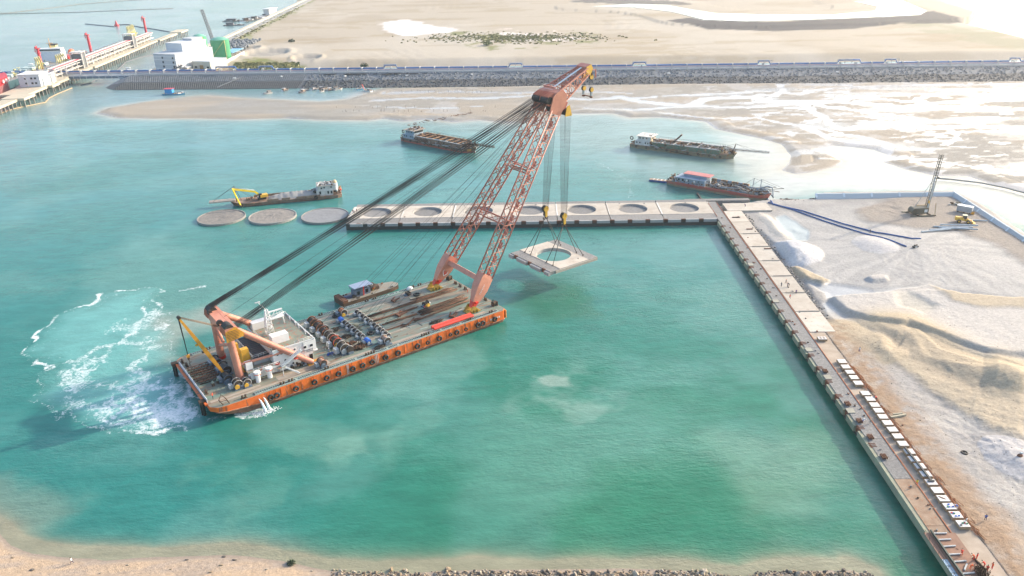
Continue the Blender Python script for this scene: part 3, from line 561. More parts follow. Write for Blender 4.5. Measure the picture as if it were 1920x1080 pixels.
def build_hull():
    pl_ = [(0, 2.2), (1.6, .5), (4, 0), (BL - 1.2, 0), (BL, 1.2), (BL, BW - 1.5), (BL - 1.5, BW), (3, BW), (0, BW - 2.5)]
    mb = MB(); ins = lambda k: [(min(max(x, k), BL - k), min(max(y, k), BW - k)) for x, y in pl_]
    # side view: the stern rakes up out of the water
    st = [(0, 2.9, 2.2, 2.5), (1.6, 2.75, .5, .8), (4, 2.45, 0, 0), (18, .95, 0, 0), (BL - 1.2, .95, 0, 0), (BL, .95, 1.2, 1.5)]
    rg = [[(x, a_, zb_), (x, a_, BZ - .02), (x, BW - b_, BZ - .02), (x, BW - b_, zb_)] for x, zb_, a_, b_ in st]
    mb.loft(rg, M_OR, smooth=False)
    st2 = [(1.2, 2.6, 1.5, 1.5), (4, 2.3, .3, .3), (18, .9, .25, .25), (BL - 1.3, .95, .25, .25), (BL - .3, .95, 1.4, 1.7)]
    rg = [[(x, a_, min(zb_ - .3, -2.5 + (18 - x) * .28 if x < 18 else -2.5)), (x, a_, zb_ + .02), (x, BW - b_, zb_ + .02), (x, BW - b_, min(zb_ - .3, -2.5 + (18 - x) * .28 if x < 18 else -2.5))] for x, zb_, a_, b_ in st2]
    mb.loft(rg, M_HULLD, smooth=False)
    mb.build('hull', barge)
    mb = MB(); n = len(pl_); zz = lambda x: 2.9 - .1125 * x if x < 17.4 else .95
    seg = [((18, 0), (BL - 1.2, 0)), ((BL - 1.2, 0), (BL, 1.2)), ((BL, 1.2), (BL, BW - 1.5)), ((BL - 1.5, BW), (18, BW)), ((4, 0), (18, 0)), ((1.6, .5), (4, 0))]
    for a, b in seg:
        mb.bar((a[0], a[1], zz(a[0])), (b[0], b[1], zz(b[0])), .5, .22, mat('rub_rail_rust', (.42, .24, .15), .8, c2=(.16, .07, .04), sc=.8, amt=.9))
    mb.build('rubbing_rail', barge)
    mb = MB()
    for x in np.arange(19, BL - 3, 3.05): mb.box((float(x), -.05, 2.55), (.16, .14, 3.0), M_OR)
    for y in np.arange(3, BW - 3, 3.3): mb.box((-.05, float(y), 3.5), (.14, .16, 1.1), M_OR)
    mb.build('hull_rib', barge, kind='stuff')
    mb = MB(); mb.prism([(x * .998 + .1, y * .994 + .1) for x, y in pl_], BZ - .019, BZ + .01, M_DECK); mb.build('deck_plating', barge)
    mb = MB(); mb.box((.35, 18, BZ + .5), (.18, 26, 1.0), mat('bulwark_white', (.74, .75, .78), .5)); mb.box((-.35, 18, BZ - .1), (.55, 28, .5), M_OR); mb.build('stern_bulwark', barge)
    mb = MB(); mb.box((BL + .18, 1.5, 2.3), (.3, 2.2, 2.8), mat('pale_orange', (.75, .33, .08), .5)); mb.build('bow_fender_plate', barge)
    # draught and name marks near the bow: short white strokes
    mb = MB()
    for k in range(5): mb.box((91.2 + k * .85, -.12, 2.5), (.5, .04, .45 if k % 2 else .6), M_WHT)
    for k in range(4): mb.box((88.1 + k * .7, -.12, 1.9), (.22, .04, .22), M_WHT)
    mb.build('hull_lettering', barge)
build_hull()
# rusty wear lanes and the ladder-like chain walkways along both sides
def walkways():
    lane = mat('pale_worn_deck', (.36, .33, .28), .8, c2=(.28, .20, .14), sc=.6, amt=.9, c3=(.22, .10, .06), amt3=.25, sc3=1.2, stretch=(.2, 2, 1))
    strip = mat('grating_green', (.36, .44, .40), .6, c2=(.26, .32, .29), sc=1)
    rail = mat('grating_dark', (.12, .13, .12), .7)
    for y, x0, x1 in ((1.1, 12, 95), (BW - 1.1, 5, 90)):
        mb = MB(); mb.box(((x0 + x1) / 2, y, BZ + .05), (x1 - x0, 1.45, .08), strip); mb.build('side_walkway', barge)
        mb = MB()
        for x in np.arange(x0, x1, .62):
            if random.random() < .9: mb.box((float(x), y, BZ + .16), (.16, 1.0, .14), rail)
        for s_ in (-.55, .55): mb.bar((x0, y + s_, BZ + .2), (x1, y + s_, BZ + .2), .12, .12, strip)
        mb.build('walkway_rungs', barge, kind='stuff')
    mb = MB(); mb.box((47, 3.1, BZ + .02), (88, 1.1, .03), lane); mb.box((50, BW - 3.4, BZ + .02), (84, 1.1, .03), lane)
    mb.box((8, 4.6, BZ + .022), (14, 1.2, .03), lane); mb.box((66, 26.2, BZ + .02), (40, .5, .03), lane); mb.box((64, 9.4, BZ + .02), (52, .6, .03), lane)
    mb.box((52, BW - 6.4, BZ + .02), (60, .5, .03), lane); mb.box((28, 4.9, BZ + .02), (16, 3.0, .03), lane)
    mb.build('worn_deck_lane', barge)
    # tie-down lines and tread bars drawn across the deck
    mb = MB()
    for k in range(150):
        x = random.uniform(36, 94); y = random.uniform(4.5, BW - 4.5); mb.box((x, y, BZ + .07), (random.uniform(.3, 3.5), random.uniform(.1, .25), .12), random.choice([rail, M_DRUST, strip]), rz=random.uniform(-.15, .15) + (1.57 if random.random() < .25 else 0))
    mb.build('deck_clutter', barge, kind='stuff')
walkways()
# tyres hung over the side
mb = MB(); mb.torus((0, 0, 0), (0, 1, 0), .72, .33, M_BLK, 16, 8); ty = mb.build('tyre_fender', barge)
TYX = [(15.8, .95), (17.5, .95), (23.2, .9), (28.8, .9), (32.6, .9), (36.3, .9), (40.9, .95), (44.1, .9), (47.3, .9), (51.8, 1), (56.1, 1), (63.0, .95), (66.7, .72), (71.0, .95), (75.1, .65), (77.6, .95), (81.1, .7), (85.9, 1.02), (87.7, 1.02), (92.6, .95)]
for i, (x, s_) in enumerate(TYX):
    o = ty if i == 0 else inst(ty, (0, 0, 0), parent=barge)
    o.location = (x, -.42, 2.35); o.scale = (s_,) * 3
    mb = MB(); mb.bar((x - .1, -.25, 3.0), (x - .1, -.02, 4.3), .09, .05, M_CAB); mb.build('tyre_chain', barge)
mb = MB()
for x in (49, 39.2, 48.5): mb.bar((x, -.12, 4.2), (x, -.12, 1.2), .12, .08, M_RAIL); mb.bar((x + .45, -.12, 4.2), (x + .45, -.12, 1.2), .12, .08, M_RAIL)
for k in range(8): mb.bar((39.2, -.12, 1.3 + k * .38), (39.65, -.12, 1.3 + k * .38), .06, .06, M_RAIL)
mb.build('side_ladder', barge)
# bitts, rollers along the edges
mb = MB(); 
for s_ in (-.45, .45): mb.cyl((s_, 0, 0), (s_, 0, .85), .24, M_DRUST, 10); mb.cyl((s_, 0, .8), (s_, 0, .95), .32, M_DRUST, 10)
mb.box((0, 0, .08), (1.7, .7, .16), M_DRUST); bt = mb.build('bitts', barge); bt.location = (96.0, 28.5, BZ); bt.rotation_euler = (0, 0, 1.57)
for x, y, r_ in ((95.9, 25.3, 1.57), (96, 22.1, 1.57), (96.4, 13.2, 1.57), (96.4, 10.4, 1.57), (20, 1, 0), (22.5, 1, 0), (33.5, 1.0, 0), (46.6, 1, 0), (48.4, 1, 0), (66, 1, 0), (67.6, 1, 0), (83.4, .9, 0), (92, 1, 0), (10, 35, 0), (14, 35.2, 0), (30, 35.2, 0), (47, 35.2, 0), (64, 35.2, 0), (67, 35.2, 0), (82, 35.2, 0), (85, 35.2, 0), (1.6, 10, 1.57), (1.8, 29, 1.57), (1.4, 32, 1.57), (9, .9, 0)):
    inst(bt, (x, y, BZ), r_, barge)
mb = MB(); mb.cyl((-.6, 0, .9), (.6, 0, .9), .7, M_DRUST, 12); mb.box((-.75, 0, .7), (.25, 1.5, 1.5), M_DRUST); mb.box((.75, 0, .7), (.25, 1.5, 1.5), M_DRUST); mb.torus((0, .6, 1.1), (1, 0, 0), .7, .12, M_DRUST, 12, 5)
fl = mb.build('bow_fairlead', barge); fl.location = (96.4, 5.0, BZ); inst(fl, (96.2, 33, BZ), .3, barge)

# ---- sheerleg boom
def boom():
    FX, FZ, TX, TZ = 88.0, 5.4, 129.5, 63.0
    a = Vector((TX - FX, 0, TZ - FZ)); Lb = a.length; a.normalize(); dn = Vector((a.z, 0, -a.x))   # dn: towards the load side
    for sgn, nm in ((-1, 'near'), (1, 'far')):
        def ctr(t): return Vector((FX + (TX - FX) * t, 18.15 + sgn * (11.75 - 8.0 * t), FZ + (TZ - FZ) * t))
        def sec(t, dp, wd): c = ctr(t); yv = Vector((0, 1, 0)); return [c - dn * dp / 2 - yv * wd / 2, c - dn * dp / 2 + yv * wd / 2, c + dn * dp / 2 + yv * wd / 2, c + dn * dp / 2 - yv * wd / 2]
        def skew(rg, k): return rg
        leg_mb = MB(); prof = [(.030, 2.2, 1.9), (.055, 3.2, 2.5), (.10, 4.5, 3.3), (.155, 4.6, 3.5), (.17, 4.4, 3.4)]
        leg_mb.loft([sec(*p_) for p_ in prof], M_SALM, smooth=False); leg = leg_mb.build('boom_leg', barge)
        mb = MB(); mb.loft([sec(0, 1.4, 1.3), sec(.029, 2.2, 1.9)], M_RED, smooth=False)
        c = ctr(.033); mb.bar(c - Vector((0, 1.9, 0)), c + Vector((0, 1.9, 0)), 1.0, .5, M_RED); mb.build('leg_shoe', leg)
        mb = MB(); c = ctr(0)
        for s2 in (-1.5, 1.5):
            mb.prism([(-2.2, 0), (2.2, 0), (1.2, 1.3), (.3, 2.2), (-.6, 2.2)], s2 - .15, s2 + .15, M_OLY, M=Matrix.Translation((c.x, c.y, BZ)) @ Matrix.Rotation(R(90), 4, 'X'))
            for k in range(3): mb.box((c.x - 1.3 + k * 1.2, c.y + s2 * 1.25, BZ + .5), (.16, .7, 1.0), M_OLY)
        mb.box((c.x, c.y, BZ + .15), (5.0, 3.4, .2), M_OLY); mb.build('leg_foot_bracket', barge)
        # chords
        mb = MB(); dp0, wd0 = 4.2, 3.3
        def crn(t, i): k = 1 - .06 * t; return sec(t, dp0 * k, wd0 * k)[i]
        for i in range(4): mb.tube([crn(.165, i), crn(1.0, i)], .27, M_LATT, 6)
        mb.build('lattice_chord', leg)
        N_ = 24; ts = [.165 + (1 - .165) * k / N_ for k in range(N_ + 1)]
        # walkway plates inside near face gives the reddish core
        for k in range(0, N_, 1):
            if k % 2 == 0:
                mb = MB()
                q0 = (crn(ts[k], 0) + crn(ts[k], 1) + crn(ts[k], 2) + crn(ts[k], 3)) / 4; q1 = (crn(ts[min(k + 1, N_)], 0) + crn(ts[min(k + 1, N_)], 2)) / 2
                mb.bar(q0 + dn * 1.4, q1 + dn * 1.4, 1.0, .12, M_LATT)
                mb.build('inner_walkway', leg)
        for f_, (i, j) in enumerate(((0, 1), (1, 2), (2, 3), (3, 0))):
            for k in range(N_):
                if f_ in (0, 3) or k % 1 == 0:
                    p0, p1 = (crn(ts[k], i), crn(ts[k + 1], j)) if k % 2 == 0 else (crn(ts[k], j), crn(ts[k + 1], i))
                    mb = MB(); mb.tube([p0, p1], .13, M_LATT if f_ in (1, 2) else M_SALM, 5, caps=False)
                    if k % 2 == 0: mb.tube([crn(ts[k], i), crn(ts[k], j)], .085, M_LATT, 5, caps=False)
                    mb.build('lattice_brace', leg)
    def ctr2(t, s_): return Vector((FX + (TX - FX) * t, 18.15 + s_ * (11.75 - 8.0 * t), FZ + (TZ - FZ) * t))
    mb = MB(); mb.bar(ctr2(.135, -1) + Vector((0, 1.5, 0)), ctr2(.135, 1) - Vector((0, 1.5, 0)), 2.3, 1.7, M_SALM, up=a); mb.build('box_crossbeam', barge)
    for t in (.43, .70):
        mb = MB()
        for d1 in (-1.5, 1.5):
            for d2 in (-1.0, 1.0):
                mb.tube([ctr2(t, -1) + Vector((0, 1.6, 0)) + dn * d1 + a * d2, ctr2(t, 1) - Vector((0, 1.6, 0)) + dn * d1 + a * d2], .16, M_LATT, 6)
        A_, B_ = ctr2(t, -1) + Vector((0, 1.6, 0)), ctr2(t, 1) - Vector((0, 1.6, 0)); n = 4
        for k in range(n):
            p0 = A_.lerp(B_, k / n); p1 = A_.lerp(B_, (k + 1) / n); s2 = 1 if k % 2 else -1
            for d1 in (-1.5, 1.5): mb.tube([p0 + dn * d1 - a * s2, p1 + dn * d1 + a * s2], .1, M_LATT, 5)
            for d2 in (-1, 1): mb.tube([p0 - dn * 1.5 * s2 + a * d2, p1 + dn * 1.5 * s2 + a * d2], .1, M_LATT, 5)
        if t > .6:
            mb.bar(A_ + dn * 1.2, B_ + dn * 1.2, 1.8, .2, M_LATT, up=a)
        mb.build('truss_crossbeam', barge)
    # white emblem ring on the far leg and white lettering on the near leg (side faces)
    c = ctr2(.085, 1); mb = MB()
    yv = -1.62; pts = []
    sh_ = [(0, 1.5), (.9, 1.0), (1.0, -.3), (0, -1.5), (-1.0, -.3), (-.9, 1.0)]
    P_ = [c + Vector((0, yv, 0)) + a * q[1] + dn * q[0] for q in sh_]
    for i in range(6): mb.bar(P_[i], P_[(i + 1) % 6], .22, .06, M_WHT, up=(0, 1, 0))
    P2 = [c + Vector((0, yv + .01, 0)) + a * q[1] * .62 + dn * q[0] * .62 for q in sh_]
    for i in range(6): mb.bar(P2[i], P2[(i + 1) % 6], .2, .05, M_RED, up=(0, 1, 0))
    mb.bar(P2[0], P2[3], .16, .05, M_RED, up=(0, 1, 0)); mb.build('shield_emblem', barge)
    mb = MB(); c = ctr2(.10, -1) + Vector((0, -1.72, 0)) - dn * .2
    for k in range(7):
        q = c + a * (k * .55 - 1.8) - dn * 0; mb.bar(q - dn * .2, q + dn * .2, .1, .06, M_WHT, up=(0, 1, 0)); mb.bar(q - dn * .15, q + a * .3 - dn * .15, .09, .06, M_WHT, up=(0, 1, 0))
        if k % 2: mb.bar(q + dn * .18, q + a * .3 + dn * .18, .09, .06, M_WHT, up=(0, 1, 0))
    mb.build('leg_lettering', barge)
    # head
    mr = Matrix.Rotation(R(90), 4, 'X')
    poly = [(127.4, 63.4), (128.9, 68.3), (130.4, 69.6), (132.8, 70.2), (135.0, 68.0), (133.9, 64.8), (131.9, 61.6)]
    head = thing  # noqa
    mb = MB()
    # near and far cheek plates, top plate
    for y0, y1 in ((13.3, 13.75), (22.55, 23.0)): mb.prism(poly, -y1, -y0, M_SALM, M=mr)
    mb.prism([(129.6, 68.7), (130.4, 69.6), (132.8, 70.2), (134.6, 68.4), (133.2, 67.8), (131, 68.2)], -22.5, -13.8, M_SALM, M=mr)
    hd = mb.build('boom_head', barge)
    for k in range(12):
        y = 14.3 + k * .71; mb = MB(); mb.prism([(126.9, 66.9), (127.3, 68.7), (129.6, 69.7), (131.0, 68.5), (129.6, 66.5)], -y - .07, -y + .07, M_LATT, M=mr); mb.build('sheave_plate', hd)
    for y0, y1 in ((13.9, 17.7), (18.5, 22.3)):
        mb = MB(); mb.cyl((127.9, y0, 67.2), (127.9, y1, 67.2), 1.25, M_BLK, 14); mb.build('luffing_sheave', hd)
    mb = MB(); mb.box((131.2, 18.15, 71.0), (.6, 6, .5), M_LATT); mb.tube([(129.6, 14.5, 70.6), (129.6, 21.8, 70.6), (132.8, 21.8, 71.4), (132.8, 14.5, 71.4)], .06, M_RAIL, 4); mb.build('head_railing', hd)
    # fly jib
    J = lambda t, top, s_: Vector((133.2 + 13.0 * t, 18.15 + s_ * (4.3 - 1.7 * t), 70.4 + 5.4 * t)) if top else Vector((134.6 + 12.2 * t, 18.15 + s_ * (4.3 - 1.7 * t), 66.2 + 7.4 * t))
    jib = MB()
    for top in (0, 1):
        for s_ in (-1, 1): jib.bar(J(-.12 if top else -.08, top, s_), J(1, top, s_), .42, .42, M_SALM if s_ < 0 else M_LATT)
    jb = jib.build('fly_jib', barge); n = 7
    for s_ in (-1, 1):
        for k in range(n):
            mb = MB(); t0, t1 = k / n, (k + 1) / n; mb.tube([J(t0, k % 2 == 0, s_), J(t1, k % 2 == 1, s_)], .15, M_SALM, 5); mb.tube([J(t1, 0, s_), J(t1, 1, s_)], .12, M_SALM, 5); mb.build('jib_brace', jb)
    for k in range(n):
        mb = MB(); t0, t1 = k / n, (k + 1) / n; s_ = 1 if k % 2 else -1
        mb.tube([J(t0, 1, s_), J(t1, 1, -s_)], .14, M_LATT, 5); mb.tube([J(t1, 1, 1), J(t1, 1, -1)], .13, M_LATT, 5); mb.tube([J(t0, 0, s_), J(t1, 0, -s_)], .14, M_LATT, 5); mb.build('jib_brace', jb)
    mb = MB(); mb.bar(J(0, 1, 0) + Vector((0, 0, .3)), J(.95, 1, 0) + Vector((0, 0, .3)), .9, .12, M_RAIL); mb.build('jib_catwalk', jb)
    mb = MB(); mb.prism([(145.2, 73.9), (145.4, 76.2), (147.5, 76.9), (148.4, 75.4), (147.2, 73.2)], -20.7, -15.6, M_LATT, M=mr); mb.build('jib_tip_box', jb)
    mb = MB(); mb.prism([(145.2, 73.9), (145.4, 76.2), (147.5, 76.9), (148.4, 75.4), (147.2, 73.2)], -15.55, -15.4, M_YEL, M=mr); mb.box((149.0, 15.5, 74.9), (1.6, .3, .3), M_LATT); mb.box((149.7, 15.5, 73.6), (.3, .3, 2.8), M_LATT); mb.build('jib_tip_plate', jb)
    for y in (16.1, 19.9):
        mb = MB(); mb.cyl((148, y - .45, 72.6), (148, y + .1, 72.6), 1.0, M_BLK, 14); mb.cyl((148, y - .6, 72.6), (148, y - .46, 72.6), .85, M_YEL, 12); mb.box((148, y - .2, 73.6), (.5, .9, 1.2), M_BLK); mb.build('auxiliary_sheave', jb)
        for dx in (-.8, -.3, .3, .8):
            mb = MB(); mb.tube([(148 + dx, y - .2, 72.4), (148 + dx * .7, y - .2, 68.3)], .035, M_CAB, 4); mb.build('auxiliary_rope', barge)
    # main sheave nests under the head
    for y in (14.4, 21.9):
        mb = MB(); mb.cyl((135.0, y - 1.5, 62.6), (135.0, y + 1.5, 62.6), 1.25, M_BLK, 14); mb.build('hoist_sheave', barge)
        mb = MB(); mb.prism([(133.6, 61.3), (134.4, 64.6), (135.6, 65.0), (136.6, 61.3)], -y + 1.55, -y + 1.75, M_YEL, M=mr); mb.bar((133.5, y, 63.5), (134.8, y, 66.2), .8, 2.4, M_LATT); mb.build('hoist_sheave_cheek', barge)
boom()
# hoisting ropes
for yb, xb, zb_, yt in ((13.65, 134.2, 25.4, 14.4), (22.1, 132.5, 26.3, 21.9)):
    for k in range(12):
        f_ = (k % 6 - 2.5) / 2.5; g_ = (k // 6 - .5) * 2
        mb = MB(); mb.tube([(135.0 + g_ * 1.1, yt + f_ * 1.4, 62.6), (xb + g_ * .8, yb + f_ * .75, zb_)], .05, M_CAB, 4, caps=False); mb.build('hoist_rope', barge)
    mb = MB(); mb.tube([(135 + 1.2, yt - 1.8, 62), (xb - .2, yb - 1.3, zb_)], .035, M_CAB, 4); mb.build('hoist_rope', barge)
# luffing cables
for (y0, y1, ax_, az, yy0, yy1) in ((9.6, 13.0, 12.4, 20.7, 14.0, 17.6), (24.0, 27.0, 9.9, 22.0, 18.6, 22.2)):
    for k in range(16):
        f_ = k / 15; sag = .25 if k % 3 else .9
        p0 = Vector((ax_ + (k % 2) * .7, y0 + (y1 - y0) * f_, az + .5 * (k % 2))); p1 = Vector((127.9, yy0 + (yy1 - yy0) * f_, 67.9 - (k % 2) * 1.8))
        pts = [p0.lerp(p1, t) - Vector((0, 0, 4 * sag * t * (1 - t))) for t in (0, .25, .5, .75, 1)]
        mb = MB(); mb.tube(pts, .07, M_CAB, 4, caps=False); mb.build('luffing_cable', barge)
for p0, p1 in (((11, 18, 21), (128, 18, 66)), ((57, 27.7, 5.4), (128.5, 19, 66)), ((57, 19.8, 5.4), (129, 18, 66)), ((57, 11.7, 5.4), (129, 17.5, 66)), ((42, 25, 6), (132, 21.5, 65)), ((42, 9, 6), (132, 15, 65)), ((57, 23.6, 5.4), (146, 19, 75)), ((57, 15, 5.4), (146, 17, 75)), ((50, 30, 5), (128.5, 20, 65)), ((53, 31, 6), (134, 21, 64))):
    mb = MB(); mb.tube([Vector(p0), Vector(p1)], .04, M_CAB, 4, caps=False); mb.build('running_rope', barge)

# ---- rear A-frame
def aframe():
    b0 = barge
    for y, yt in ((10.3, 12.0), (27.6, 25.0)):
        mb = MB(); mb.cyl((11.6, y, BZ), (10.9, yt, 19.2), 1.12, M_SALM, 18, 1.05); o = mb.build('gantry_leg', b0)
        mb = MB(); mb.cyl((11.65, y, BZ), (11.6, y, BZ + 1.0), 1.3, M_RED, 18); mb.build('leg_collar', o)
    for y, y2, x2 in ((12.2, 6.8, 31.6), (24.8, 30.6, 31.6)):
        mb = MB(); mb.cyl((12.8, y, 19.6), (x2, y2, BZ + .5), .95, M_SALM, 18, .9); o = mb.build('back_stay', b0)
        mb = MB(); mb.box((x2 + .6, y2, BZ + .45), (4.2, 1.6, .9), M_OYEL, top=.7); mb.build('stay_foot', o)
    mb = MB(); mb.box((11.2, 18.5, 20.1), (3.4, 17.6, 2.6), M_SALM); mb.box((12.4, 18.5, 21.42), (1.0, 14, .04), M_SALM); o = mb.build('head_girder', b0)
    mb = MB(); mb.prism([(9.5, 17.4), (9.5, 20.6), (12.4, 21.6), (14.6, 19.0), (14.4, 18.2)], -9.69, -9.5, M_OYEL, M=Matrix.Rotation(R(90), 4, 'X'))
    for k in range(7): mb.box((11.4, 9.42, 17.9 + k * .45), (3.6 - abs(k - 3) * .35, .1, .08), M_DRUST)
    mb.build('girder_end_plate', o)
    for y0, y1, z in ((9.9, 13.0, 21.1), (24.0, 27.1, 21.1)):
        mb = MB(); mb.cyl((10.8, y0, z), (10.8, y1, z), 1.35, M_BLK, 16); mb.build('gantry_sheave', o)
        for k in range(6):
            mb = MB(); mb.box((9.9, y0 + .2 + k * .56, z - .5), (1.9, .09, 1.9), M_SALM, top=.6); mb.build('sheave_cheek', o)
    mb = MB(); mb.cyl((9.8, 14.2, 21.6), (9.8, 15.0, 21.6), .9, M_BLK, 12); mb.cyl((9.7, 23.0, 21.6), (9.7, 23.6, 21.6), .7, M_BLK, 12); mb.build('deflector_sheave', o)
    mb = MB(); mb.cyl((11.4, 10.7, 9.2), (24.5, 8.6, 10.0), .38, M_SALM, 10); mb.build('tie_tube', b0)
    for p0, p1, r_ in (((11.2, 12, 15.5), (11.4, 26.6, 9.0), .5), ((11.2, 25.6, 16.0), (11.4, 21.4, 12.2), .5), ((11.3, 26.2, 13.6), (11.3, 22.8, 13.6), .42), ((11.0, 13.4, 19), (11.4, 10.8, 8.4), .55)):
        mb = MB(); mb.cyl(p0, p1, r_, M_SALM, 10); mb.build('gantry_brace', b0)
aframe()
# ---- yellow deck crane jib
def deck_crane():
    a = Vector((8.2, 15.2, 6.2)); t_ = Vector((-.3, 15, 26.1)); d = (t_ - a).normalized(); mb = MB()
    # tapered box boom with its belly and small fittings
    n = d.cross(Vector((0, 1, 0))).normalized()
    def sec(t, w_, h_): c = a.lerp(t_, t); return [c - n * h_ / 2 - Vector((0, w_ / 2, 0)), c - n * h_ / 2 + Vector((0, w_ / 2, 0)), c + n * h_ / 2 + Vector((0, w_ / 2, 0)), c + n * h_ / 2 - Vector((0, w_ / 2, 0))]
    mb.loft([sec(0, .9, .7), sec(.25, 1.1, 1.15), sec(.6, 1.0, 1.0), sec(1, .55, .55)], M_OYEL, smooth=False); o = mb.build('deck_crane_jib', barge)
    mb = MB(); mb.cyl(t_ + Vector((0, -.4, .2)), t_ + Vector((0, .4, .2)), .5, M_BLK, 10); mb.build('jib_sheave', o)
    mb = MB(); c = a.lerp(t_, .55); mb.box(c + n * .8, (.7, .5, .5), M_YEL); mb.box(c + n * .7 - d * 3, (.6, .5, .4), M_DRUST); mb.build('jib_fitting', o)
    for k in range(4):
        mb = MB(); mb.tube([t_ + Vector((.1 * k, (k - 1.5) * .3, .2)), Vector((9.6, 15.5 + k * .5, 20.0))], .05, mat('brown_rope', (.22, .14, .08), .8), 4); mb.build('topping_rope', barge)
    for k in range(4):
        mb = MB(); mb.tube([t_ + Vector((-.2 + .2 * (k % 2), (k // 2 - .5) * .6, 0)), Vector((.55 + .1 * (k % 2), 18.2, 13.2))], .05, M_CAB, 4); mb.build('jib_hoist_rope', barge)
deck_crane()
hb = thing('crane_hook', 'small brown hook block hanging from the yellow jib over the barge stern', 'hook', BM(.6, 18.2, 12.2), BANG)
mb = MB(); mb.cyl((0, -.25, .5), (0, .25, .5), .5, M_OYEL, 12); mb.box((0, 0, .0), (.5, .5, 1.0), M_DRUST); mb.build('block', hb)
mb = MB(); mb.tube([(0, 0, -.5), (.1, 0, -1.3), (.35, 0, -1.6), (.5, 0, -1.3)], .1, M_DRUST, 6); mb.build('hook', hb)
mb = MB()
for q in ((-.6, 3.4), (.8, -1.6), (.3, .9)): mb.tube([(0, 0, -1.4), (q[0], q[1], -7.6)], .06, M_CAB, 4)
mb.build('sling', hb)
for y in (6.1, 32.6):   # spuds at the stern corners
    mb = MB(); x = -.75; mb.cyl((x, y, -3), (x, y, 4.4), .42, M_BLK, 10); mb.box((x, y, 4.2), (1.7, 1.6, .9), M_DRUST); mb.cyl((x - .5, y + .5, -2), (x - .5, y + .5, 4), .2, M_BLK, 8); mb.build('spud', barge)

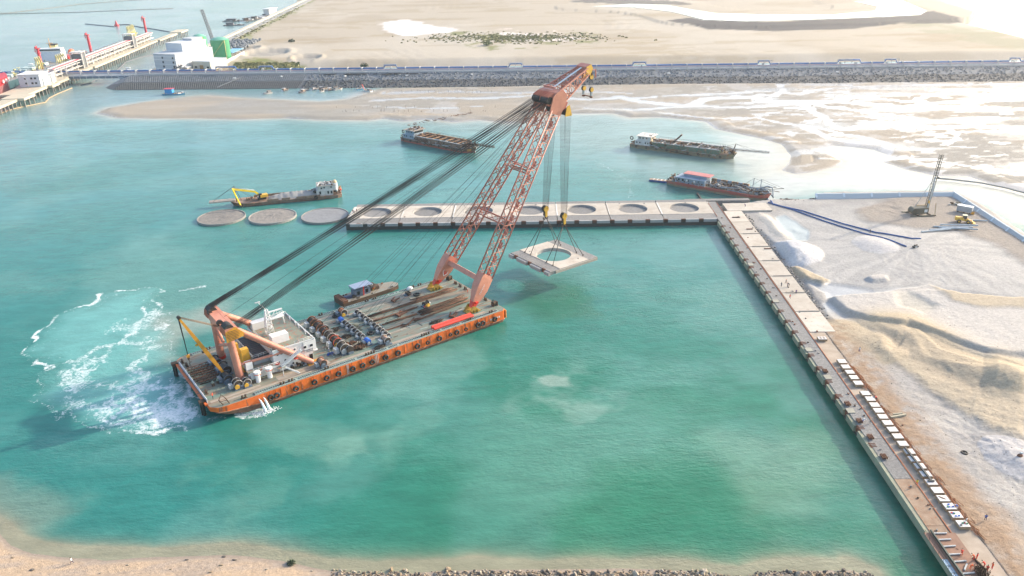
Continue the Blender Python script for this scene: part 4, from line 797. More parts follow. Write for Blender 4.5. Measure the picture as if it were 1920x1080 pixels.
# ---- deckhouse
def deckhouse():
    x0, x1, y0, y1, zt = 21.0, 33.6, 8.6, 29.6, 11.0
    dh = MB(); dh.box(((x0 + x1) / 2 - .3, (y0 + y1) / 2, (BZ + zt) / 2 + .05), (x1 - x0 - .8, y1 - y0 - .4, zt - BZ), M_WHT)
    dh.box((x1 - 1.4, 11.5, zt - 1.7), (3.8, 6.0, 3.2), M_WHT)        # bridge front
    dh.box((33.8, 18, 7.2), (1.4, 18.6, .3), M_WHT)
    H_ = dh.build('deckhouse', barge)
    mb = MB(); mb.box(((x0 + x1) / 2, (y0 + y1) / 2, zt + .12), (x1 - x0, y1 - y0, .12), M_ROOFG); mb.build('deckhouse_roof', H_)
    mb = MB()
    for yy in (y0, y1): mb.box(((x0 + x1) / 2 + .2, yy, zt + .25), (x1 - x0 + .4, .14, .35), M_WHT)
    mb.box((x1 + .1, (y0 + y1) / 2, zt + .3), (.22, y1 - y0 + .3, .5), M_WHT); mb.build('roof_parapet', H_)
    mb = MB(); mb.prism([(12.9, 0), (0, 0)][:0] or [(0, 0), (1, 0), (1, 1), (0, 1)], 0, .01, M_WHT) if 0 else None
    # windows and portholes on the near side and front
    w0 = MB(); w0.box((0, 0, 0), (.9, .08, .75), M_WIN); w0.box((0, .02, 0), (1.1, .06, .95), M_WHT); wo = w0.build('window', H_); wo.location = (30.6, 8.42, 9.4)
    inst(wo, (32.6, 8.42, 9.4), 0, H_); 
    for x in (23.6, 25.6): inst(wo, (x, 8.74, 9.6), 0, H_, .7)
    pm = MB(); pm.cyl((0, .03, 0), (0, -.06, 0), .34, M_WIN, 12); pm.torus((0, -.03, 0), (0, 1, 0), .36, .06, M_WHT, 12, 4); po = pm.build('porthole', H_); po.location = (22.4, 8.74, 7.2)
    for x, z in ((22.4, 9.6), (24.4, 7.2), (26.2, 7.2), (27.6, 9.6), (28.4, 7.0), (23.4, 5.4), (30.2, 6.4), (26.6, 5.4)): inst(po, (x, 8.74, z), 0, H_)
    mb = MB(); mb.box((32.2, 8.72, 5.4), (1.1, .1, 2.1), M_WIN); mb.build('door', H_)
    mb = MB(); mb.box((30.2, 8.74, 5.2), (.9, .1, 1.9), M_WIN); mb.build('door', H_)
    mb = MB()
    for k in range(9): mb.box((29.4 + k * .42, 8.38, 8.25), (.24, .05, .3 if k % 2 else .4), mat('lettering_dark', (.10, .12, .16), .5))
    for k in range(6): mb.box((31.0 + k * .36, 8.38, 7.75), (.2, .05, .22), mat('lettering_dark', (.10, .12, .16), .5))
    mb.build('deckhouse_lettering', H_)
    # roof boxes, mast
    for x, y, sx, sy, h_ in ((24.0, 26.0, 5.2, 2.4, 2.2), (25.2, 13.6, 5.0, 2.7, 2.4)):
        mb = MB(); mb.box((x, y, zt + .18 + h_ / 2), (sx, sy, h_), M_WHT); mb.build('roof_locker', H_)
    ms = MB(); bx, by = 24.6, 19.6; zt2 = 19.2
    def ml(t, i): s_ = 1.1 - .75 * t; return Vector((bx + (-s_, s_, s_, -s_)[i], by + (-s_, -s_, s_, s_)[i], zt + .1 + (zt2 - zt) * t))
    for i in range(4): ms.tube([ml(0, i), ml(1, i)], .13, M_WHT, 5)
    for k in range(6):
        for i in range(4):
            j = (i + 1) % 4; ms.tube([ml(k / 6, i if k % 2 else j), ml((k + 1) / 6, j if k % 2 else i)], .09, M_WHT, 5); ms.tube([ml(k / 6, i), ml(k / 6, j)], .08, M_WHT, 5)
    mo = ms.build('radar_mast', H_)
    mb = MB(); mb.box((bx + 2.2, by, zt + 5.0), (5.4, 1.3, .3), M_WHT); mb.tube([(bx + .3, by - .6, zt + 5.4), (bx + 5, by - .6, zt + 6.2), (bx + 5, by + .6, zt + 6.2), (bx + .3, by + .6, zt + 5.4)], .12, M_WHT, 5)
    mb.tube([(bx + 4.6, by, zt + 5), (bx + 4.9, by, zt + 2.2)], .12, M_WHT, 5); mb.box((bx + 2.6, by, zt + 7.2), (4.2, .4, .35), M_WHT); mb.tube([(bx + 1, by, zt + 5.2), (bx + 2.6, by, zt + 7.2)], .09, M_WHT, 4); mb.build('mast_platform', mo)
    mb = MB(); mb.tube([(bx, by, zt2), (bx - 1.8, by + 1, zt2 + 2.6)], .12, M_WHT, 5); mb.box((bx - 1.8, by + 1, zt2 + 2.6), (1.5, .3, .25), M_RAIL); mb.tube([(bx - .6, by + .3, zt2 + .8), (bx - 2.4, by - .4, zt2 + 1.0)], .09, M_WHT, 4); mb.build('mast_arm', mo)
    for x, y in ((28.5, 28.8), (30.6, 28.9), (31.6, 26.8)): 
        mb = MB(); mb.tube([(x, y, zt), (x, y, zt + 2.8)], .05, M_RAIL, 4); mb.build('whip_aerial', H_)
    for y in (24.4, 20, 17.6, 12.6): 
        mb = MB(); mb.cyl((32.9, y, zt + .2), (32.9, y, zt + 1.3), .12, M_WHT, 8); mb.box((32.9, y, zt + 1.4), (.5, .4, .4), M_WHT); mb.build('flood_lamp', H_)
    # aft casing with the black roof
    mb = MB(); mb.box((18.6, 19.2, 6.6), (4.6, 14.6, 4.8), mat('casing_grey', (.40, .42, .42), .6)); c = mb.build('engine_casing', H_)  # casing walls in one even mid grey
    mb = MB(); mb.box((18.7, 19.2, 9.1), (4.8, 15.0, .18), mat('black_roof', (.035, .037, .042), .6, c2=(.05, .05, .055), sc=2)); 
    for k in range(12): mb.box((18.7, 12.6 + k * 1.2, 9.22), (4.7, .08, .06), M_TEALD)
    mb.build('casing_roof', c)
    def rail(name, pts, h_=1.05, par=H_, r_=.055):
        mb = MB()
        for i in range(len(pts) - 1):
            a_, b_ = Vector(pts[i]), Vector(pts[i + 1])
            for hh in (h_, h_ * .55): mb.tube([a_ + Vector((0, 0, hh)), b_ + Vector((0, 0, hh))], r_, M_RAIL, 4)
            n_ = max(1, int((b_ - a_).length / 1.3))
            for k in range(n_ + 1): q = a_.lerp(b_, k / n_); mb.tube([q, q + Vector((0, 0, h_))], r_, M_RAIL, 4)
        mb.build(name, par)
    rail('railing', [(16.2, 11.6, 9.2), (16.2, 26.8, 9.2), (21.0, 29.4, 9.2)]); rail('railing', [(16.2, 11.6, 9.2), (21, 11.6, 9.2)])
    rail('railing', [(21.1, 9.0, 11.1), (21.1, 24, 11.1)]); rail('railing', [(27.8, 8.7, 11.2), (33.4, 8.7, 11.2)]); rail('railing', [(21.2, 29.4, 11.2), (33.6, 29.4, 11.2)])
    rail('railing', [(13.3, 8.0, 7.0), (13.3, 14.2, 7.0)]); rail('railing', [(13.3, 8.0, 7.0), (22.0, 7.6, 7.0)])
    # side platform with ventilators
    mb = MB(); mb.box((17.8, 9.8, 6.9), (9.2, 3.6, .22), M_ROOFG); mb.box((17.8, 8.1, 6.6), (9.2, .12, .8), M_WHT); mb.box((18.0, 10.4, 5.5), (8, 2.6, 2.6), M_WHT); mb.build('side_platform', H_)
    vm = MB(); vm.cyl((0, 0, 0), (0, 0, 2.7), .68, M_WHT, 14); vm.cyl((0, 0, 2.7), (0, 0, 3.3), .95, M_WHT, 14); vm.cyl((0, 0, 2.5), (0, 0, 2.72), .98, mat('orange_band', (.75, .14, .05), .5), 14); vo = vm.build('ventilator', H_); vo.location = (15.3, 6.9, BZ); inst(vo, (18.8, 7.2, BZ), 0, H_); inst(vo, (17.2, 12.6, 6.4), 0, H_, .8)
    mb = MB(); mb.box((14.4, 8.6, 6.0), (1.4, 1.8, 2.0), M_WHT); mb.build('vent_trunk', H_)
    mb = MB(); mb.box((14.3, 10.4, 8.4), (1.9, 1.6, 2.2), M_WHT); mb.build('locker', H_)
    mb = MB(); mb.box((15.0, 14.9, 8.1), (2.8, 2.2, 7.0), M_YEL, top=.75); mb.build('exhaust_funnel', H_); mb = MB(); mb.box((13.6, 17.6, 8.6), (1.3, 1.2, 8), M_YEL); mb.build('exhaust_funnel', H_)
    for x, y, r_ in ((21.6, 7.4, .5), (27.0, 7.2, .45)): 
        mb = MB(); mb.torus((x, y, 7.5), (0, 0, 1), r_, .14, M_RED, 12, 5); mb.build('life_ring', H_)
    # gangway stairs
    mb = MB()
    for s_ in (0, .9): mb.bar((22.2, 6.6 - s_, 7.0), (28.6, 6.2 - s_, 10.6), .14, .4, M_RAIL); mb.bar((22.2, 6.6 - s_, 8.0), (28.6, 6.2 - s_, 11.6), .07, .07, M_RAIL)
    for k in range(18): t = k / 18; mb.box((22.2 + 6.4 * t, 6.0 - .4 * t, 7.05 + 3.6 * t), (.3, .9, .06), M_RAIL)
    mb.box((22.0, 6.2, 6.95), (2.2, 1.8, .14), M_ROOFG); mb.bar((22.2, 5.4, 4.2), (22.2, 5.4, 7), .16, .16, M_WHT)
    for s_ in (0, .8): mb.bar((22.8, 5.6 - s_, 7.0), (26.4, 4.4 - s_, 4.4), .12, .3, M_RAIL); mb.bar((21.4, 7.4 - s_, 7.0), (17, 7.8 - s_, 7.6), .1, .2, M_RAIL)
    mb.build('gangway_stair', H_)
    mb = MB(); mb.cyl((22, 8.2, 5.2), (25, 8.2, 5.2), .7, mat('tank_grey', (.5, .52, .52), .4), 14); mb.build('deck_tank', H_)
    mb = MB()
    for k in range(26): mb.box((random.uniform(25.5, 31), random.uniform(6.8, 8.3), BZ + random.uniform(.2, 1.1)), tuple(random.uniform(.2, .8) for _ in range(3)), random.choice([M_BLK, M_DRUST, M_BGRY, M_GRYM]), rz=random.random())
    mb.build('stacked_gear', H_, kind='stuff')
deckhouse()

# ---- winches: base, drum, flanges, motor
def winch(name, x, y, L_, r_, rot, flm=M_GRYM, drm=M_DRUM, motor=M_GRYM, gear=M_YEL, cover=None):
    """drum axis along local x before rotation"""
    base = MB(); base.box((0, 0, .18), (L_ + 1.6, r_ * 2.0, .36), M_BGRY)
    for s_ in (-1, 1): base.box((s_ * (L_ / 2 + .22), 0, r_ * .65), (.24, r_ * 1.0, r_ * 1.2), M_BGRY, top=.8)
    o = base.build(name, barge); o.location = (x, y, BZ); o.rotation_euler = (0, 0, rot)
    mb = MB(); mb.cyl((-L_ / 2, 0, r_ * 1.1), (L_ / 2, 0, r_ * 1.1), r_ * .78, drm, 14)
    if cover: mb = MB(); mb.cyl((-L_ / 2, 0, r_ * 1.1), (L_ / 2, 0, r_ * 1.1), r_ * .95, cover, 10)
    mb.build('drum', o)
    if not cover:
        for s_ in (-1, 1):
            mb = MB(); mb.cyl((s_ * L_ / 2 - .06, 0, r_ * 1.1), (s_ * L_ / 2 + .06, 0, r_ * 1.1), r_ * .98, M_DRUM, 18); mb.torus((s_ * L_ / 2, 0, r_ * 1.1), (1, 0, 0), r_, .1, flm, 18, 5); mb.build('flange', o)
    mb = MB(); mb.box((-L_ * .1, -r_ * 1.45, r_ * .75), (L_ * .75, r_ * .9, r_ * 1.0), motor, top=.9); mb.cyl((-L_ * .5 - .1, -r_ * 1.4, r_ * .8), (-L_ * .5 + .5, -r_ * 1.4, r_ * .8), r_ * .4, motor, 10); mb.build('motor', o)
    mb = MB(); mb.cyl((L_ / 2 + .3, -r_ * .4, r_ * .7), (L_ / 2 + .7, -r_ * .4, r_ * .7), r_ * .55, gear, 12); mb.build('brake', o)
    return o
HOT = mat('flange_red', (.62, .10, .05), .5); RSTF = mat('flange_rust', (.30, .11, .06), .6); PALE = mat('flange_pale', (.50, .50, .48), .5, c2=(.32, .28, .24), sc=1.5, amt=.8)
r90 = -R(90)   # drum across the barge, motor on the stern side
for i, (y, fm, r_) in enumerate(((29.6, RSTF, 1.55), (25.2, RSTF, 1.55), (20.8, RSTF, 1.5), (16.8, PALE, 1.6), (12.6, HOT, 1.6), (7.6, PALE, 1.65))):
    winch('main_winch', 42.0, y, 2.6, r_ * .93, r90, fm, M_DRUM, M_GRYM, M_GRYM if i % 2 else M_OLY)
    mb = MB(); mb.cyl((0, -.5, 1.3), (0, .5, 1.3), 1.15, M_DRUM, 14); mb.torus((0, .5, 1.3), (0, 1, 0), 1.15, .08, M_GRYM, 14, 4); mb.box((0, 0, .4), (1.6, 1.4, .8), M_BGRY); o = mb.build('rope_guide_drum', barge); o.location = (43.2, y - 2.1, BZ)
for y, cv in ((26.4, M_BLUE), (23.0, None), (19.5, None), (15.9, None), (12.3, None), (8.0, M_BLUE)):
    winch('anchor_winch', 50.3, y, 1.9, .85, r90, M_GRYM, M_DRUM, M_GRYM, M_GRYM, cv)
for y in (27.7, 23.6, 19.8, 15.5, 11.7, 7.9):
    winch('mooring_winch', 57.0, y, 1.9, .8, r90, PALE, M_DRUM, M_GRYM, M_GRYM)
winch('capstan_winch', 54.8, 4.6, 2.6, 1.15, r90, PALE, mat('drum_pale_rust', (.36, .24, .18), .7, c2=(.2, .12, .08)), M_GRYM, M_BGRY)
winch('capstan_winch', 53.0, 31.0, 2.6, 1.15, r90, PALE, mat('drum_orange', (.45, .17, .07), .7, c2=(.25, .09, .05)), M_BGRY, M_YEL)
winch('stay_winch', 33.4, 4.0, 2.4, 1.1, r90, RSTF, mat('drum_pale_rust', (.36, .24, .18)), M_GRYM, M_BGRY)
winch('stern_winch', 9.6, 7.6, 1.8, 1.25, r90, PALE, M_DRUM, M_GRYM, M_YEL); winch('stern_winch', 12.0, 7.0, 1.4, 1.1, r90, PALE, M_DRUM, M_WHT, M_YEL)
winch('stern_winch', 8.4, 13.2, 3.4, 1.2, r90, M_BGRY, M_TEALD, M_BGRY, M_BGRY); winch('stern_winch', 9.8, 18.4, 4.0, 1.3, r90, M_BGRY, M_TEALD, M_BGRY, M_BGRY); winch('stern_winch', 9.2, 24.4, 3.4, 1.2, r90, M_BGRY, M_TEALD, M_BGRY, M_BGRY)
winch('deck_winch', 78.2, 19.6, 1.8, .8, .3, M_BLK, M_DRUM, M_YEL, M_GRYM)
winch('deck_winch', 77.8, 31.2, 1.2, .6, .3, M_BLK, M_DRUM, M_DRUST, M_DRUST)
# ================================================================ THINGS LYING ON THE BARGE
def T1(mb, name, label, cat, loc, rz=0, group=None):
    o = mb.build(name); o.location = loc; o.rotation_euler = (0, 0, rz); return tag(o, label, cat, group)
# coiled and laid-out wire rope: bundles
def ropeset(name, label, x0, x1, y, w_, n, h=.22, slant=0.0):
    mb = MB()
    for k in range(n):
        yy = y + (k / max(1, n - 1) - .5) * w_; a_ = x0 + random.uniform(0, 2.5); b_ = x1 - random.uniform(0, 2.5); m_ = 6
        pts = [BM(a_ + (b_ - a_) * i / m_, yy + slant * i / m_ + random.uniform(-.12, .12), BZ + .15 + random.uniform(0, h)) - BM(0, 0, 0) for i in range(m_ + 1)]
        mb.tube(pts, .13, random.choice([M_DRUST, M_DRUST, M_RUST]), 5)
    o = mb.build(name); o.location = BM(0, 0, 0); return tag(o, label, 'wire ropes')
ropeset('wire_rope_bundle', 'widest dark mat of heavy wire ropes laid beside the near boom foot', 72.5, 93.0, 15.2, 3.6, 18, .5, 1.4)
ropeset('wire_rope_bundle', 'long dark ropes laid from the winches to the middle of the foredeck', 58, 94, 24.0, 1.2, 6, .3, .2)
ropeset('wire_rope_bundle', 'thin pair of ropes laid along the deck nearest the far boom foot', 76, 94, 26.0, .9, 4, .3)
ropeset('wire_rope_bundle', 'dark rope line running past the rusty anchor on the foredeck', 58, 76, 20.0, .7, 4, .2, .3)
ropeset('wire_rope_bundle', 'rope line between the rusty anchor and the wide mat of ropes', 59, 73, 16.0, .7, 4, .2, -.4)
ropeset('wire_rope_bundle', 'long rope bundle edging the wide mat on its near side', 68, 92, 11.8, .7, 4, .2, 1.6)
mb = MB(); pts = []
for i in range(30):
    t = i / 29; pts.append(BM(58 + 14 * t, 11.8 + (1.2 * math.sin(t * 9) if t > .45 else 0), BZ + .2) - BM(58, 12, 0))
mb.tube(pts, .17, M_RUST, 6); mb.tube([p + Vector((.2, -.5 + .1 * i, .0)) if 12 < i < 24 else p for i, p in enumerate(pts)], .15, M_DRUST, 6)
T1(mb, 'thick_hawser', 'brown hawser lying in open loops on the near side of the foredeck', 'rope', BM(58, 12, 0))
def anchor(x, y, rz, label, s_=1.0):
    t = thing('anchor', label, 'anchor', BM(x, y, BZ), BANG + rz)
    mb = MB(); mb.bar((0, 0, .35), (3.6 * s_, 0, .35), .34, .34, M_RUST); mb.build('shank', t)
    mb = MB(); mb.box((0, 0, .35), (.8, 2.0 * s_, .6), M_RUST); mb.build('crown', t)
    for q in (-1, 1):
        mb = MB(); mb.bar((0, q * .8 * s_, .4), (2.0 * s_, q * 1.2 * s_, .9), .5, .2, M_RUST); mb.build('fluke', t)
anchor(67.0, 18.6, .1, 'rusty orange anchor lying in the middle of the foredeck')
anchor(80.3, 6.6, .6, 'brown anchor lying just aft of the near boom foot')
anchor(71.2, 29.6, .2, 'small brown anchor by the far edge of the foredeck', .8)
def tube_thing(y, label):
    mb = MB(); mb.cyl((70.6, 0, .75), (85.6, 0, .75), .5, mat('fresh_red_paint', (.80, .07, .04), .4, c2=(.65, .06, .04), sc=.5), 16); T1(mb, 'red_steel_tube', label, 'steel tube', BM(0, y, BZ), BANG, 'red steel tubes on the barge deck')
tube_thing(2.0, 'bright red steel tube on the barge deck, nearer the orange hull side'); tube_thing(3.4, 'bright red steel tube on the barge deck, farther from the hull side')
for x, y, r_, lb in ((80.2, 28.9, 1.0, 'black rubber tyre lying flat beside the far boom leg'), (53.9, 13.1, .9, 'black tyre lying flat beside the second row of winches'), (50.4, 31.2, .8, 'dark tyre lying flat by the orange winch drum'), (51.6, 33.2, .7, 'dark tyre lying flat at the far deck edge near the winches')):
    mb = MB(); mb.torus((0, 0, .25), (0, 0, 1), r_, .32, M_BLK, 18, 7); T1(mb, 'loose_tyre', lb, 'tyre', BM(x, y, BZ))
mb = MB(); mb.ball((0, 0, .4), 1.0, M_WHT, 10, 6, (1.3, .9, .8)); mb.box((0, 0, .2), (2.2, 1.4, .3), M_GRYM); T1(mb, 'life_raft', 'white life raft canister on the far edge of the barge deck', 'life raft', BM(80.6, 34.6, BZ), BANG)
for x, y, sx, sy, lb in ((45.4, 10.4, 4.4, 1.6, 'heap of rusty brown chain between the winch rows'), (46.4, 6.4, 5, 1.8, 'heap of rusty chain beside the winch with the pale wheel')):
    mb = MB()
    for k in range(110):
        mb.torus((random.gauss(0, sx * .25), random.gauss(0, sy * .3), .25 + random.random() * .5), (random.gauss(0, 1), random.gauss(0, 1), random.gauss(0, 1)), .25, .09, random.choice([M_RUST, M_DRUST]), 6, 4)
    o = T1(mb, 'chain_heap', lb, 'chain', BM(x, y, BZ), BANG)
def netpile(x, y, sx, sy, lb, m_=None, cat='scrap pile', name='rope_heap', n=60):
    mb = MB()
    for k in range(n):
        q = random.uniform(0, 6.28); r1 = random.random() ** .5; px_, py_ = sx * r1 * math.cos(q), sy * r1 * math.sin(q); h_ = .5 * (1 - r1)
        mb.tube([(px_ + random.uniform(-.5, .5), py_ + random.uniform(-.4, .4), .1 + h_ + random.random() * .2) for _ in range(4)], .07, m_ or random.choice([M_DRUST, M_CAB]), 4)
    return T1(mb, name, lb, cat, BM(x, y, BZ), BANG)
netpile(45.8, 22.6, 2.0, 1.2, 'dark heap of tangled rope with a red strap behind the winches', name='rope_heap', cat='rope heap')
netpile(47.0, 15.8, 1.4, 1.6, 'heap of pale scrap parts between the winch rows')
netpile(52.4, 19.2, 1.3, 2.6, 'thin tangle of old netting between the second and third winch rows', mat('net_green_brown', (.15, .15, .11), .9), 'net', 'net_heap', 40)
netpile(52.0, 3.0, 2.4, .9, 'dark oval heap of rope behind the big near-side winch', None, 'rope heap', 'rope_heap', 80)
netpile(48.4, 8.2, 2.2, .9, 'dark oval heap of rope beside the blue covered winch', None, 'rope heap', 'rope_heap', 70)
netpile(74.5, 6.8, 2.6, 1.0, 'dark tangle of shackles aft of the two red tubes', None, 'rope heap', 'rope_heap', 70)
netpile(38.6, 8.6, 1.4, 1.0, 'blue and pale gear heaped by the deckhouse door', M_BLUE, 'gear heap', 'gear_heap', 20)
# loose lifting frames on the stern
def frame(x, y, w_, l_, rz, lb, h=1.0):
    t = thing('lifting_frame', lb, 'steel frame', BM(x, y, BZ), BANG + rz)
    for s_ in (-1, 1):
        mb = MB(); mb.bar((-l_ / 2, s_ * w_ / 2, .2), (l_ / 2, s_ * w_ / 2, .2), .22, .22, M_DRUST); mb.bar((-l_ / 2, s_ * w_ / 2, h), (l_ / 2, s_ * w_ / 2, h), .18, .18, M_RUST); mb.build('side_beam', t)
        n = 6
        for k in range(n):
            mb = MB(); a_ = -l_ / 2 + l_ * k / n; b_ = a_ + l_ / n; mb.bar((a_, s_ * w_ / 2, .2 if k % 2 else h), (b_, s_ * w_ / 2, h if k % 2 else .2), .12, .12, M_DRUST); mb.build('brace', t)
    for k in range(4): mb = MB(); x_ = -l_ / 2 + l_ * k / 3; mb.bar((x_, -w_ / 2, h), (x_, w_ / 2, h), .14, .14, M_DRUST); mb.build('cross_beam', t)
frame(4.0, 25.0, 1.6, 6.0, .05, 'farthest rusty lifting frame on the barge stern'); frame(4.2, 22.0, 1.4, 6.4, -.05, 'second rusty lifting frame from the far side of the stern')
frame(4.4, 19.0, 1.5, 6.6, .04, 'third rusty lifting frame from the far side of the stern'); frame(4.6, 16.2, 1.4, 6.0, .0, 'nearest rusty lifting frame on the barge stern')
mb = MB(); mb.tube([(0, -.6, 0), (-.9, -.3, 1.8), (0, .2, 3.0), (.9, -.3, 1.8), (1.6, -.8, 0)], .14, M_DRUST, 5); mb.bar((-.9, -.3, 1.2), (1.2, -.5, 1.2), .14, .14, M_DRUST); T1(mb, 'mooring_davit', 'black triangular bracket on the near stern corner', 'bracket', BM(3.4, 1.6, BZ - .1), BANG)
for x, y, lb in ((4.4, 12.9, 'left of two bottle-shaped pumps on the stern deck'), (6.0, 13.4, 'right of two bottle-shaped pumps on the stern deck')):
    mb = MB(); mb.cyl((0, 0, 0), (0, 0, .9), .45, M_DRUST, 10); mb.cyl((0, 0, .9), (0, 0, 1.6), .45, mat('pump_green', (.20, .25, .2), .6), 10, .2); T1(mb, 'pump', lb, 'pump', BM(x, y, BZ))
# hanging main hook blocks with slings
def hookblock(x, y, z, lb, tgt):
    t = thing('hook_block', lb, 'hook block', BM(x, y, z), BANG)
    mb = MB(); mb.cyl((0, -.2, 0), (0, .95, 0), 1.15, M_BLK, 16); mb.build('sheave', t)
    mb = MB(); mb.cyl((0, -.62, 0), (0, -.25, 0), 1.05, M_YEL, 14); mb.box((0, -.42, -1.7), (.9, .35, 2.6), M_YEL); mb.build('yellow_cheek', t)
    mb = MB(); mb.box((0, .55, -1.6), (1.0, .5, 2.2), M_BLK); mb.box((0, 0, -3.0), (.5, .6, 1.0), M_DRUST); mb.build('swivel', t)
    for s_ in (-1, 1):
        mb = MB(); mb.tube([(0, 0, -3.3), (s_ * .5, 0, -4.0), (s_ * 1.0, 0, -3.8), (s_ * 1.1, 0, -3.1)], .2, M_DRUST, 6); mb.build('hook', t)
    for i, (tx, ty_) in enumerate(tgt):
        q = Vector((tx - x, ty_ - y, 8.75 - z)); mb = MB(); s_ = 1 if tx > x else -1; mb.tube([(s_ * .6, 0, -4.0), q], .12, M_CAB, 6); mb.build('sling', t)
        mb = MB(); mb.torus(q + Vector((0, 0, .0)), (0, 1, 0), .3, .09, M_DRUST, 10, 4); mb.build('shackle', t)
hookblock(134.2, 13.65, 25.3, 'nearer yellow hook block holding the lifted slab with four slings', [(127.1, 15.0), (127.0, 11.2), (141.7, 15.1), (141.7, 11.4)])
hookblock(132.5, 22.1, 26.2, 'farther yellow hook block holding the lifted slab with four slings', [(127.0, 27.8), (127.3, 24.6), (142.5, 28.5), (142.0, 24.7)])
t = thing('auxiliary_hook_pair', 'pair of small brown hook blocks joined by a bar under the jib tip', 'hook block', BM(148, 18, 66), BANG)
for y in (-2.1, 1.9):
    mb = MB(); mb.cyl((0, y - .5, 2.2), (0, y + .1, 2.2), .85, M_BLK, 14); mb.cyl((0, y - .7, 2.2), (0, y - .5, 2.2), .75, M_YEL, 12); mb.box((0, y - .2, .9), (.6, .7, 1.7), M_GRYM); mb.ball((0, y - .2, -.4), .65, M_RUST, 8, 5, (1, 1, .5)); mb.build('block', t)
mb = MB(); mb.bar((0, -2.3, -.2), (0, 1.7, -.2), .3, .3, M_RUST); mb.build('spreader_bar', t)
# ---- ring and plate mesh with a round hole
def holed(mb, cx, cy, hx, hy, r, z0, z1, m_, n=40, side=None):
    """rectangle hx,hy (half sizes) with a round hole"""
    out = []; inn = []
    for k in range(n):
        t_ = 2 * math.pi * k / n + math.pi / n * 0; c, s_ = math.cos(t_), math.sin(t_)
        q = min(hx / abs(c) if abs(c) > 1e-6 else 1e9, hy / abs(s_) if abs(s_) > 1e-6 else 1e9); out.append((cx + c * q, cy + s_ * q)); inn.append((cx + c * r, cy + s_ * r))
    # insert true corners
    def cornerize(i):
        a_, b_ = out[i], out[(i + 1) % n]
        if abs(a_[0] - b_[0]) > 1e-4 and abs(a_[1] - b_[1]) > 1e-4: return (cx + hx * (1 if (a_[0] + b_[0]) / 2 > cx else -1), cy + hy * (1 if (a_[1] + b_[1]) / 2 > cy else -1))
    for i in range(n):
        j = (i + 1) % n; c_ = cornerize(i); o_ = [out[i]] + ([c_] if c_ else []) + [out[j]]
        top = [(x, y, z1) for x, y in o_] + [(inn[j][0], inn[j][1], z1), (inn[i][0], inn[i][1], z1)]; mb.raw(top, [tuple(range(len(top)))], m_)
        bot = [(x, y, z0) for x, y, _ in top]; mb.raw(bot, [tuple(range(len(bot)))[::-1]], m_)
        mb.raw([(*inn[i], z0), (*inn[j], z0), (*inn[j], z1), (*inn[i], z1)], [(3, 2, 1, 0)][::1], side or m_)
        for a_, b_ in zip(o_[:-1], o_[1:]): mb.raw([(*a_, z0), (*b_, z0), (*b_, z1), (*a_, z1)], [(0, 1, 2, 3)], side or m_)
M_CONC = mat('pale_concrete', (.53, .485, .415), .85, c2=(.40, .345, .28), sc=.18, amt=.9, c3=(.33, .26, .20), amt3=.26, sc3=.7, bump=.15, bsc=3)
M_CSIDE = mat('concrete_side', (.33, .29, .245), .9, c2=(.42, .38, .32), sc=.8, amt=.8, bump=.3)
M_CGREY = mat('rough_grey_concrete', (.25, .245, .235), .95, c2=(.15, .145, .14), sc=1.4, amt=.95, c3=(.34, .33, .31), amt3=.3, sc3=3.5, bump=.9, bsc=4)
M_NOTCH = mat('notch_rust', (.13, .06, .045), .9, c2=(.22, .10, .06), sc=2, amt=.9)
sl = thing('concrete_slab', 'square concrete slab with a round hole hanging from the crane over the water', 'concrete slab', BM(134.2, 19.5, 7.6), BANG)
mb = MB(); holed(mb, 0, 0, 6.9, 11.9, 6.55, -.45, .9, M_CONC, 48, mat('hole_rim_grey', (.40, .38, .36), .85)); mb.build('slab_body', sl)
mb = MB(); mb.box((-9.1, 0, .15), (4.36, 23.8, 1.2), M_CGREY); mb.box((9.1, 0, .15), (4.36, 23.8, 1.2), M_CGREY); mb.build('rough_edge_strip', sl)
for y in (-8.2, 0, 8.2):
    mb = MB(); mb.box((-11.35, y, .2), (.5, 1.7, 1.5), M_NOTCH); mb.build('fender_recess', sl)
for y0, y1 in ((-11.9, -9.2), (-7.2, -1), (1, 7.2), (9.2, 11.9)):
    mb = MB(); mb.box((-11.75, (y0 + y1) / 2, -.1), (.9, y1 - y0, 1.3), mat('edge_block_concrete', (.36, .355, .35), .9, c2=(.28, .27, .26), sc=1, bump=.3)); mb.build('edge_block', sl)
mb = MB(); mb.box((1.0, -12.1, .1), (20, .4, .9), M_CSIDE); mb.build('slab_edge_beam', sl)
mb = MB(); mb.box((4.5, -8.8, .93), (.5, .35, .12), M_DRUST); mb.box((-5, 8, .93), (.5, .3, .1), M_DRUST); mb.build('lifting_eye', sl)

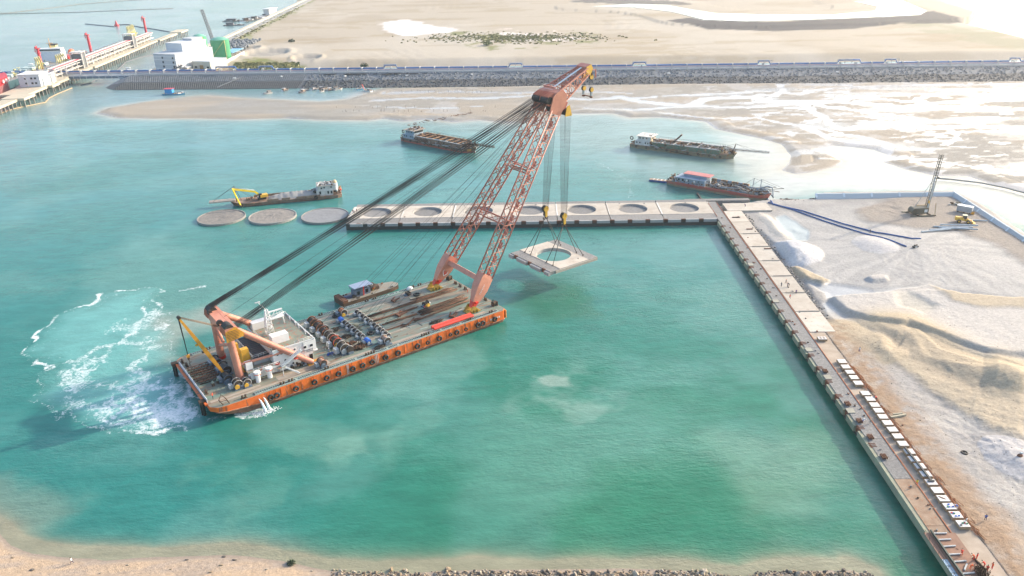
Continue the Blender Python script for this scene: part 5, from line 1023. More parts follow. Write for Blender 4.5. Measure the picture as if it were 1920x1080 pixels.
# ---- work boat moored behind the barge
def workboat():
    t = thing('work_boat', 'small grey work boat with a blue-grey cabin moored behind the barge', 'work boat', BM(59.2, 44.2, 0), BANG + .04)
    gy = mat('workboat_deck', (.22, .24, .21), .7, c2=(.24, .18, .13), sc=.5, amt=.9); mb = MB()
    pl_ = [(0, 0), (20, .3), (23.2, 1.2), (24, 2.8), (23, 5.4), (18, 7.2), (0, 7.0)]
    mb.prism(pl_, -1, 1.5, gy, mside=M_DRUST); mb.build('hull', t)
    mb = MB(); mb.box((1.0, 3.5, 1.9), (2.0, 7, .9), M_RUST)
    for k in range(6): mb.box((.9, .9 + k * 1.1, 2.4), (1.9, .12, .2), M_DRUST)
    mb.build('stern_ramp', t)
    cb = mat('cabin_blue_grey', (.15, .20, .27), .5); mb = MB(); mb.box((9, 3.6, 2.6), (6, 3.4, 2.2), cb); c = mb.build('cabin', t)
    mb = MB(); mb.box((9.2, 3.7, 4.9), (7.4, 4.4, .2), mat('cabin_roof_blue', (.25, .31, .42), .5)); mb.box((12.9, 3.7, 4.6), (.16, 4.4, .5), M_WHT)
    for x in (5.9, 9, 12.6):
        for y in (1.7, 5.7): mb.box((x, y, 4.2), (.14, .14, 1.4), cb)
    mb.build('cabin_roof', c)
    for x in (7.2, 10.6): mb = MB(); mb.box((x, 1.86, 2.8), (1.0, .1, 1.3), M_WIN); mb.build('window', c)
    mb = MB(); mb.bar((9.1, 1.7, 1.5), (9.1, 1.4, 4.9), .3, .3, M_RED); mb.build('post', t)
    mb = MB(); mb.box((14.6, 4.2, 2.1), (3.2, 2.6, 1.2), M_DRUST); mb.torus((14, 4.4, 3.0), (0, 1, 0), 1.0, .18, M_DRUST, 12, 5); mb.cyl((13, 2.9, 2.6), (13, 5.6, 2.6), .8, M_BLK, 12); mb.build('winch', t)
    mb = MB(); mb.box((3.9, 3.2, 1.9), (3.2, .8, .8), mat('engine_blue', (.08, .11, .20), .5), rz=-.3); mb.box((5.6, 2.4, 1.9), (1.4, 1.2, .8), M_BLK); mb.build('engine', t)
    mb = MB()
    for k in range(16): mb.box((random.uniform(3, 22), random.choice([.7, 6.2]) + random.uniform(-.3, .3), 1.75), (random.uniform(.3, 1.2), .3, .4), random.choice([M_BLK, M_DRUST, M_RUST]), rz=random.random() * .4)
    mb.build('deck_gear', t, kind='stuff')
workboat()

M_SPRAY = mat('white_spray', (.80, .84, .84), .8, c2=(.6, .68, .66), sc=3, amt=.6)
for i, (x, dx) in enumerate(((12.6, .5), (13.9, .3))):
    mb = MB(); pts = [(x + dx * t, -.05 - 2.9 * t, 3.0 - .4 * t - 2.7 * t * t) for t in (0, .25, .5, .75, 1)]; mb.tube([Vector(p) for p in pts], .14, M_SPRAY, 6, r2=.5)
    T1(mb, 'water_jet', ('left' if i == 0 else 'right') + ' white jet of water pouring from the orange hull near the stern', 'water jet', BM(0, 0, 0), BANG)
mb = MB()
for _ in range(240):
    x, y = random.gauss(13.4, 1.6), random.gauss(-3.2, .7); mb.ball((x, y, random.random() ** 3 * .7), random.uniform(.05, .2), M_SPRAY, 5, 3)
o = mb.build('splash'); o.location = BM(0, 0, 0); o.rotation_euler = (0, 0, BANG); tag(o, None, None, None, 'stuff')
# ================================================================ PEOPLE
def person_mesh(pose):
    if pose == 'bend':
        J = dict(pel=(0, 0, .88), che=(.32, 0, 1.12), nec=(.48, 0, 1.17), hed=(.62, 0, 1.22), crn=(.72, 0, 1.26))
        legs = [((0, .1, .86), (.06, .12, .48), (-.02, .13, .06), (.14, .13, .04)), ((0, -.1, .86), (.1, -.13, .48), (.05, -.14, .06), (.21, -.14, .04))]
        arms = [((.36, .2, 1.13), (.48, .24, .86), (.60, .18, .62)), ((.36, -.2, 1.13), (.5, -.22, .88), (.66, -.14, .66))]
    elif pose == 'walk':
        J = dict(pel=(0, 0, .92), che=(.03, 0, 1.3), nec=(.05, 0, 1.46), hed=(.07, 0, 1.58), crn=(.07, 0, 1.68))
        legs = [((0, .1, .9), (.2, .1, .5), (.32, .1, .08), (.46, .1, .05)), ((0, -.1, .9), (-.04, -.1, .48), (-.34, -.1, .14), (-.22, -.1, .04))]
        arms = [((.02, .21, 1.38), (-.12, .25, 1.1), (-.04, .27, .86)), ((.02, -.21, 1.38), (.15, -.25, 1.12), (.33, -.24, .96))]
    else:
        J = dict(pel=(0, 0, .93), che=(0, 0, 1.3), nec=(.01, 0, 1.46), hed=(.03, 0, 1.59), crn=(.03, 0, 1.69))
        legs = [((0, .1, .91), (.02, .13, .5), (0, .15, .07), (.15, .17, .04)), ((0, -.1, .91), (.03, -.12, .5), (0, -.14, .07), (.15, -.16, .04))]
        arms = [((0, .21, 1.39), (-.03, .28, 1.1), (.12, .26, .88)), ((0, -.21, 1.39), (.02, -.3, 1.12), (.2, -.2, 1.0))]
    vs = [J['pel'], J['che'], J['nec'], J['hed'], J['crn']]; es = [(0, 1), (1, 2), (2, 3), (3, 4)]; rd = [.15, .17, .065, .10, .07]
    lab = [1, 2, 3, 3, 3]
    for h, k, a, t in legs:
        b = len(vs); vs += [h, k, a, t]; es += [(0, b), (b, b + 1), (b + 1, b + 2), (b + 2, b + 3)]; rd += [.10, .07, .045, .04]
    for s_, e, hd in arms:
        b = len(vs); s2 = Vector(hd) + (Vector(hd) - Vector(e)).normalized() * .13; vs += [s_, e, hd, tuple(s2)]; es += [(1, b), (b, b + 1), (b + 1, b + 2), (b + 2, b + 3)]; rd += [.062, .045, .032, .03]
    me = bpy.data.meshes.new('person'); me.from_pydata(vs, es, []); o = bpy.data.objects.new('tmp', me); COL.objects.link(o)
    md = o.modifiers.new('s', 'SKIN'); sk = me.skin_vertices[0].data
    for i, r_ in enumerate(rd): sk[i].radius = (r_, r_ * (1.15 if i < 2 else 1)); 
    sk[0].use_root = True
    s2 = o.modifiers.new('u', 'SUBSURF'); s2.levels = 1; s2.render_levels = 1
    dg = bpy.context.evaluated_depsgraph_get(); dg.update(); out = bpy.data.meshes.new_from_object(o.evaluated_get(dg)); bpy.data.objects.remove(o)
    hv = Vector(J['hed']); ch = Vector(J['che']); idx = []
    for p in out.polygons:
        c = p.center
        if c.z < .11: i = 0
        elif (c - hv).length < .2 or c.z > J['nec'][2] + .01 and pose != 'bend': i = 3
        elif min((c - Vector(a[2])).length for a in arms) < .17: i = 3
        elif c.z < (.9 if pose != 'bend' else .84) and abs(c.y) < .23 and not min((c - Vector(a[1])).length for a in arms) < .12: i = 1
        else: i = 2
        idx.append(i); p.use_smooth = True
    return out, idx, J
PM = {k: person_mesh(k) for k in ('stand', 'walk', 'bend')}
SKIN = mat('skin', (.38, .22, .14), .6); SHOE = mat('shoes', (.03, .03, .03), .7)
CL = {'white': (.75, .75, .75), 'blue': (.05, .12, .4), 'navy': (.03, .04, .10), 'red': (.75, .05, .03), 'orange': (.85, .16, .05), 'grey': (.25, .26, .28), 'dark': (.05, .05, .06), 'tan': (.4, .28, .18), 'yellow': (.8, .6, .05), 'green': (.08, .25, .12), 'purple': (.12, .05, .18)}
def person(loc, pose, top, bot, label, rz=0.0, hat=None, group=None):
    src, idx, J = PM[pose]; me = src.copy(); me.materials.clear()
    for m_ in (SHOE, mat('cloth_' + bot, CL[bot], .85), mat('cloth_' + top, CL[top], .85), SKIN): me.materials.append(m_)
    me.polygons.foreach_set('material_index', idx)
    o = bpy.data.objects.new('person', me); COL.objects.link(o); o.location = loc; o.rotation_euler = (0, 0, rz); tag(o, label, 'person', group)
    c = Vector(J['crn']); h = MB()
    if hat: h.ball((c.x, c.y, c.z - .03), .125, mat('helmet_' + hat, CL[hat], .4), 8, 5, (1.05, 1, .8)); h.cyl((c.x + .02, c.y, c.z - .06), (c.x + .02, c.y, c.z - .045), .16, mat('helmet_' + hat, CL[hat], .4), 10); h.build('helmet', o)
    else: h.ball((c.x - .02, c.y, c.z - .04), .11, mat('hair', (.02, .017, .015), .6), 8, 5); h.build('hair', o)
    return o
# ================================================================ PIER AND QUAY
QA = R(-1.29); QO = Vector((90.415, 323.89, 0))
def Q(x, y, z=3.0): return QO + Vector((x * math.cos(QA) - y * math.sin(QA), x * math.sin(QA) + y * math.cos(QA), z))
M_EDGE = mat('edge_block_concrete', (.36, .355, .35))
M_RAILR = mat('rust_line', (.36, .13, .06), .9)
pier = thing('concrete_pier', 'long pier of square slabs with round openings reaching out from the quay corner', 'pier', QO, QA)
PZ = 3.0
src = MB(); holed(src, 0, 0, 11.95, 8.3, 6.6, -.9, 0, M_CONC, 48, mat('hole_rim_grey', (.40, .38, .36))); sb = src.build('deck_slab', pier)
cf_ = MB(); cf_.cyl((0, 0, -2.6), (0, 0, -.9), 10.4, M_CGREY, 36); cfo = cf_.build('cylinder_fill', pier)
wall_ = MB(); wall_.torus((0, 0, 0), (0, 0, 1), 7.4, .75, mat('cylinder_wall', (.30, .29, .27), .9, c2=(.2, .19, .17), sc=1, bump=.3), 40, 6); wo_ = wall_.build('cylinder_rim', pier)
cols_ = [(-151.9), (-128.4), (-105), (-81.4), (-57.9), (-34.6), (-11.3)]
for i, x in enumerate(cols_):
    for s_, z in ((sb, PZ), (cfo, PZ), (wo_, PZ - 1.3)):
        o = s_ if i == 0 else inst(s_, (0, 0, 0), parent=pier)
        o.location = (x - .3, 15.4, z)
    if i == 1 or i == 0:
        mb = MB(); mb.cyl((x, 15.0, .6), (x, 15.0, .62 + i * .1), 5.6, mat('pond_grey', (.34, .35, .34), .25), 30); mb.build('standing_water', pier)
mb = MB(); mb.box((-81.6, 12, 1.0), (163.4, 23.6, 2.0), M_CSIDE); mb.build('pier_base', pier) if 0 else None
for k in range(7):
    x = -151.7 + k * 23.4
    for y_, w_ in ((3.7, 6.6), (25.6, 3.6)): mb = MB(); mb.box((x, y_, PZ - .75), (23.1, w_, 1.3), M_CGREY); mb.build('rough_edge_strip', pier)
    for y_ in (.75, 26.6): mb = MB(); mb.box((x, y_, 1.0), (23.1, .9, 3.1), mat('pier_under_shade', (.06, .06, .055), .9)); mb.build('pier_shade_skirt', pier)  # near-black strips standing in for the shade beneath the pier
eb = MB(); eb.box((0, 0, 0), (5.7, 1.0, 1.25), M_EDGE, top=.97); ebo = eb.build('edge_block', pier); ebo.location = (-158.6, .3, 2.3)
nb = MB(); nb.box((0, 0, 0), (1.9, .6, 1.3), M_NOTCH); nbo = nb.build('fender_recess', pier); nbo.location = (-162.4 + 7.78 - 3.0, .6, 2.35)
for k in range(1, 21): 
    inst(ebo, (-158.6 + k * 7.78, .3, 2.3 + random.uniform(-.05, .05)), 0, pier)
    if k < 20: inst(nbo, (-154.7 + k * 7.78, .6, 2.35), 0, pier)
mb = MB()
for k in range(8): x = -163.2 + k * 23.4; mb.box((x, 15.4, PZ + .03), (.25 if k % 2 else .6, 16.4, .06), mat('joint_pale', (.66, .64, .6), .8))
mb.build('slab_joint_mortar', pier, kind='stuff')
for k in range(10):
    mb = MB(); mb.box((random.uniform(-160, -3), random.choice([8.2, 22.6]), PZ + .1), (random.uniform(.3, 1.2), random.uniform(.2, .6), .2), random.choice([M_CGREY, M_RUST])); mb.build('rubble_piece', pier)

quay = thing('quay_wall', 'long concrete quay running from the pier corner down the right side of the basin', 'quay', QO, QA)
for k in range(15):
    y0 = 23.8 - k * 15.6; last = k == 14; m_ = M_CGREY if y0 > -165 else mat('brown_deck_concrete', (.33, .24, .17), .9, c2=(.22, .14, .09), sc=.5, amt=.9, c3=(.30, .12, .05), amt3=.3, sc3=1.2, bump=.4)
    mb = MB(); mb.box((2.35, y0 - 7.8, 1.1), (4.1, 15.5, 3.7), m_); mb.build('quay_top_segment', quay)
for k in range(8):
    y0 = 10 - k * 14.6; mb = MB(); mb.box((9.0, y0 - 7.2, 2.2), (8.0, 14.2, 1.6), M_CONC, rz=0); mb.build('deck_slab', quay)
    if k > 1: mb = MB(); mb.box((9.6, y0 + .1, 3.12), (6.6, .5, .3), M_CSIDE); mb.build('joint_beam', quay)
mb = MB(); mb.box((7.6, -160, 1.9), (6.2, 124, 1.8), mat('sandy_apron', (.40, .33, .26), .9, c2=(.30, .24, .18), sc=.3, amt=.9, bump=.2)); mb.build('sandy_apron', quay)
mb = MB(); mb.box((17, 15.8, 2.1), (20, 10.5, 1.7), M_CONC); mb.box((6, 27.5, 1.6), (30, 3.0, 2.2), M_CGREY); mb.build('corner_slab', quay)
mb = MB(); mb.box((-.35, 15.5, 2.2), (1.3, 24, 1.5), M_CGREY); mb.build('corner_strip', quay)
for (x, y0, y1) in ((4.55, 22, -208), (.6, 22, 3)):
    for k in range(12):
        a_ = y0 + (y1 - y0) * k / 12; b_ = y0 + (y1 - y0) * (k + 1) / 12; mb = MB(); mb.box((x + random.uniform(-.05, .05), (a_ + b_) / 2, 3.0), (.22, abs(b_ - a_) * .98, .18), M_RAILR); mb.build('rusty_rail', quay)
qb = MB(); qb.box((0, 0, 0), (.9, 5.2, 1.7), mat('quay_edge_green', (.30, .32, .22), .9, c2=(.24, .22, .17), sc=.6, amt=.8, bump=.3)); qbo = qb.build('edge_block', quay); qbo.location = (-.1, -5.6, 1.9)
rb = MB(); rb.box((.1, 0, 0), (.9, 2.2, 1.6), mat('recess_rust', (.25, .085, .045), .9, c2=(.14, .05, .03), sc=2, amt=.9)); 
for s_ in (-.6, 0, .6): rb.box((.3, s_, .85), (1.6, .18, .2), M_RUST)
rbo = rb.build('fender_recess', quay); rbo.location = (.35, -9.3, 2.1)
for k in range(1, 22): inst(qbo, (-.1, -5.6 - k * 7.46, 1.9), 0, quay); inst(rbo, (.35, -9.3 - k * 7.46, 2.1), 0, quay)
mb = MB(); mb.box((-.15, -185, 1.9), (.9, 48, 1.9), mat('quay_edge_green', (.30, .32, .22))); mb.build('plain_edge', quay)
mb = MB(); mb.box((.55, -80, -1), (.7, 250, 3.4), mat('pier_under_shade', (.06, .06, .055))); mb.build('quay_skirt', quay)  # same near-black colour gives the shade below the quay edge
for i, y in enumerate((-131, -148, -156, -163, -171)):
    mb = MB()
    for s_ in range(4): mb.bar((.7 + s_ * .35, y - .9, 3.35), (.7 + s_ * .35, y + .9, 3.35), .12, .5, M_RUST)
    mb.build('rusty_formwork', quay)
for y in (-52, -84, -118, -134, -151):
    mb = MB(); mb.box((.9, y, 3.02), (1.9, 2.2, .22), mat('recess_pale', (.34, .33, .27), .9)); mb.build('step_recess', quay)
# clutter on the quay deck
for k in range(46):
    y = random.uniform(-205, 8); x = random.choice([random.uniform(1, 4), random.uniform(5.5, 12.5)]); mb = MB(); mb.box((0, 0, .12), (random.uniform(.25, .8), random.uniform(.2, .5), .24), random.choice([M_RUST, M_DRUST, M_CGREY]))
    o = mb.build('scrap_piece', quay); o.location = (x, y, 3.0); o.rotation_euler = (0, 0, random.random() * 3)
mb = MB()
for k in range(260):
    x, y = random.gauss(13.6, .7), random.uniform(-97, 8); s_ = random.uniform(.15, .6); mb.ball((x, y, 2.7), s_, M_CGREY, 5, 3, (1, random.uniform(.6, 1.3), .6))
mb.build('rubble_line', quay, kind='stuff')
for (x, y, w_, c) in ((8.4, 1.0, 3.4, M_DRUST), (10.3, -14, 2.6, M_RUST), (11.5, -36.4, 2.6, M_RUST)):
    mb = MB(); mb.box((x, y, 3.2), (w_, .35, .35), c); mb.build('steel_beam', quay)
# ---- precast blocks in a row
M_BT = mat('block_white_top', (.66, .63, .60), .8, c2=(.58, .54, .50), sc=.8, amt=.7, c3=(.42, .36, .3), amt3=.12, sc3=1.5); M_BS = mat('block_brown_side', (.36, .27, .17), .85, c2=(.26, .18, .11), sc=1, amt=.8)
bys = [-126.2, -129.3, -132.3, -135.2, -138.2, -143.5, -146.3, -149.2, -151.9, -154.7, -157.5, -160.4, -163.3, -166.4, -169.6, -172.5, -175.2, -178.1, -181.1, -183.9, -186.7, -189.3, -192.0, -194.8]
ordn = 'first second third fourth fifth sixth seventh eighth ninth tenth eleventh twelfth thirteenth fourteenth fifteenth sixteenth seventeenth eighteenth nineteenth twentieth twenty-first twenty-second twenty-third twenty-fourth'.split()
extra = {6: 'beside a red worker', 8: 'dark stained', 14: 'under the beam end', 18: 'under the near beam end', 19: 'with one brown mark', 20: 'with a brown hollow', 21: 'beside a worker in blue', 22: 'with a red bundle', 23: 'cluttered with tools'}
blk = None
for i, y in enumerate(bys):
    lb = 'white block, %s from the far end of the quay row' % ordn[i] + ((' ' + extra[i]) if i in extra else '')
    if blk is None:
        blk = thing('concrete_block', lb, 'concrete block', Q(7.7, y), QA, 'row of white-topped concrete blocks on the quay')
        mb = MB(); mb.box((0, 0, .32), (2.35, 2.15, .64), M_BS); mb.build('block_body', blk)
        mb = MB(); mb.box((0, 0, .68), (2.2, 2.0, .08), M_BT); mb.build('block_top', blk); o = blk
    else:
        o = copy_tree(blk); o['label'] = lb; o.location = Q(7.7 + random.uniform(-.12, .12), y); o.rotation_euler = (0, 0, QA + random.uniform(-.03, .03))
    if i == 20: mb = MB(); mb.ball((0, 0, 0), .5, mat('brown_hollow', (.14, .08, .05), .9), 8, 5, (1.7, .5, .15)); o2 = mb.build('brown_hollow', o); o2.location = (-.2, .1, .72); o2.rotation_euler = (0, 0, -.7)
    if i in (22, 23, 21):
        for k in range(5): mb = MB(); mb.box((random.uniform(-.8, .8), random.uniform(-.7, .7), .82), (.35, .25, .2), random.choice([M_RED, M_BLUE, M_BLK, mat('cloth_green', CL['green'], .85)])); mb.build('tool_bundle', o)
mb = MB(); mb.bar((0, 0, 0), (.45, -12.8, 0), .42, .32, M_TEALD); mb.bar((-.4, -12.6, 0), (1.0, -12.7, 0), .3, .3, M_TEALD); T1(mb, 'steel_beam', 'long dark steel beam lying across five white concrete blocks', 'steel beam', Q(7.3, -168.3, 3.9), QA)
t = thing('marked_block', 'single white concrete block with two E-shaped frames cast in its top', 'concrete block', Q(6.9, -111.9), QA)
mb = MB(); mb.box((0, 0, .3), (2.6, 1.9, .6), M_BS); mb.build('block_body', t)
mb = MB(); mb.box((0, 0, .64), (2.45, 1.75, .08), M_BT); mb.build('block_top', t)
for s_ in (-.55, .45):
    mb = MB(); mb.box((s_ + .25, 0, .71), (.1, 1.0, .07), M_BS)
    for q in (-.45, 0, .45): mb.box((s_, q, .71), (.5, .1, .07), M_BS)
    mb.build('cast_letter_e', t)
# reinforcement bars lying inland of the blocks
for (ya, yb) in ((-126, -140), (-143, -170), (-170, -197)):
    mb = MB()
    for k in range(110):
        x = random.gauss(9.7, .45); y = random.uniform(yb, ya); l_ = random.uniform(1, 3); mb.bar((x, y, 2.95 + random.random() * .25), (x + random.uniform(-.8, .8), y - l_, 2.95 + random.random() * .25), .06, .06, mat('rebar_orange', (.34, .13, .05), .9))
    o = mb.build('rebar_mat'); o.location = QO; o.rotation_euler = (0, 0, QA); tag(o, 'rusty reinforcing bars scattered inland of the white blocks', None, None, 'stuff')
# near end: formwork deck, gangway, beams, cage
fw = thing('timber_formwork', 'brown timber formwork with grey cross beams at the near end of the quay', 'formwork', Q(0, 0, 0), QA)
mb = MB(); mb.box((2.6, -204.5, 3.12), (5.2, 15, .12), mat('brown_ply', (.26, .15, .10), .85, c2=(.18, .10, .07), sc=.6, amt=.8)); mb.build('ply_deck', fw)
for y in (-197.3, -199.2, -201.2, -203.4, -205.4, -208.6):
    mb = MB(); mb.bar((.6, y, 3.35), (3.3, y + random.uniform(-.1, .3), 3.35), .28, .22, M_GRYM); mb.build('cross_beam', fw)
mb = MB(); mb.bar((1.7, -207.6, 3.35), (3.0, -206.0, 3.35), .28, .22, M_GRYM); mb.build('cross_beam', fw)
mb = MB(); mb.bar((.35, -196.4, 3.4), (.75, -212, 3.4), .3, .4, mat('dark_green_beam', (.06, .09, .08), .6)); mb.build('edge_beam', fw)
gw = thing('side_gangway', 'narrow walkway of blue-grey panels hung along the near end of the quay', 'gangway', Q(0, 0, 0), QA)
mb = MB(); mb.box((-.55, -200.5, 2.95), (1.1, 7.6, .12), mat('gangway_brown', (.30, .17, .12), .8)); mb.build('timber_tread', gw)
for k in range(5): mb = MB(); mb.box((-.45, -205.2 - k * 1.9, 2.95), (1.1, 1.7, .1), mat('panel_pale_blue', (.40, .52, .60), .5, c2=(.25, .35, .42), sc=1)); mb.build('floor_panel', gw)
for x in (-1.1, .1): mb = MB(); mb.tube([(x, -197, 3.9), (x, -214, 3.9)], .04, M_DRUST, 4); mb.build('handrail', gw)
for k in range(9): mb = MB(); mb.tube([(-1.1, -197 - k * 2, 2.9), (-1.1, -197 - k * 2, 3.95)], .04, M_DRUST, 4); mb.build('post', gw)
mb = MB()
for k in range(90): x, y = random.uniform(3.6, 5.6), random.uniform(-210, -207); mb.bar((x, y, 3.1), (x + random.uniform(-.6, .6), y + random.uniform(-.6, .6), 4.3), .08, .08, M_DRUST)
o = mb.build('steel_cage'); o.location = QO; o.rotation_euler = (0, 0, QA); tag(o, 'dark tangle of steel bars at the near end of the quay', 'steel cage')
mb = MB(); mb.cyl((0, 0, .2), (.6, -3.0, .2), .25, M_DRUST, 10); T1(mb, 'steel_pipe', 'dark brown pipe lying by the workers in orange', 'pipe', Q(5.2, -204.2), QA)
# round filled cylinders standing in the water
M_FILL = mat('cylinder_fill', (.27, .245, .215), .9, c2=(.17, .16, .15), sc=.7, amt=.95, c3=(.36, .30, .24), amt3=.3, sc3=1.6, bump=1.0, bsc=2.0)
for i, (c, lb, wt_) in enumerate((((-134.6, 347.6), 'leftmost round rubble-filled cylinder, the one under the yellow excavator arm', 1), ((-110.7, 347.3), 'middle of the three round rubble-filled cylinders standing in the water', 0), ((-86.2, 346.7), 'round cylinder with a smooth grey surface next to the end of the pier', 2))):
    t = thing('filled_cylinder', lb, 'concrete cylinder', (c[0], c[1], 0), i * .8, 'round filled cylinders in the water')
    mb = MB(); n = 40; rg = []
    for r_, z in ((10.85, -1.5), (10.85, .95), (10.45, .95), (10.45, .6)): rg.append([(r_ * math.cos(6.2832 * k / n), r_ * math.sin(6.2832 * k / n), z) for k in range(n)])
    mb.loft(rg, mat('cylinder_wall', (.30, .29, .27)), smooth=False, cap=False); mb.build('cylinder_shell', t)
    mb = MB(); vs = [(0, 0, .8)]; fs = []; NR = 14
    for a_ in range(1, NR + 1):
        for k in range(n): vs.append((10.46 * a_ / NR * math.cos(6.2832 * k / n), 10.46 * a_ / NR * math.sin(6.2832 * k / n), .72 + random.uniform(-.13, .13) * (1 if i != 2 else .35) * (a_ < NR)))
    for k in range(n): fs.append((0, 1 + k, 1 + (k + 1) % n))
    for a_ in range(NR - 1):
        for k in range(n): b = 1 + a_ * n; fs.append((b + k, b + n + k, b + n + (k + 1) % n, b + (k + 1) % n))
    mb.raw(vs, fs, M_FILL if i != 2 else mat('cylinder_mud', (.25, .25, .25), .6, c2=(.19, .185, .18), sc=.5, amt=.9, bump=.5), True); mb.build('rubble_fill', t)
    if 0: mb = MB(); mb.ball((0, 0, .7), 5, mat('wet_mud_grey', (.27, .28, .29), .3), 14, 4, (1, .55, .035)); mb.build('wet_patch', t)
# ---- the people
GP = 'workers on the quay'
person(Q(-163.0, 15.0), 'stand', 'dark', 'purple', 'person in dark clothes standing leftmost at the end of the pier', -1.2)
person(Q(-162.2, 14.0), 'walk', 'navy', 'dark', 'person in navy standing between two others at the end of the pier', 2)
person(Q(-161.4, 15.9), 'stand', 'purple', 'dark', 'person in dark purple standing rightmost of the three at the end of the pier', -2)
person(Q(-145.3, 13.6), 'bend', 'dark', 'dark', 'person in dark clothes bending beside the first round opening of the pier', 1)
person(Q(16.1, 15.4), 'bend', 'purple', 'navy', 'person in dark clothes bending alone on the slab near the moored dredger', 2)
person(Q(6.3, -72.2), 'stand', 'grey', 'dark', 'leftmost grey-clad worker of the group half way down the quay', .5)
person(Q(8.7, -69.7), 'walk', 'dark', 'dark', 'farthest worker of the group half way down the quay', 2.5, 'orange')
person(Q(8.3, -72.6), 'stand', 'grey', 'navy', 'grey-shirted worker second from the right in the group half way down the quay', 0)
person(Q(9.1, -72.0), 'bend', 'dark', 'dark', 'rightmost worker bending in the group half way down the quay', 3, 'orange')
person(Q(9.5, -78.3), 'bend', 'purple', 'navy', 'worker in purple bending alone on the slab below the group', 1)
person(Q(6.2, -82.3), 'walk', 'red', 'navy', 'worker in a red top stepping over the joint beam on the quay', 1.7)
person(Q(2.0, -156.2), 'bend', 'white', 'blue', 'worker in white bending over the rusty formwork at the quay edge', -1, 'white')
person(Q(3.5, -157.0), 'bend', 'tan', 'grey', 'worker in tan crouching next to the one in white at the quay edge', .8)
person(Q(4.3, -181.4), 'walk', 'yellow', 'orange', 'worker in pale yellow walking beside the rail opposite the dark beam', 1.2)
person(Q(9.9, -145.4, 2.6), 'bend', 'red', 'navy', 'worker in red bending behind the seventh white block', 3)
person(Q(9.2, -145.7, 2.6), 'stand', 'grey', 'dark', 'worker in grey beside the one in red behind the seventh block', 3)
person(Q(9.4, -189.4, 2.9), 'bend', 'blue', 'white', 'worker in blue bending behind the third-nearest white block', 3, 'white')
person(Q(8.9, -194.0, 3.0), 'stand', 'white', 'grey', 'worker in white standing behind the nearest white block', 2.5)
person(Q(3.1, -203.6, 3.2), 'bend', 'red', 'orange', 'leftmost worker in orange-red, bending on the brown formwork', 1)
person(Q(5.6, -204.6, 3.1), 'stand', 'red', 'orange', 'worker in orange-red standing above the steel tangle', 2)
person(Q(5.0, -204.8, 3.1), 'bend', 'orange', 'red', 'worker in orange bending just left of the one above the steel tangle', 2)
person(Q(2.9, -207.3, 3.2), 'bend', 'orange', 'orange', 'worker in pale orange crouching on the formwork near the bottom edge', 0)
person(Q(7.4, -207.0, 3.0), 'stand', 'orange', 'red', 'rightmost worker in orange standing beside the near end of the quay', 3)
person(Q(6.1, -206.6, 3.0), 'bend', 'red', 'red', 'worker in bright red next to the steel tangle, farther of the pair', 2)
person(Q(6.0, -207.7, 3.0), 'stand', 'red', 'orange', 'worker in bright red next to the steel tangle, nearer of the pair', 1)
def onground(px, py, **k):
    g_ = G(px, py); return g_
person(onground(1847, 976), 'stand', 'blue', 'navy', 'person in blue standing alone on the brown ground inland of the blocks', 1)
person(onground(1611, 660), 'walk', 'white', 'purple', 'person in a pale shirt walking on the tyre tracks beside the quay', 1.5)
person(onground(1631, 437), 'walk', 'dark', 'dark', 'person in dark clothes standing between the two blue hoses', 0)
person(onground(136, 1057), 'walk', 'white', 'navy', 'person in a white top walking on the beach at the bottom left', 3.3)
person(BM(76.3, 17.6), 'bend', 'red', 'dark', 'deckhand in red with a yellow helmet by the small deck winch', 0, 'yellow')
person(BM(95.0, 19.2), 'stand', 'red', 'red', 'deckhand in red standing at the bow rail of the crane barge', 0, 'white')
person(BM(72.6, 47.6, 1.5), 'bend', 'red', 'yellow', 'deckhand in red bending by the winch of the small work boat', 0, 'yellow')
person(BM(2.2, 6.2), 'stand', 'red', 'dark', 'deckhand in red standing at the near stern corner of the barge', 0, 'red')
person(BM(38.2, 9.6), 'stand', 'blue', 'dark', 'deckhand in blue standing by the deckhouse door', 0, 'white')
# ================================================================ RIGHT-HAND SITE
M_SAND = bpy.data.materials['sand_and_mud']
M_BWALL = mat('pale_blue_wall', (.42, .46, .48), .8, c2=(.42, .47, .50), sc=.3, amt=.6)
ew = thing('enclosure_wall', 'pale blue-grey wall enclosing two sides of the reclaimed sand', 'wall', (0, 0, 0))
def wallrun(a, b, seg, z0=1.2, h=3.0):
    a = Vector(a); b = Vector(b); n = max(1, round((b - a).length / seg)); d = (b - a).normalized(); nn = Vector((d.y, -d.x, 0))
    for k in range(n):
        p, q = a.lerp(b, k / n), a.lerp(b, (k + 1) / n); mb = MB()
        mb.raw([p + nn * 2.6 + Vector((0, 0, z0)), q + nn * 2.6 + Vector((0, 0, z0)), q + nn * .3 + Vector((0, 0, z0 + h)), p + nn * .3 + Vector((0, 0, z0 + h)), p - nn * .5 + Vector((0, 0, z0 + h)), q - nn * .5 + Vector((0, 0, z0 + h)), q - nn * .9 + Vector((0, 0, -2)), p - nn * .9 + Vector((0, 0, -2))], [(0, 1, 2, 3), (3, 2, 5, 4), (4, 5, 6, 7), (0, 3, 4, 7), (1, 6, 5, 2)], M_BWALL); mb.build('wall_panel', ew)
        mb = MB(); mb.bar(p + nn * 1.5 + Vector((0, 0, z0 + 1.6)), p + nn * .2 + Vector((0, 0, z0 + h + .1)), .9, .3, mat('buttress_white', (.66, .72, .76), .7)); mb.build('buttress', ew)
W0, W1 = P(1530, 363, 4.2), P(1790, 360, 4.2); W2 = P(1925, 447, 4.2); W3 = P(2050, 526, 4.2)
for a_, b_ in ((W0, W1), (W1, W2), (W2, W3)): wallrun((a_.x, a_.y, 0), (b_.x, b_.y, 0), 12)
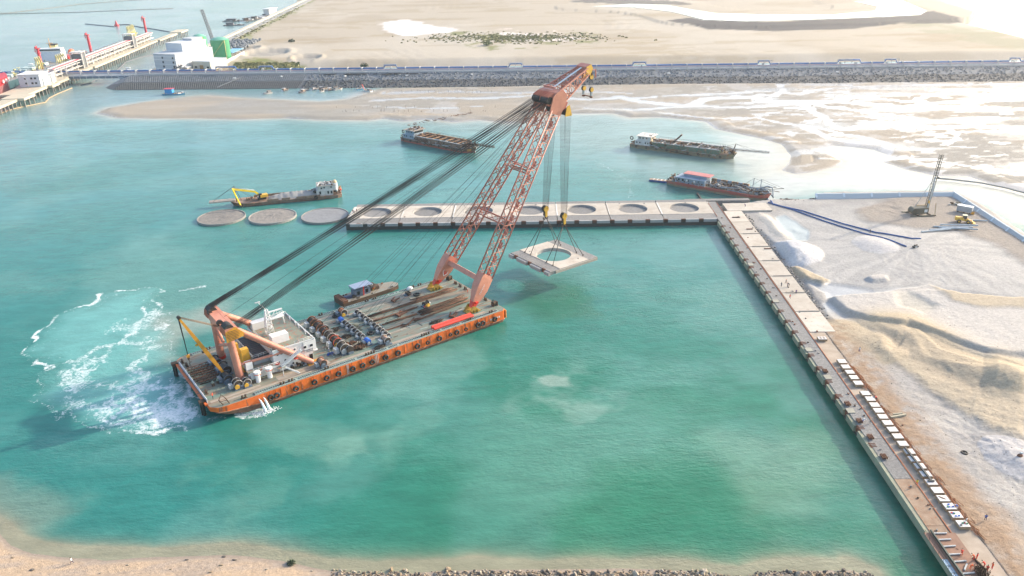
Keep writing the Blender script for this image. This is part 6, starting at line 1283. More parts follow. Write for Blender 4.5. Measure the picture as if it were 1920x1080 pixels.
# piling rig
rg_ = G(1717, 405); M_RIG = mat('rig_dark_green', (.10, .11, .09), .6, c2=(.17, .14, .09), sc=1, amt=.9)
rig = thing('piling_rig', 'tall dark lattice piling rig on skids, leaning right on the sand', 'piling rig', (174.5, 322.8, rg_.z), .12)
mb = MB(); mb.box((3.5, 0, 1.9), (6.5, 3.4, 2.6), M_RIG); mb.cyl((.6, -1.7, 1.9), (.6, 1.7, 1.9), 1.4, M_RIG, 12); mb.box((5.5, -1.75, 1.9), (1.4, .1, 1.2), M_WHT); mb.build('machine_body', rig)
for y in (-3.2, 3.0): mb = MB(); mb.box((3.5, y, .25), (11.5, .8, .5), M_RIG); mb.build('skid', rig)
for x in (1, 6.5): mb = MB(); mb.box((x, 0, .65), (.6, 7.0, .4), M_DRUST); mb.build('cross_beam', rig)
mast = MB(); A_, B_ = Vector((6.6, 0, 1.5)), Vector((9.0, .5, 26.0)); s_ = .55
cr = lambda t, i: A_.lerp(B_, t) + Vector(((-s_, s_, s_, -s_)[i], (-s_, -s_, s_, s_)[i], 0))
for i in range(4): mast.tube([cr(0, i), cr(1, i)], .12, M_RIG, 5)
mo = mast.build('mast', rig)
for k in range(20):
    mb = MB()
    for i in range(4): mb.tube([cr(k / 20, i), cr((k + 1) / 20, (i + 1) % 4)], .07, M_RIG, 4)
    mb.build('mast_brace', mo)
mb = MB(); mb.tube([(1.0, 0, 3.2), tuple(A_.lerp(B_, .62))], .12, M_GRYM, 5); mb.tube([(6.8, -.9, 2), tuple(A_.lerp(B_, .5) + Vector((0, -.9, 0)))], .14, M_BWALL, 5); mb.build('back_stay', rig)
mb = MB(); mb.bar((6.4, -1.2, 5.6), (8.6, 1.2, 5.9), .5, 1.4, M_YEL); mb.cyl((6.4, -1, 3), (7.2, -1, 17), .22, M_GRYM, 8); mb.bar((9.1, .3, 16.2), (10, .3, 15.8), .5, .5, M_RIG); mb.build('drill_head', rig)
mb = MB(); mb.bar((8.5, -3.8, .4), (11.5, 1.0, 4.0), .3, .3, mat('timber_pale', (.45, .32, .18), .8)); mb.box((5.2, 1.2, 3.6), (5.5, .3, .3), mat('timber_pale', (.45, .32, .18), .8)); mb.build('timber_brace', rig)
# wheel loader
ld = thing('wheel_loader', 'yellow wheel loader parked by the grey pipes on the sand', 'wheel loader', G(1806, 418), -.42)
mb = MB(); mb.box((-1.8, 0, 1.9), (3.4, 2.0, 1.3), M_YEL, top=.9); mb.box((1.2, 0, 1.4), (2.2, 1.2, .8), M_YEL); mb.build('body', ld)
mb = MB(); mb.box((.1, 0, 2.7), (1.5, 1.5, 1.5), M_WIN); mb.box((.1, 0, 3.5), (1.8, 1.8, .15), mat('loader_roof', (.8, .75, .5), .5)); mb.build('cab', ld)
wm = MB(); wm.cyl((0, -.3, 0), (0, .3, 0), .85, M_BLK, 14); wh = wm.build('wheel', ld); wh.location = (-1.8, -1.1, .85)
rm = MB(); rm.cyl((0, -.33, 0), (0, .33, 0), .4, M_YEL, 10); rm.build('rim', wh)
for x, y in ((-1.8, 1.1), (1.7, -1.1), (1.7, 1.1)): c = copy_tree(wh, ld); c.location = (x, y, .85)
for y in (-.6, .6): mb = MB(); mb.bar((1.0, y, 2.0), (3.2, y, .9), .25, .4, M_YEL); mb.build('lift_arm', ld)
mb = MB(); mb.loft([[(3.0, y, 1.4), (3.1, y, .3), (4.3, y, .2), (4.4, y, .5), (3.4, y, .6), (3.3, y, 1.3)] for y in (-1.5, 1.5)], M_YEL, smooth=False); mb.build('bucket', ld)
for i, (a_, b_) in enumerate((((1150 / 4 + 1440, 280 + 625 / 4), (1370 / 4 + 1440, 280 + 605 / 4)), ((1210 / 4 + 1440, 280 + 612 / 4), (1440 / 4 + 1440, 280 + 600 / 4)), ((1240 / 4 + 1440, 280 + 585 / 4), (1530 / 4 + 1440, 280 + 600 / 4)), ((1290 / 4 + 1440, 280 + 572 / 4), (1570 / 4 + 1440, 280 + 590 / 4)), ((1280 / 4 + 1440, 280 + 592 / 4), (1570 / 4 + 1440, 280 + 615 / 4)), ((1300 / 4 + 1440, 280 + 600 / 4), (1500 / 4 + 1440, 280 + 606 / 4)), ((1480 / 4 + 1440, 280 + 535 / 4), (1640 / 4 + 1440, 280 + 545 / 4)))):
    p, q = G(*a_), G(*b_); zz = max(p.z, q.z) + .35 + .1 * (i % 2); mb = MB(); mb.cyl((0, 0, 0), (q.x - p.x, q.y - p.y, 0), .32, mat('pipe_blue_grey', (.36, .43, .48), .5), 10)
    o = mb.build('steel_pipe'); o.location = (p.x, p.y, zz)
    if i == 6: tag(o, 'single grey-blue pipe lying just behind the wheel loader', 'pipe')
    else: tag(o, ['nearest grey pipe, lying left of the pile by the loader', 'grey pipe second nearest in the pile by the loader', 'grey pipe crossing the middle of the pile by the loader', 'farthest grey pipe in the pile, just below the loader', 'grey pipe slanting at the right of the pile by the loader', 'short grey pipe in the middle of the pile by the loader'][i], 'pipe', 'pile of grey steel pipes by the loader')
sh_ = G(1808, 398)
t = thing('site_container', 'grey site container standing beside the enclosure wall', 'container', sh_, -.75)
mb = MB(); mb.box((0, 0, 1.7), (6.0, 2.4, 2.4), mat('container_grey', (.33, .36, .40), .6)); mb.build('body', t)
mb = MB(); mb.box((0, 0, 3.0), (6.2, 2.6, .14), M_WHT); mb.build('roof', t)
mb = MB()
for k in range(12): mb.box((-2.8 + k * .5, -1.22, 1.7), (.12, .06, 2.3), M_GRYM)
mb.build('corrugation', t, kind='stuff')
for x in (-2.4, 0, 2.4): mb = MB(); mb.box((x, 0, .25), (.5, 2.2, .5), M_DRUST); mb.build('support', t)
mb = MB(); mb.box((0, 0, .6), (1.3, .9, 1.1), M_OYEL); mb.box((0, 0, 1.25), (1.1, .7, .2), M_DRUST); T1(mb, 'generator', 'small orange generator beside the grey site container', 'generator', G(1823, 402), -.3)
mb = MB()
for k in range(14): mb.box((random.uniform(-3, 3), random.uniform(-1.5, 1.5), random.uniform(.2, .7)), tuple(random.uniform(.3, 1.0) for _ in range(3)), random.choice([M_RIG, M_DRUST, M_GRYM]), rz=random.random() * 3)
o = mb.build('scrap_heap'); o.location = G(1789, 384); tag(o, 'small heap of dark machine scrap near the wall corner', 'scrap heap')
# two blue hoses
def hose(pts, label, r_=.28, c=(.03, .10, .30), name='discharge_hose', extra_z=.0):
    P_ = [G(*p) for p in pts]; out = []
    for i in range(len(P_) - 1):
        for k in range(6): q = P_[i].lerp(P_[i + 1], k / 6); q.z = max(q.z, ground_z(q.x, q.y)) + r_ * .8 + extra_z; out.append(q)
    o0 = out[0].copy(); mb = MB(); mb.tube([q - o0 for q in out], r_, mat('hose_blue', c, .45), 8); o = mb.build(name); o.location = o0; tag(o, label, 'hose'); return o
hose([(1440, 380), (1487, 394), (1545, 415), (1615, 437), (1672, 452), (1705, 465)], 'near blue discharge hose ending at the small pump on the sand')
hose([(1438, 374), (1450, 384), (1505, 396), (1580, 420), (1640, 436), (1710, 448), (1730, 448)], 'far blue discharge hose curving over the sand to its right end')
pmp = thing('small_pump', 'small dark pump standing at the end of the near blue hose', 'pump', G(1716, 464), .4)
mb = MB(); mb.box((0, 0, .4), (1.6, .9, .7), M_GRYM); mb.cyl((-.7, 0, .9), (.7, 0, .9), .35, M_BLK, 10); mb.build('body', pmp)
for x in (-.9, .9): mb = MB(); mb.cyl((x, -.5, .35), (x, .5, .35), .35, M_BLK, 10); mb.build('wheel', pmp)
mb = MB(); mb.torus((0, 0, .22), (0, 0, 1), .65, .22, M_BLK, 14, 6); T1(mb, 'loose_tyre', 'black tyre lying alone on the sand bank inland of the blocks', 'tyre', G(1808, 850))
mb = MB(); mb.ball((0, 0, .3), .6, M_RUST, 7, 4, (1.2, .8, .8)); mb.box((.3, .2, .8), (.5, .4, .5), M_BWALL); T1(mb, 'pump', 'small reddish pump on the pale sand heap at the right edge', 'pump', G(1912, 856))
mb = MB(); mb.torus((0, 0, .25), (0, 0, 1), 1.1, .28, M_DRUST, 14, 5); mb.torus((.3, .2, .6), (.2, 0, 1), .9, .22, M_BLK, 12, 5); T1(mb, 'hose_coil', 'dark coil of hose on the sand at the end of the quay slabs', 'hose coil', G(1530, 597))
mb = MB(); mb.bar((-2.2, -.5, .3), (2.2, .6, .3), .5, .5, mat('driftwood', (.42, .38, .28), .9)); mb.bar((-1, .8, .3), (1.4, .9, .5), .4, .4, mat('driftwood', (.42, .38, .28), .9)); T1(mb, 'timber', 'pale timber lying at the curved edge of the sand beside the blocks', 'timber', G(1684, 782))
# sea-rock bank at the bottom of the picture
ROCKM = [mat('rock_tan', (.34, .26, .165), .9, c2=(.24, .19, .14), sc=1.3, amt=.9, bump=.8, bsc=3), mat('rock_dark', (.17, .145, .12), .9, c2=(.10, .09, .08), sc=1.3, amt=.9, bump=.8, bsc=3), mat('rock_pale', (.40, .35, .27), .9, c2=(.32, .27, .21), sc=1.2, amt=.9, bump=.8, bsc=3)]
def rock_mesh(seed, m_):
    rr = random.Random(seed); mb = MB(); n, m = 7, 5; vs = []
    mb.ball((0, 0, 0), 1, m_, n, m, (1, .8, .65)); mb.v = [tuple(c * rr.uniform(.68, 1.2) for c in v) for v in mb.v]; mb.sm = [False] * len(mb.sm)
    me = bpy.data.meshes.new('rock'); me.from_pydata(mb.v, [], mb.f); me.materials.append(m_); return me
RM = [rock_mesh(i, ROCKM[i % 3]) for i in range(12)]
rocks = []
for (xa, xb, ya, yb, n) in ((625, 1350, 1066, 1110, 900), (1415, 1650, 1068, 1110, 330), (600, 780, 1077, 1100, 60)):
    for _ in range(n):
        px = random.uniform(xa, xb); py = random.triangular(ya, yb, ya + 12); p = P(px, py, .3); d_ = sdf(np.array([p.x]), np.array([p.y]), BEACH)[0]
        if d_ < -1.6: continue
        s_ = random.triangular(.14, .6, .22) * (1.9 if random.random() < .10 else 1); rocks.append((s_, p, d_))
rocks.sort(key=lambda r_: -r_[0])
bank = thing('rock_bank', 'bank of loose tan and dark boulders along the bottom shore', 'rocks', (0, 0, 0)); 
for s_, p, d_ in rocks[:290]:
    o = bpy.data.objects.new('boulder', random.choice(RM)); COL.objects.link(o); o.parent = bank; o.location = (p.x, p.y, max(0, min(.9, d_ * .12)) + s_ * .25); o.rotation_euler = (random.random() * 3, random.random() * 3, random.random() * 6); o.scale = (s_, s_ * random.uniform(.7, 1.2), s_ * random.uniform(.7, 1.1))
small = MB()
for s_, p, d_ in rocks[290:] + [(random.uniform(.12, .35), P(random.uniform(620, 1640), random.triangular(1066, 1110, 1078), .3), 0) for _ in range(1500)]:
    if d_ == 0:
        d_ = sdf(np.array([p.x]), np.array([p.y]), BEACH)[0]
        if d_ < -1.2: continue
    m_ = random.choice(RM); vs = [Vector(v.co) * s_ + Vector((p.x, p.y, max(0, min(.9, d_ * .12)) + s_ * .2)) for v in m_.vertices]; small.raw(vs, [tuple(q.vertices) for q in m_.polygons], m_.materials[0])
small.build('small_stones', bank, kind='stuff')
for k, (px, py) in enumerate(((24, 1046), (60, 1069), (188, 1075), (415, 1060), (440, 1050), (500, 1068), (395, 1073), (420, 1044), (585, 1071), (320, 1068), (350, 1050), (240, 1060))):
    o = bpy.data.objects.new('boulder', RM[k]); COL.objects.link(o); o.parent = bank; s_ = random.uniform(.2, .45); g_ = G(px, py); o.location = (g_.x, g_.y, g_.z + .1); o.scale = (s_ * 1.4, s_, s_ * .7)
# small bush on the beach
def bush(loc, r_, n, label, c=(.035, .06, .03), cat='bush', name='bush'):
    t = thing(name, label, cat, loc); lm = mat('leaf_%s' % (str(c)), c, .7, c2=tuple(x * 1.7 for x in c), sc=2, amt=.8); mb = MB()
    for _ in range(n):
        q = Vector((random.gauss(0, 1), random.gauss(0, 1), abs(random.gauss(0, .8)))); q = q.normalized() * r_ * random.random() ** .4; q.z = q.z * .8 + r_ * .15
        a_ = Vector((random.gauss(0, 1), random.gauss(0, 1), random.gauss(0, 1))).normalized() * r_ * .16; b_ = a_.cross(Vector((random.random(), random.random(), random.random()))).normalized() * r_ * .10
        mb.raw([q - a_, q + b_, q + a_, q - b_], [(0, 1, 2, 3)], lm)
    mb.build('leaves', t, kind='stuff')
    mb = MB()
    for k in range(5): mb.tube([(0, 0, -.1), (r_ * .5 * math.cos(k * 1.3), r_ * .5 * math.sin(k * 1.3), r_ * .6)], r_ * .03, M_DRUST, 4)
    mb.build('stem', t); return t
bush(G(546, 1057), .95, 260, 'single dark green bush on the beach at the water edge')

hp = [P(1752, 334, 1.0), P(1790, 337, 1.0), P(1840, 343, 1.0), P(1885, 352, 1.0), P(1960, 372, 1.0)]; o0 = hp[0].copy(); mb = MB(); mb.tube([q - o0 for q in hp], .4, mat('bund_grey', (.30, .29, .27), .9, bump=.5), 7); o = mb.build('low_bund'); o.location = o0; tag(o, 'thin dark bund curving over the pale flats beyond the enclosure wall', 'bund')
mb = MB()
for _ in range(260):
    q = P(random.uniform(1462, 1532), 0, 0) if 0 else P(random.uniform(1462, 1532), random.uniform(376, 383), .8); mb.ball((q.x, q.y, random.uniform(.6, 1.6)), random.uniform(.3, .8), ROCKM[1], 5, 3)
o = mb.build('shore_stones'); tag(o, None, None, None, 'stuff')
mb = MB()
for k in range(46):
    t_ = k / 46; q = P(770 + 115 * t_ + random.gauss(0, 4), 234 - 24 * t_ + random.gauss(0, 1.0), .8); mb.bar((q.x, q.y, .75), (q.x + random.uniform(-3, 3), q.y + random.uniform(-2, 2), 1.0), random.uniform(.1, .3), .3, M_RUST)
o = mb.build('driftwood_line'); tag(o, None, None, None, 'stuff')
# bulldozer spoil and small stones on the working ground
mb = MB()
for _ in range(450):
    px = random.uniform(1560, 1925); py = random.uniform(600, 1080); q = P(px, py, 2.2)
    qx_ = (q.x - 90.4); 
    if qx_ < 13: continue
    z = ground_z(q.x, q.y); s_ = random.uniform(.05, .16); mb.ball((q.x, q.y, z + s_ * .3), s_, random.choice([ROCKM[1], M_CGREY, ROCKM[0]]), 5, 3, (1, random.uniform(.6, 1.4), .6))
o = mb.build('loose_stones'); tag(o, None, None, None, 'stuff')
# ================================================================ FAR DIKE, PIPELINE, JETTY, BUILDINGS
DA = R(-4.01); DO = Vector((-332.07, 699.61, 0))
def D(x, y, z=0): return DO + Vector((x * math.cos(DA) - y * math.sin(DA), x * math.sin(DA) + y * math.cos(DA), z))
M_RIPU = mat('armour_rock_grey', (.23, .245, .26), .9, c2=(.12, .13, .14), sc=.35, amt=.9, c3=(.32, .32, .31), amt3=.2, sc3=.6, bump=.8, bsc=1)
M_RIPL = mat('tidal_rock_dark', (.105, .11, .115), .85, c2=(.06, .065, .07), sc=.35, amt=.9, c3=(.2, .2, .2), amt3=.15, sc3=.6, bump=.8, bsc=1)
def dike():
    xs = np.concatenate([np.array([-26, -20, -12]), np.arange(-6, 1300, 4.0)]); prof = [(-6, -1.6), (-2, .2), (5, 1.4), (15, 3.2), (16, 3.5), (29, 6.9), (31, 7.1), (42, 7.1), (49, 4.6)]
    mb = MB(); n = len(prof)
    def tip(x): return 1.0 if x >= -6 else max(.25, 1 - ((-6 - x) / 24) ** 1.6)
    vs = [(float(x), 14 + (y - 14) * tip(x), z * (1 if x > -14 else .6 if x > -22 else 0.1)) for x in xs for y, z in prof]
    for j in range(n - 1):
        m_ = M_RIPL if j < 4 else M_RIPU if j < 6 else mat('crest_road', (.36, .35, .33), .9, c2=(.30, .29, .27), sc=.1)
        mb.raw(vs, [(i * n + j, (i + 1) * n + j, (i + 1) * n + j + 1, i * n + j + 1) for i in range(len(xs) - 1)], m_)
    o = mb.build('sea_dike'); o.location = DO; o.rotation_euler = (0, 0, DA); o['kind'] = 'structure'
    def zp(y): 
        for (a, za), (b, zb) in zip(prof[:-1], prof[1:]):
            if a <= y <= b: return za + (zb - za) * (y - a) / (b - a)
        return 0
    mb = MB()
    for _ in range(4200):
        x = 155 + 900 * random.random() ** 1.1; y = random.uniform(-3, 30); s_ = random.uniform(.5, 1.25); mb.ball((x, y, zp(y) + .15), s_, M_RIPL if y + random.gauss(0, 1) < 15 else M_RIPU, 5, 3, (1, random.uniform(.7, 1.2), .8))
        mb.sm[-15:] = [False] * 15
    mb.build('armour_rock', o, kind='stuff')
    mb = MB()
    for i in range(96):
        for j in range(17):
            x, y = -12 + i * 1.75 + (j % 2) * .85, -1.5 + j * 1.85
            if x > 152: continue
            if j == 9: continue
            mb.box((x, y, zp(y) + .22), (1.15, 1.25, .5), M_RIPL if y < 15 else M_RIPU, top=.7)
    mb.build('concrete_armour_block', o, kind='stuff')
    mb = MB(); mb.box((650, 30.4, 7.7), (1320, .5, 1.1), mat('parapet_pale', (.50, .50, .50), .8)); mb.build('parapet', o)
    mb = MB(); mb.bar((80, 1, 1), (97, 30, 7.4), .8, .5, M_RIPU)
    for k in range(24): x = random.uniform(170, 262); mb.box((x, random.uniform(24, 29), 7.0), (random.uniform(3, 9), random.uniform(.6, 2.2), .5), mat('black_sheet', (.035, .04, .045), .7), rz=random.uniform(-.2, .2))
    mb.build('black_sheeting', o, kind='stuff')
    for k, x in enumerate((90, 243, 236, 188, 300, 470, 130, 610)): mb = MB(); mb.box((x, random.uniform(14, 27), 6.2), (2.4, 1.6, .6), M_WHT, rz=.4 * k); mb.build('white_debris', o)
dike()
# pipeline: blue pipe and pale pipes on goal-post supports, with raised expansion loops
pp = thing('pipeline', 'long blue and grey pipeline on white supports along the crest of the sea dike', 'pipeline', DO, DA)
M_PBL = mat('pipe_blue', (.055, .16, .42), .5, c2=(.08, .2, .45), sc=.1); M_PPK = mat('pipe_pink', (.52, .34, .38), .5); M_PGR = mat('pipe_grey', (.44, .47, .51), .45); M_SUP = mat('support_pale', (.46, .47, .48), .7)
LOOPS = [(66, 86), (106, 120), (220, 232.5), (332, 344.5), (440, 452.5), (547.5, 558.5), (615, 635), (654, 665), (757, 767), (860, 872), (960, 972)]
def piperun(name, y, z, r_, m_, loop):
    pts = [(-160, y, z)]
    for a, b in LOOPS:
        if loop: pts += [(a, y, z), (a + 1.5, y, z + 2.6), (b - 1.5, y, z + 2.6), (b, y, z)]
        else: pts += [(a, y, z), (b, y, z)]
    pts.append((1200, y, z)); mb = MB(); mb.tube([Vector(p) for p in pts], r_, m_, 6); mb.build(name, pp)
piperun('blue_pipe', 35.0, 10.6, .75, M_PBL, True); piperun('pink_pipe', 33.6, 9.6, .42, M_PPK, False); piperun('grey_pipe', 32.4, 8.9, .55, M_PGR, False); piperun('grey_pipe', 31.2, 8.0, .4, M_PGR, False)
sm_ = MB(); sm_.box((0, 0, 2.2), (.5, .5, 4.4), M_SUP); sm_.box((0, 2.4, 2.2), (.5, .5, 4.4), M_SUP); sm_.box((0, 4.8, 2.2), (.5, .5, 4.4), M_SUP); sm_.box((0, 2.4, 4.5), (.6, 5.6, .4), M_SUP); sm_.box((0, 2.4, 2.0), (.5, 5.4, .35), M_SUP); so = sm_.build('pipe_support', pp); so.location = (-150, 31, 7)
for k in range(1, 84): inst(so, (-150 + k * 13, 31, 7), 0, pp)
gl = MB(); gl.box((0, 0, 1.6), (.4, .4, 3.2), M_SUP); gl.box((6, 0, 1.6), (.4, .4, 3.2), M_SUP); gl.box((12, 0, 1.6), (.4, .4, 3.2), M_SUP); gl.box((6, 0, 3.2), (12.4, .5, .4), M_SUP); go_ = gl.build('loop_frame', pp); go_.location = (66.5, 34.4, 10.4)
for a, b in LOOPS[1:]: inst(go_, (a, 34.4, 10.4), 0, pp)
# trestle bridge from the dike to the jetty
br = thing('trestle_bridge', 'flat trestle bridge carrying the pipeline over the gap to the jetty', 'bridge', DO, DA)
mb = MB(); mb.box((-75, 36, 6.6), (140, 13, 1.0), M_PGR); mb.build('bridge_deck', br)
mb = MB(); mb.box((-75, 29.3, 6.0), (140, .4, 2.0), mat('girder_blue_grey', (.16, .20, .25), .6)); mb.build('bridge_girder', br)
for k in range(24): mb = MB(); mb.box((-143 + k * 6, 29, 6.0), (.5, .3, 2.0), M_SUP); mb.build('girder_stiffener', br)
for x in (-20, -84):
    mb = MB(); mb.box((x, 34, 5.2), (4, 12, 1.2), M_PGR); mb.build('pier_cap', br)
    for dx in (-1.4, 1.4):
        for y in (29.5, 33, 37): mb = MB(); mb.cyl((x + dx, y, -2), (x + dx, y, 4.7), .55, M_RIPL, 8); mb.build('pier_pile', br)
mb = MB()
for y in (29.6, 42): mb.tube([(-145, y, 8.3), (-6, y, 8.3)], .09, M_RAIL, 4)
for k in range(47): mb.tube([(-145 + k * 3, 29.6, 7.1), (-145 + k * 3, 29.6, 8.3)], .07, M_RAIL, 4)
mb.build('railing', br)
# ---- jetty
JA = R(95.70); JP = P(5, 197, 7); JO = Vector((JP.x, JP.y, 0))
def Jw(x, y, z=0): return JO + Vector((x * math.cos(JA) - y * math.sin(JA), x * math.sin(JA) + y * math.cos(JA), z))
M_CREAM = mat('jetty_concrete_cream', (.50, .45, .34), .85, c2=(.50, .43, .32), sc=.1, amt=.7); M_PILE = mat('pile_grey', (.25, .24, .22), .85); M_SFR = mat('rack_steel_pale', (.60, .58, .54), .6)
M_LYEL = mat('arm_yellow', (.66, .58, .24), .5); M_TRED = mat('tower_red', (.62, .04, .06), .5); M_DKG = mat('equipment_dark', (.14, .14, .15), .7)
jt = thing('oil_jetty', 'long cream concrete jetty on piles with a steel pipe rack at the upper left', 'jetty', JO, JA)
SEG = [(-40, 26, 1, 12, 6.4), (26, 46, -4, 14, 6.8), (46, 84, 2, 26, 6.6), (84, 100, -2, 28, 6.8), (100, 124, 0, 30, 7), (124, 190, 3, 30, 7), (190, 292, 1, 24, 7), (292, 352, 2, 24, 7), (352, 400, 3, 22, 7), (404, 448, 1, 9, 6.8), (448, 480, 1, 9, 6.4), (484, 518, -3, 12, 7.2)]
for a, b, y0, y1, z in SEG:
    mb = MB(); mb.box(((a + b) / 2, (y0 + y1) / 2, z - .7), (b - a - .4, y1 - y0, 1.8), M_CREAM); mb.build('deck_segment', jt)
pl0 = MB(); pl0.cyl((0, 0, -3), (0, 0, 5.8), .6, M_PILE, 8); plo = pl0.build('pile', jt); plo.location = (-36, 3, 0); first = True
for a, b, y0, y1, z in SEG:
    n = max(2, int((b - a) / 6))
    for k in range(n):
        for y in ((y0 + 1.2, y0 + 5) if b - a < 60 or k % 2 == 0 else (y0 + 1.2,)):
            inst(plo, (a + 2 + (b - a - 4) * k / max(1, n - 1), y, 0), 0, jt)
for k in range(23):
    if k in (5, 17): continue
    x = 118 + k * 12.4; mb = MB(); h_ = 8.5
    for y in (8, 15, 21): mb.box((x, y, 7.2 + h_ / 2), (.7, .7, h_), M_SFR)
    for z in (2.6, 5.4, 8.4): mb.box((x, 14.5, 7.2 + z), (.7, 14, .6), M_SFR)
    mb.build('rack_frame', jt)
    mb = MB()
    for y, z, m_ in ((9.5, 15.9, M_TRED), (12, 15.9, M_PPK), (14, 15.9, M_SFR), (9.5, 13.1, M_SFR), (12, 13.1, M_PGR), (16, 13.1, M_PPK), (10, 10.2, M_SFR), (14, 10.2, M_DKG)): mb.cyl((x, y, z), (x + 12.4, y, z), .42, m_, 6)
    mb.bar((x, 7.7, 15.7), (x + 12.4, 7.7, 15.7), .5, .6, M_SFR); mb.bar((x, 7.7, 10), (x + 12.4, 7.7, 10), .4, .5, M_SFR); mb.build('rack_pipe_bay', jt)
    mb = MB()
    for _ in range(7): mb.box((x + random.uniform(1, 11), random.uniform(9, 20), 8 + random.uniform(0, 4)), tuple(random.uniform(.8, 2.6) for _ in range(3)), random.choice([M_DKG, M_PGR, M_SFR, M_DKG]))
    mb.build('deck_equipment', jt, kind='stuff')
for x in (184, 332):
    mb = MB(); mb.box((x, 12, 13.5), (8, 9, 13), mat('stair_tower_dark', (.16, .17, .18), .7)); mb.build('stair_tower', jt)
    mb = MB()
    for dx in (-4.3, 4.3):
        for y in (7, 17): mb.box((x + dx, y, 14.5), (.8, .8, 15.4), M_SFR)
    mb.box((x, 12, 22.2), (10, 11, .6), M_SFR); mb.build('tower_frame', jt)
def arms(x0, n, y, label, h=19, dx=4.2):
    t = thing('loading_arm_group', label, 'loading arms', Jw(x0, y, 7), JA)
    for k in range(n):
        mb = MB(); x = k * dx; mb.cyl((x, 0, 0), (x, 0, h * .62), .55, M_LYEL, 8); mb.cyl((x, 0, h * .62), (x - .6, 1.4, h), .42, M_LYEL, 6); mb.cyl((x - .6, 1.4, h), (x + .8, 2.6, h * .35), .38, M_LYEL, 6); mb.box((x, -1.3, h * .55), (1, 1.4, 1.4), M_LYEL); mb.cyl((x - 1, .2, h * .3), (x - 1, .2, h * .9), .3, M_LYEL, 6); mb.build('loading_arm', t)
    mb = MB(); mb.box(((n - 1) * dx / 2, 0, 1.8), (n * dx, 3, .5), M_LYEL); mb.build('arm_platform', t)
arms(155, 3, 37, 'leftmost three yellow loading arms beside the control room', 15); arms(168, 5, 24, 'five yellow loading arms in front of the white tanker', 15); arms(350, 6, 17, 'farther group of six tall yellow loading arms on the jetty', 22)
def tower(x, y, z0, h, label):
    t = thing('fire_monitor_tower', label, 'tower', Jw(x, y, z0), JA, 'red towers on the jetty')
    mb = MB(); mb.cyl((0, 0, 0), (0, 0, h), 1.5, M_TRED, 12, 1.2); mb.build('column', t)
    mb = MB(); mb.cyl((0, 0, h), (0, 0, h + .5), 2.6, M_TRED, 12); mb.cyl((0, 0, h - 4), (0, 0, h - 3.6), 2.2, M_TRED, 12); mb.box((0, 1.4, h + 1.4), (2.4, 1, 1.4), M_TRED); mb.cyl((0, 2.4, h - 3), (0, 2.4, h + .4), .5, M_TRED, 6); mb.build('monitor_platform', t)
    mb = MB(); mb.tube([(0, 0, h), (0, .4, h + 3.4)], .25, M_TRED, 5); mb.build('aerial', t)
tower(168, 40, 7, 21, 'nearest red tower, at the left behind the control room'); tower(256, 27, 7, 23, 'middle red tower standing behind the pipe rack of the jetty'); tower(424, 22, 3, 28, 'farthest and tallest red tower near the outer end of the jetty')
t = thing('control_building', 'white two-storey control room on the jetty at the left', 'building', Jw(0, 0, 7), JA)
mb = MB(); mb.box((90, 14, 5), (18, 17, 10), mat('control_wall_white', (.62, .66, .70), .7)); mb.build('wall', t)
mb = MB(); mb.box((90, 14, 10.2), (19.5, 18.5, .5), M_WHT); mb.build('roof', t)
for z in (3, 7):
    for y in (9, 12, 17): mb = MB(); mb.box((80.9, y, z), (.2, 1.6, 1.5), M_WIN); mb.build('window', t)
mb = MB(); mb.box((102, 10, 4), (6, 14, 8), M_WHT); mb.box((91, 4.8, 3), (12, 1.2, 6), M_WHT); mb.build('annex', t)
for x, y in ((10, 9), (72, 12)):
    t = thing('lamp_post', 'pale lamp post on the jetty ' + ('at the left edge of the picture' if x == 10 else 'just before the control room'), 'lamp post', Jw(x, y, 7), JA)
    mb = MB(); mb.tube([(0, 0, 0), (0, 0, 8), (0, 1.2, 9.6), (0, 3.6, 9.8)], .22, M_SUP, 6); mb.build('pole', t)
    mb = MB(); mb.box((0, 4, 9.8), (.5, 1.2, .3), M_SUP); mb.build('lamp_head', t)
# ---- factory buildings
def boxP(name, a, b, depth, z0, h, m_, parent, mroof=None):
    """prism with front edge a-b and depth to its left-hand side"""
    a = Vector((a[0], a[1], 0)); b = Vector((b[0], b[1], 0)); d = (b - a).normalized(); n = Vector((-d.y, d.x, 0)); mb = MB()
    pl_ = [(p.x, p.y) for p in (a, b, b + n * depth, a + n * depth)]; mb.prism(pl_, z0, z0 + h, m_); mb.prism([(p[0], p[1]) for p in ((a - d * .3 - n * .3), (b + d * .3 - n * .3), (b + n * (depth + .3) + d * .3), (a + n * (depth + .3) - d * .3))], z0 + h, z0 + h + .5, mroof or m_); o = mb.build(name, parent); return o, a, b, d, n
M_FW = mat('factory_white', (.54, .56, .58), .8, c2=(.54, .55, .57), sc=.08, amt=.6); M_FR = mat('factory_roof', (.58, .60, .62), .8); M_FC = mat('factory_cream', (.60, .55, .46), .8)
fb = thing('factory_building', 'tall white factory building with a raised roof block beside the dike', 'building')
o, a, b, d, n = boxP('main_block', (-333, 766), (-309, 757), 52, 5, 16, M_FW, fb, M_FR)
boxP('roof_block', (-326, 782), (-308, 775), 33, 21.5, 7, M_FW, fb, M_FR); boxP('roof_block', (-316, 800), (-305.5, 796), 14, 21.6, 8.8, M_FW, fb, M_FR)
for z in (8, 12, 16): 
    for q in (.42, .9): mb = MB(); p = a + d * 25 * q; mb.box((p.x, p.y - .2, z + 2), (1.3, .5, 1.8), M_WIN, rz=math.atan2(d.y, d.x)); mb.build('window', fb)
for z in (8, 12, 16, 19): mb = MB(); p = (a + b) / 2; mb.box((p.x, p.y - .25, z), (25.4, .4, .35), M_WHT, rz=math.atan2(d.y, d.x)); mb.build('floor_band', fb)
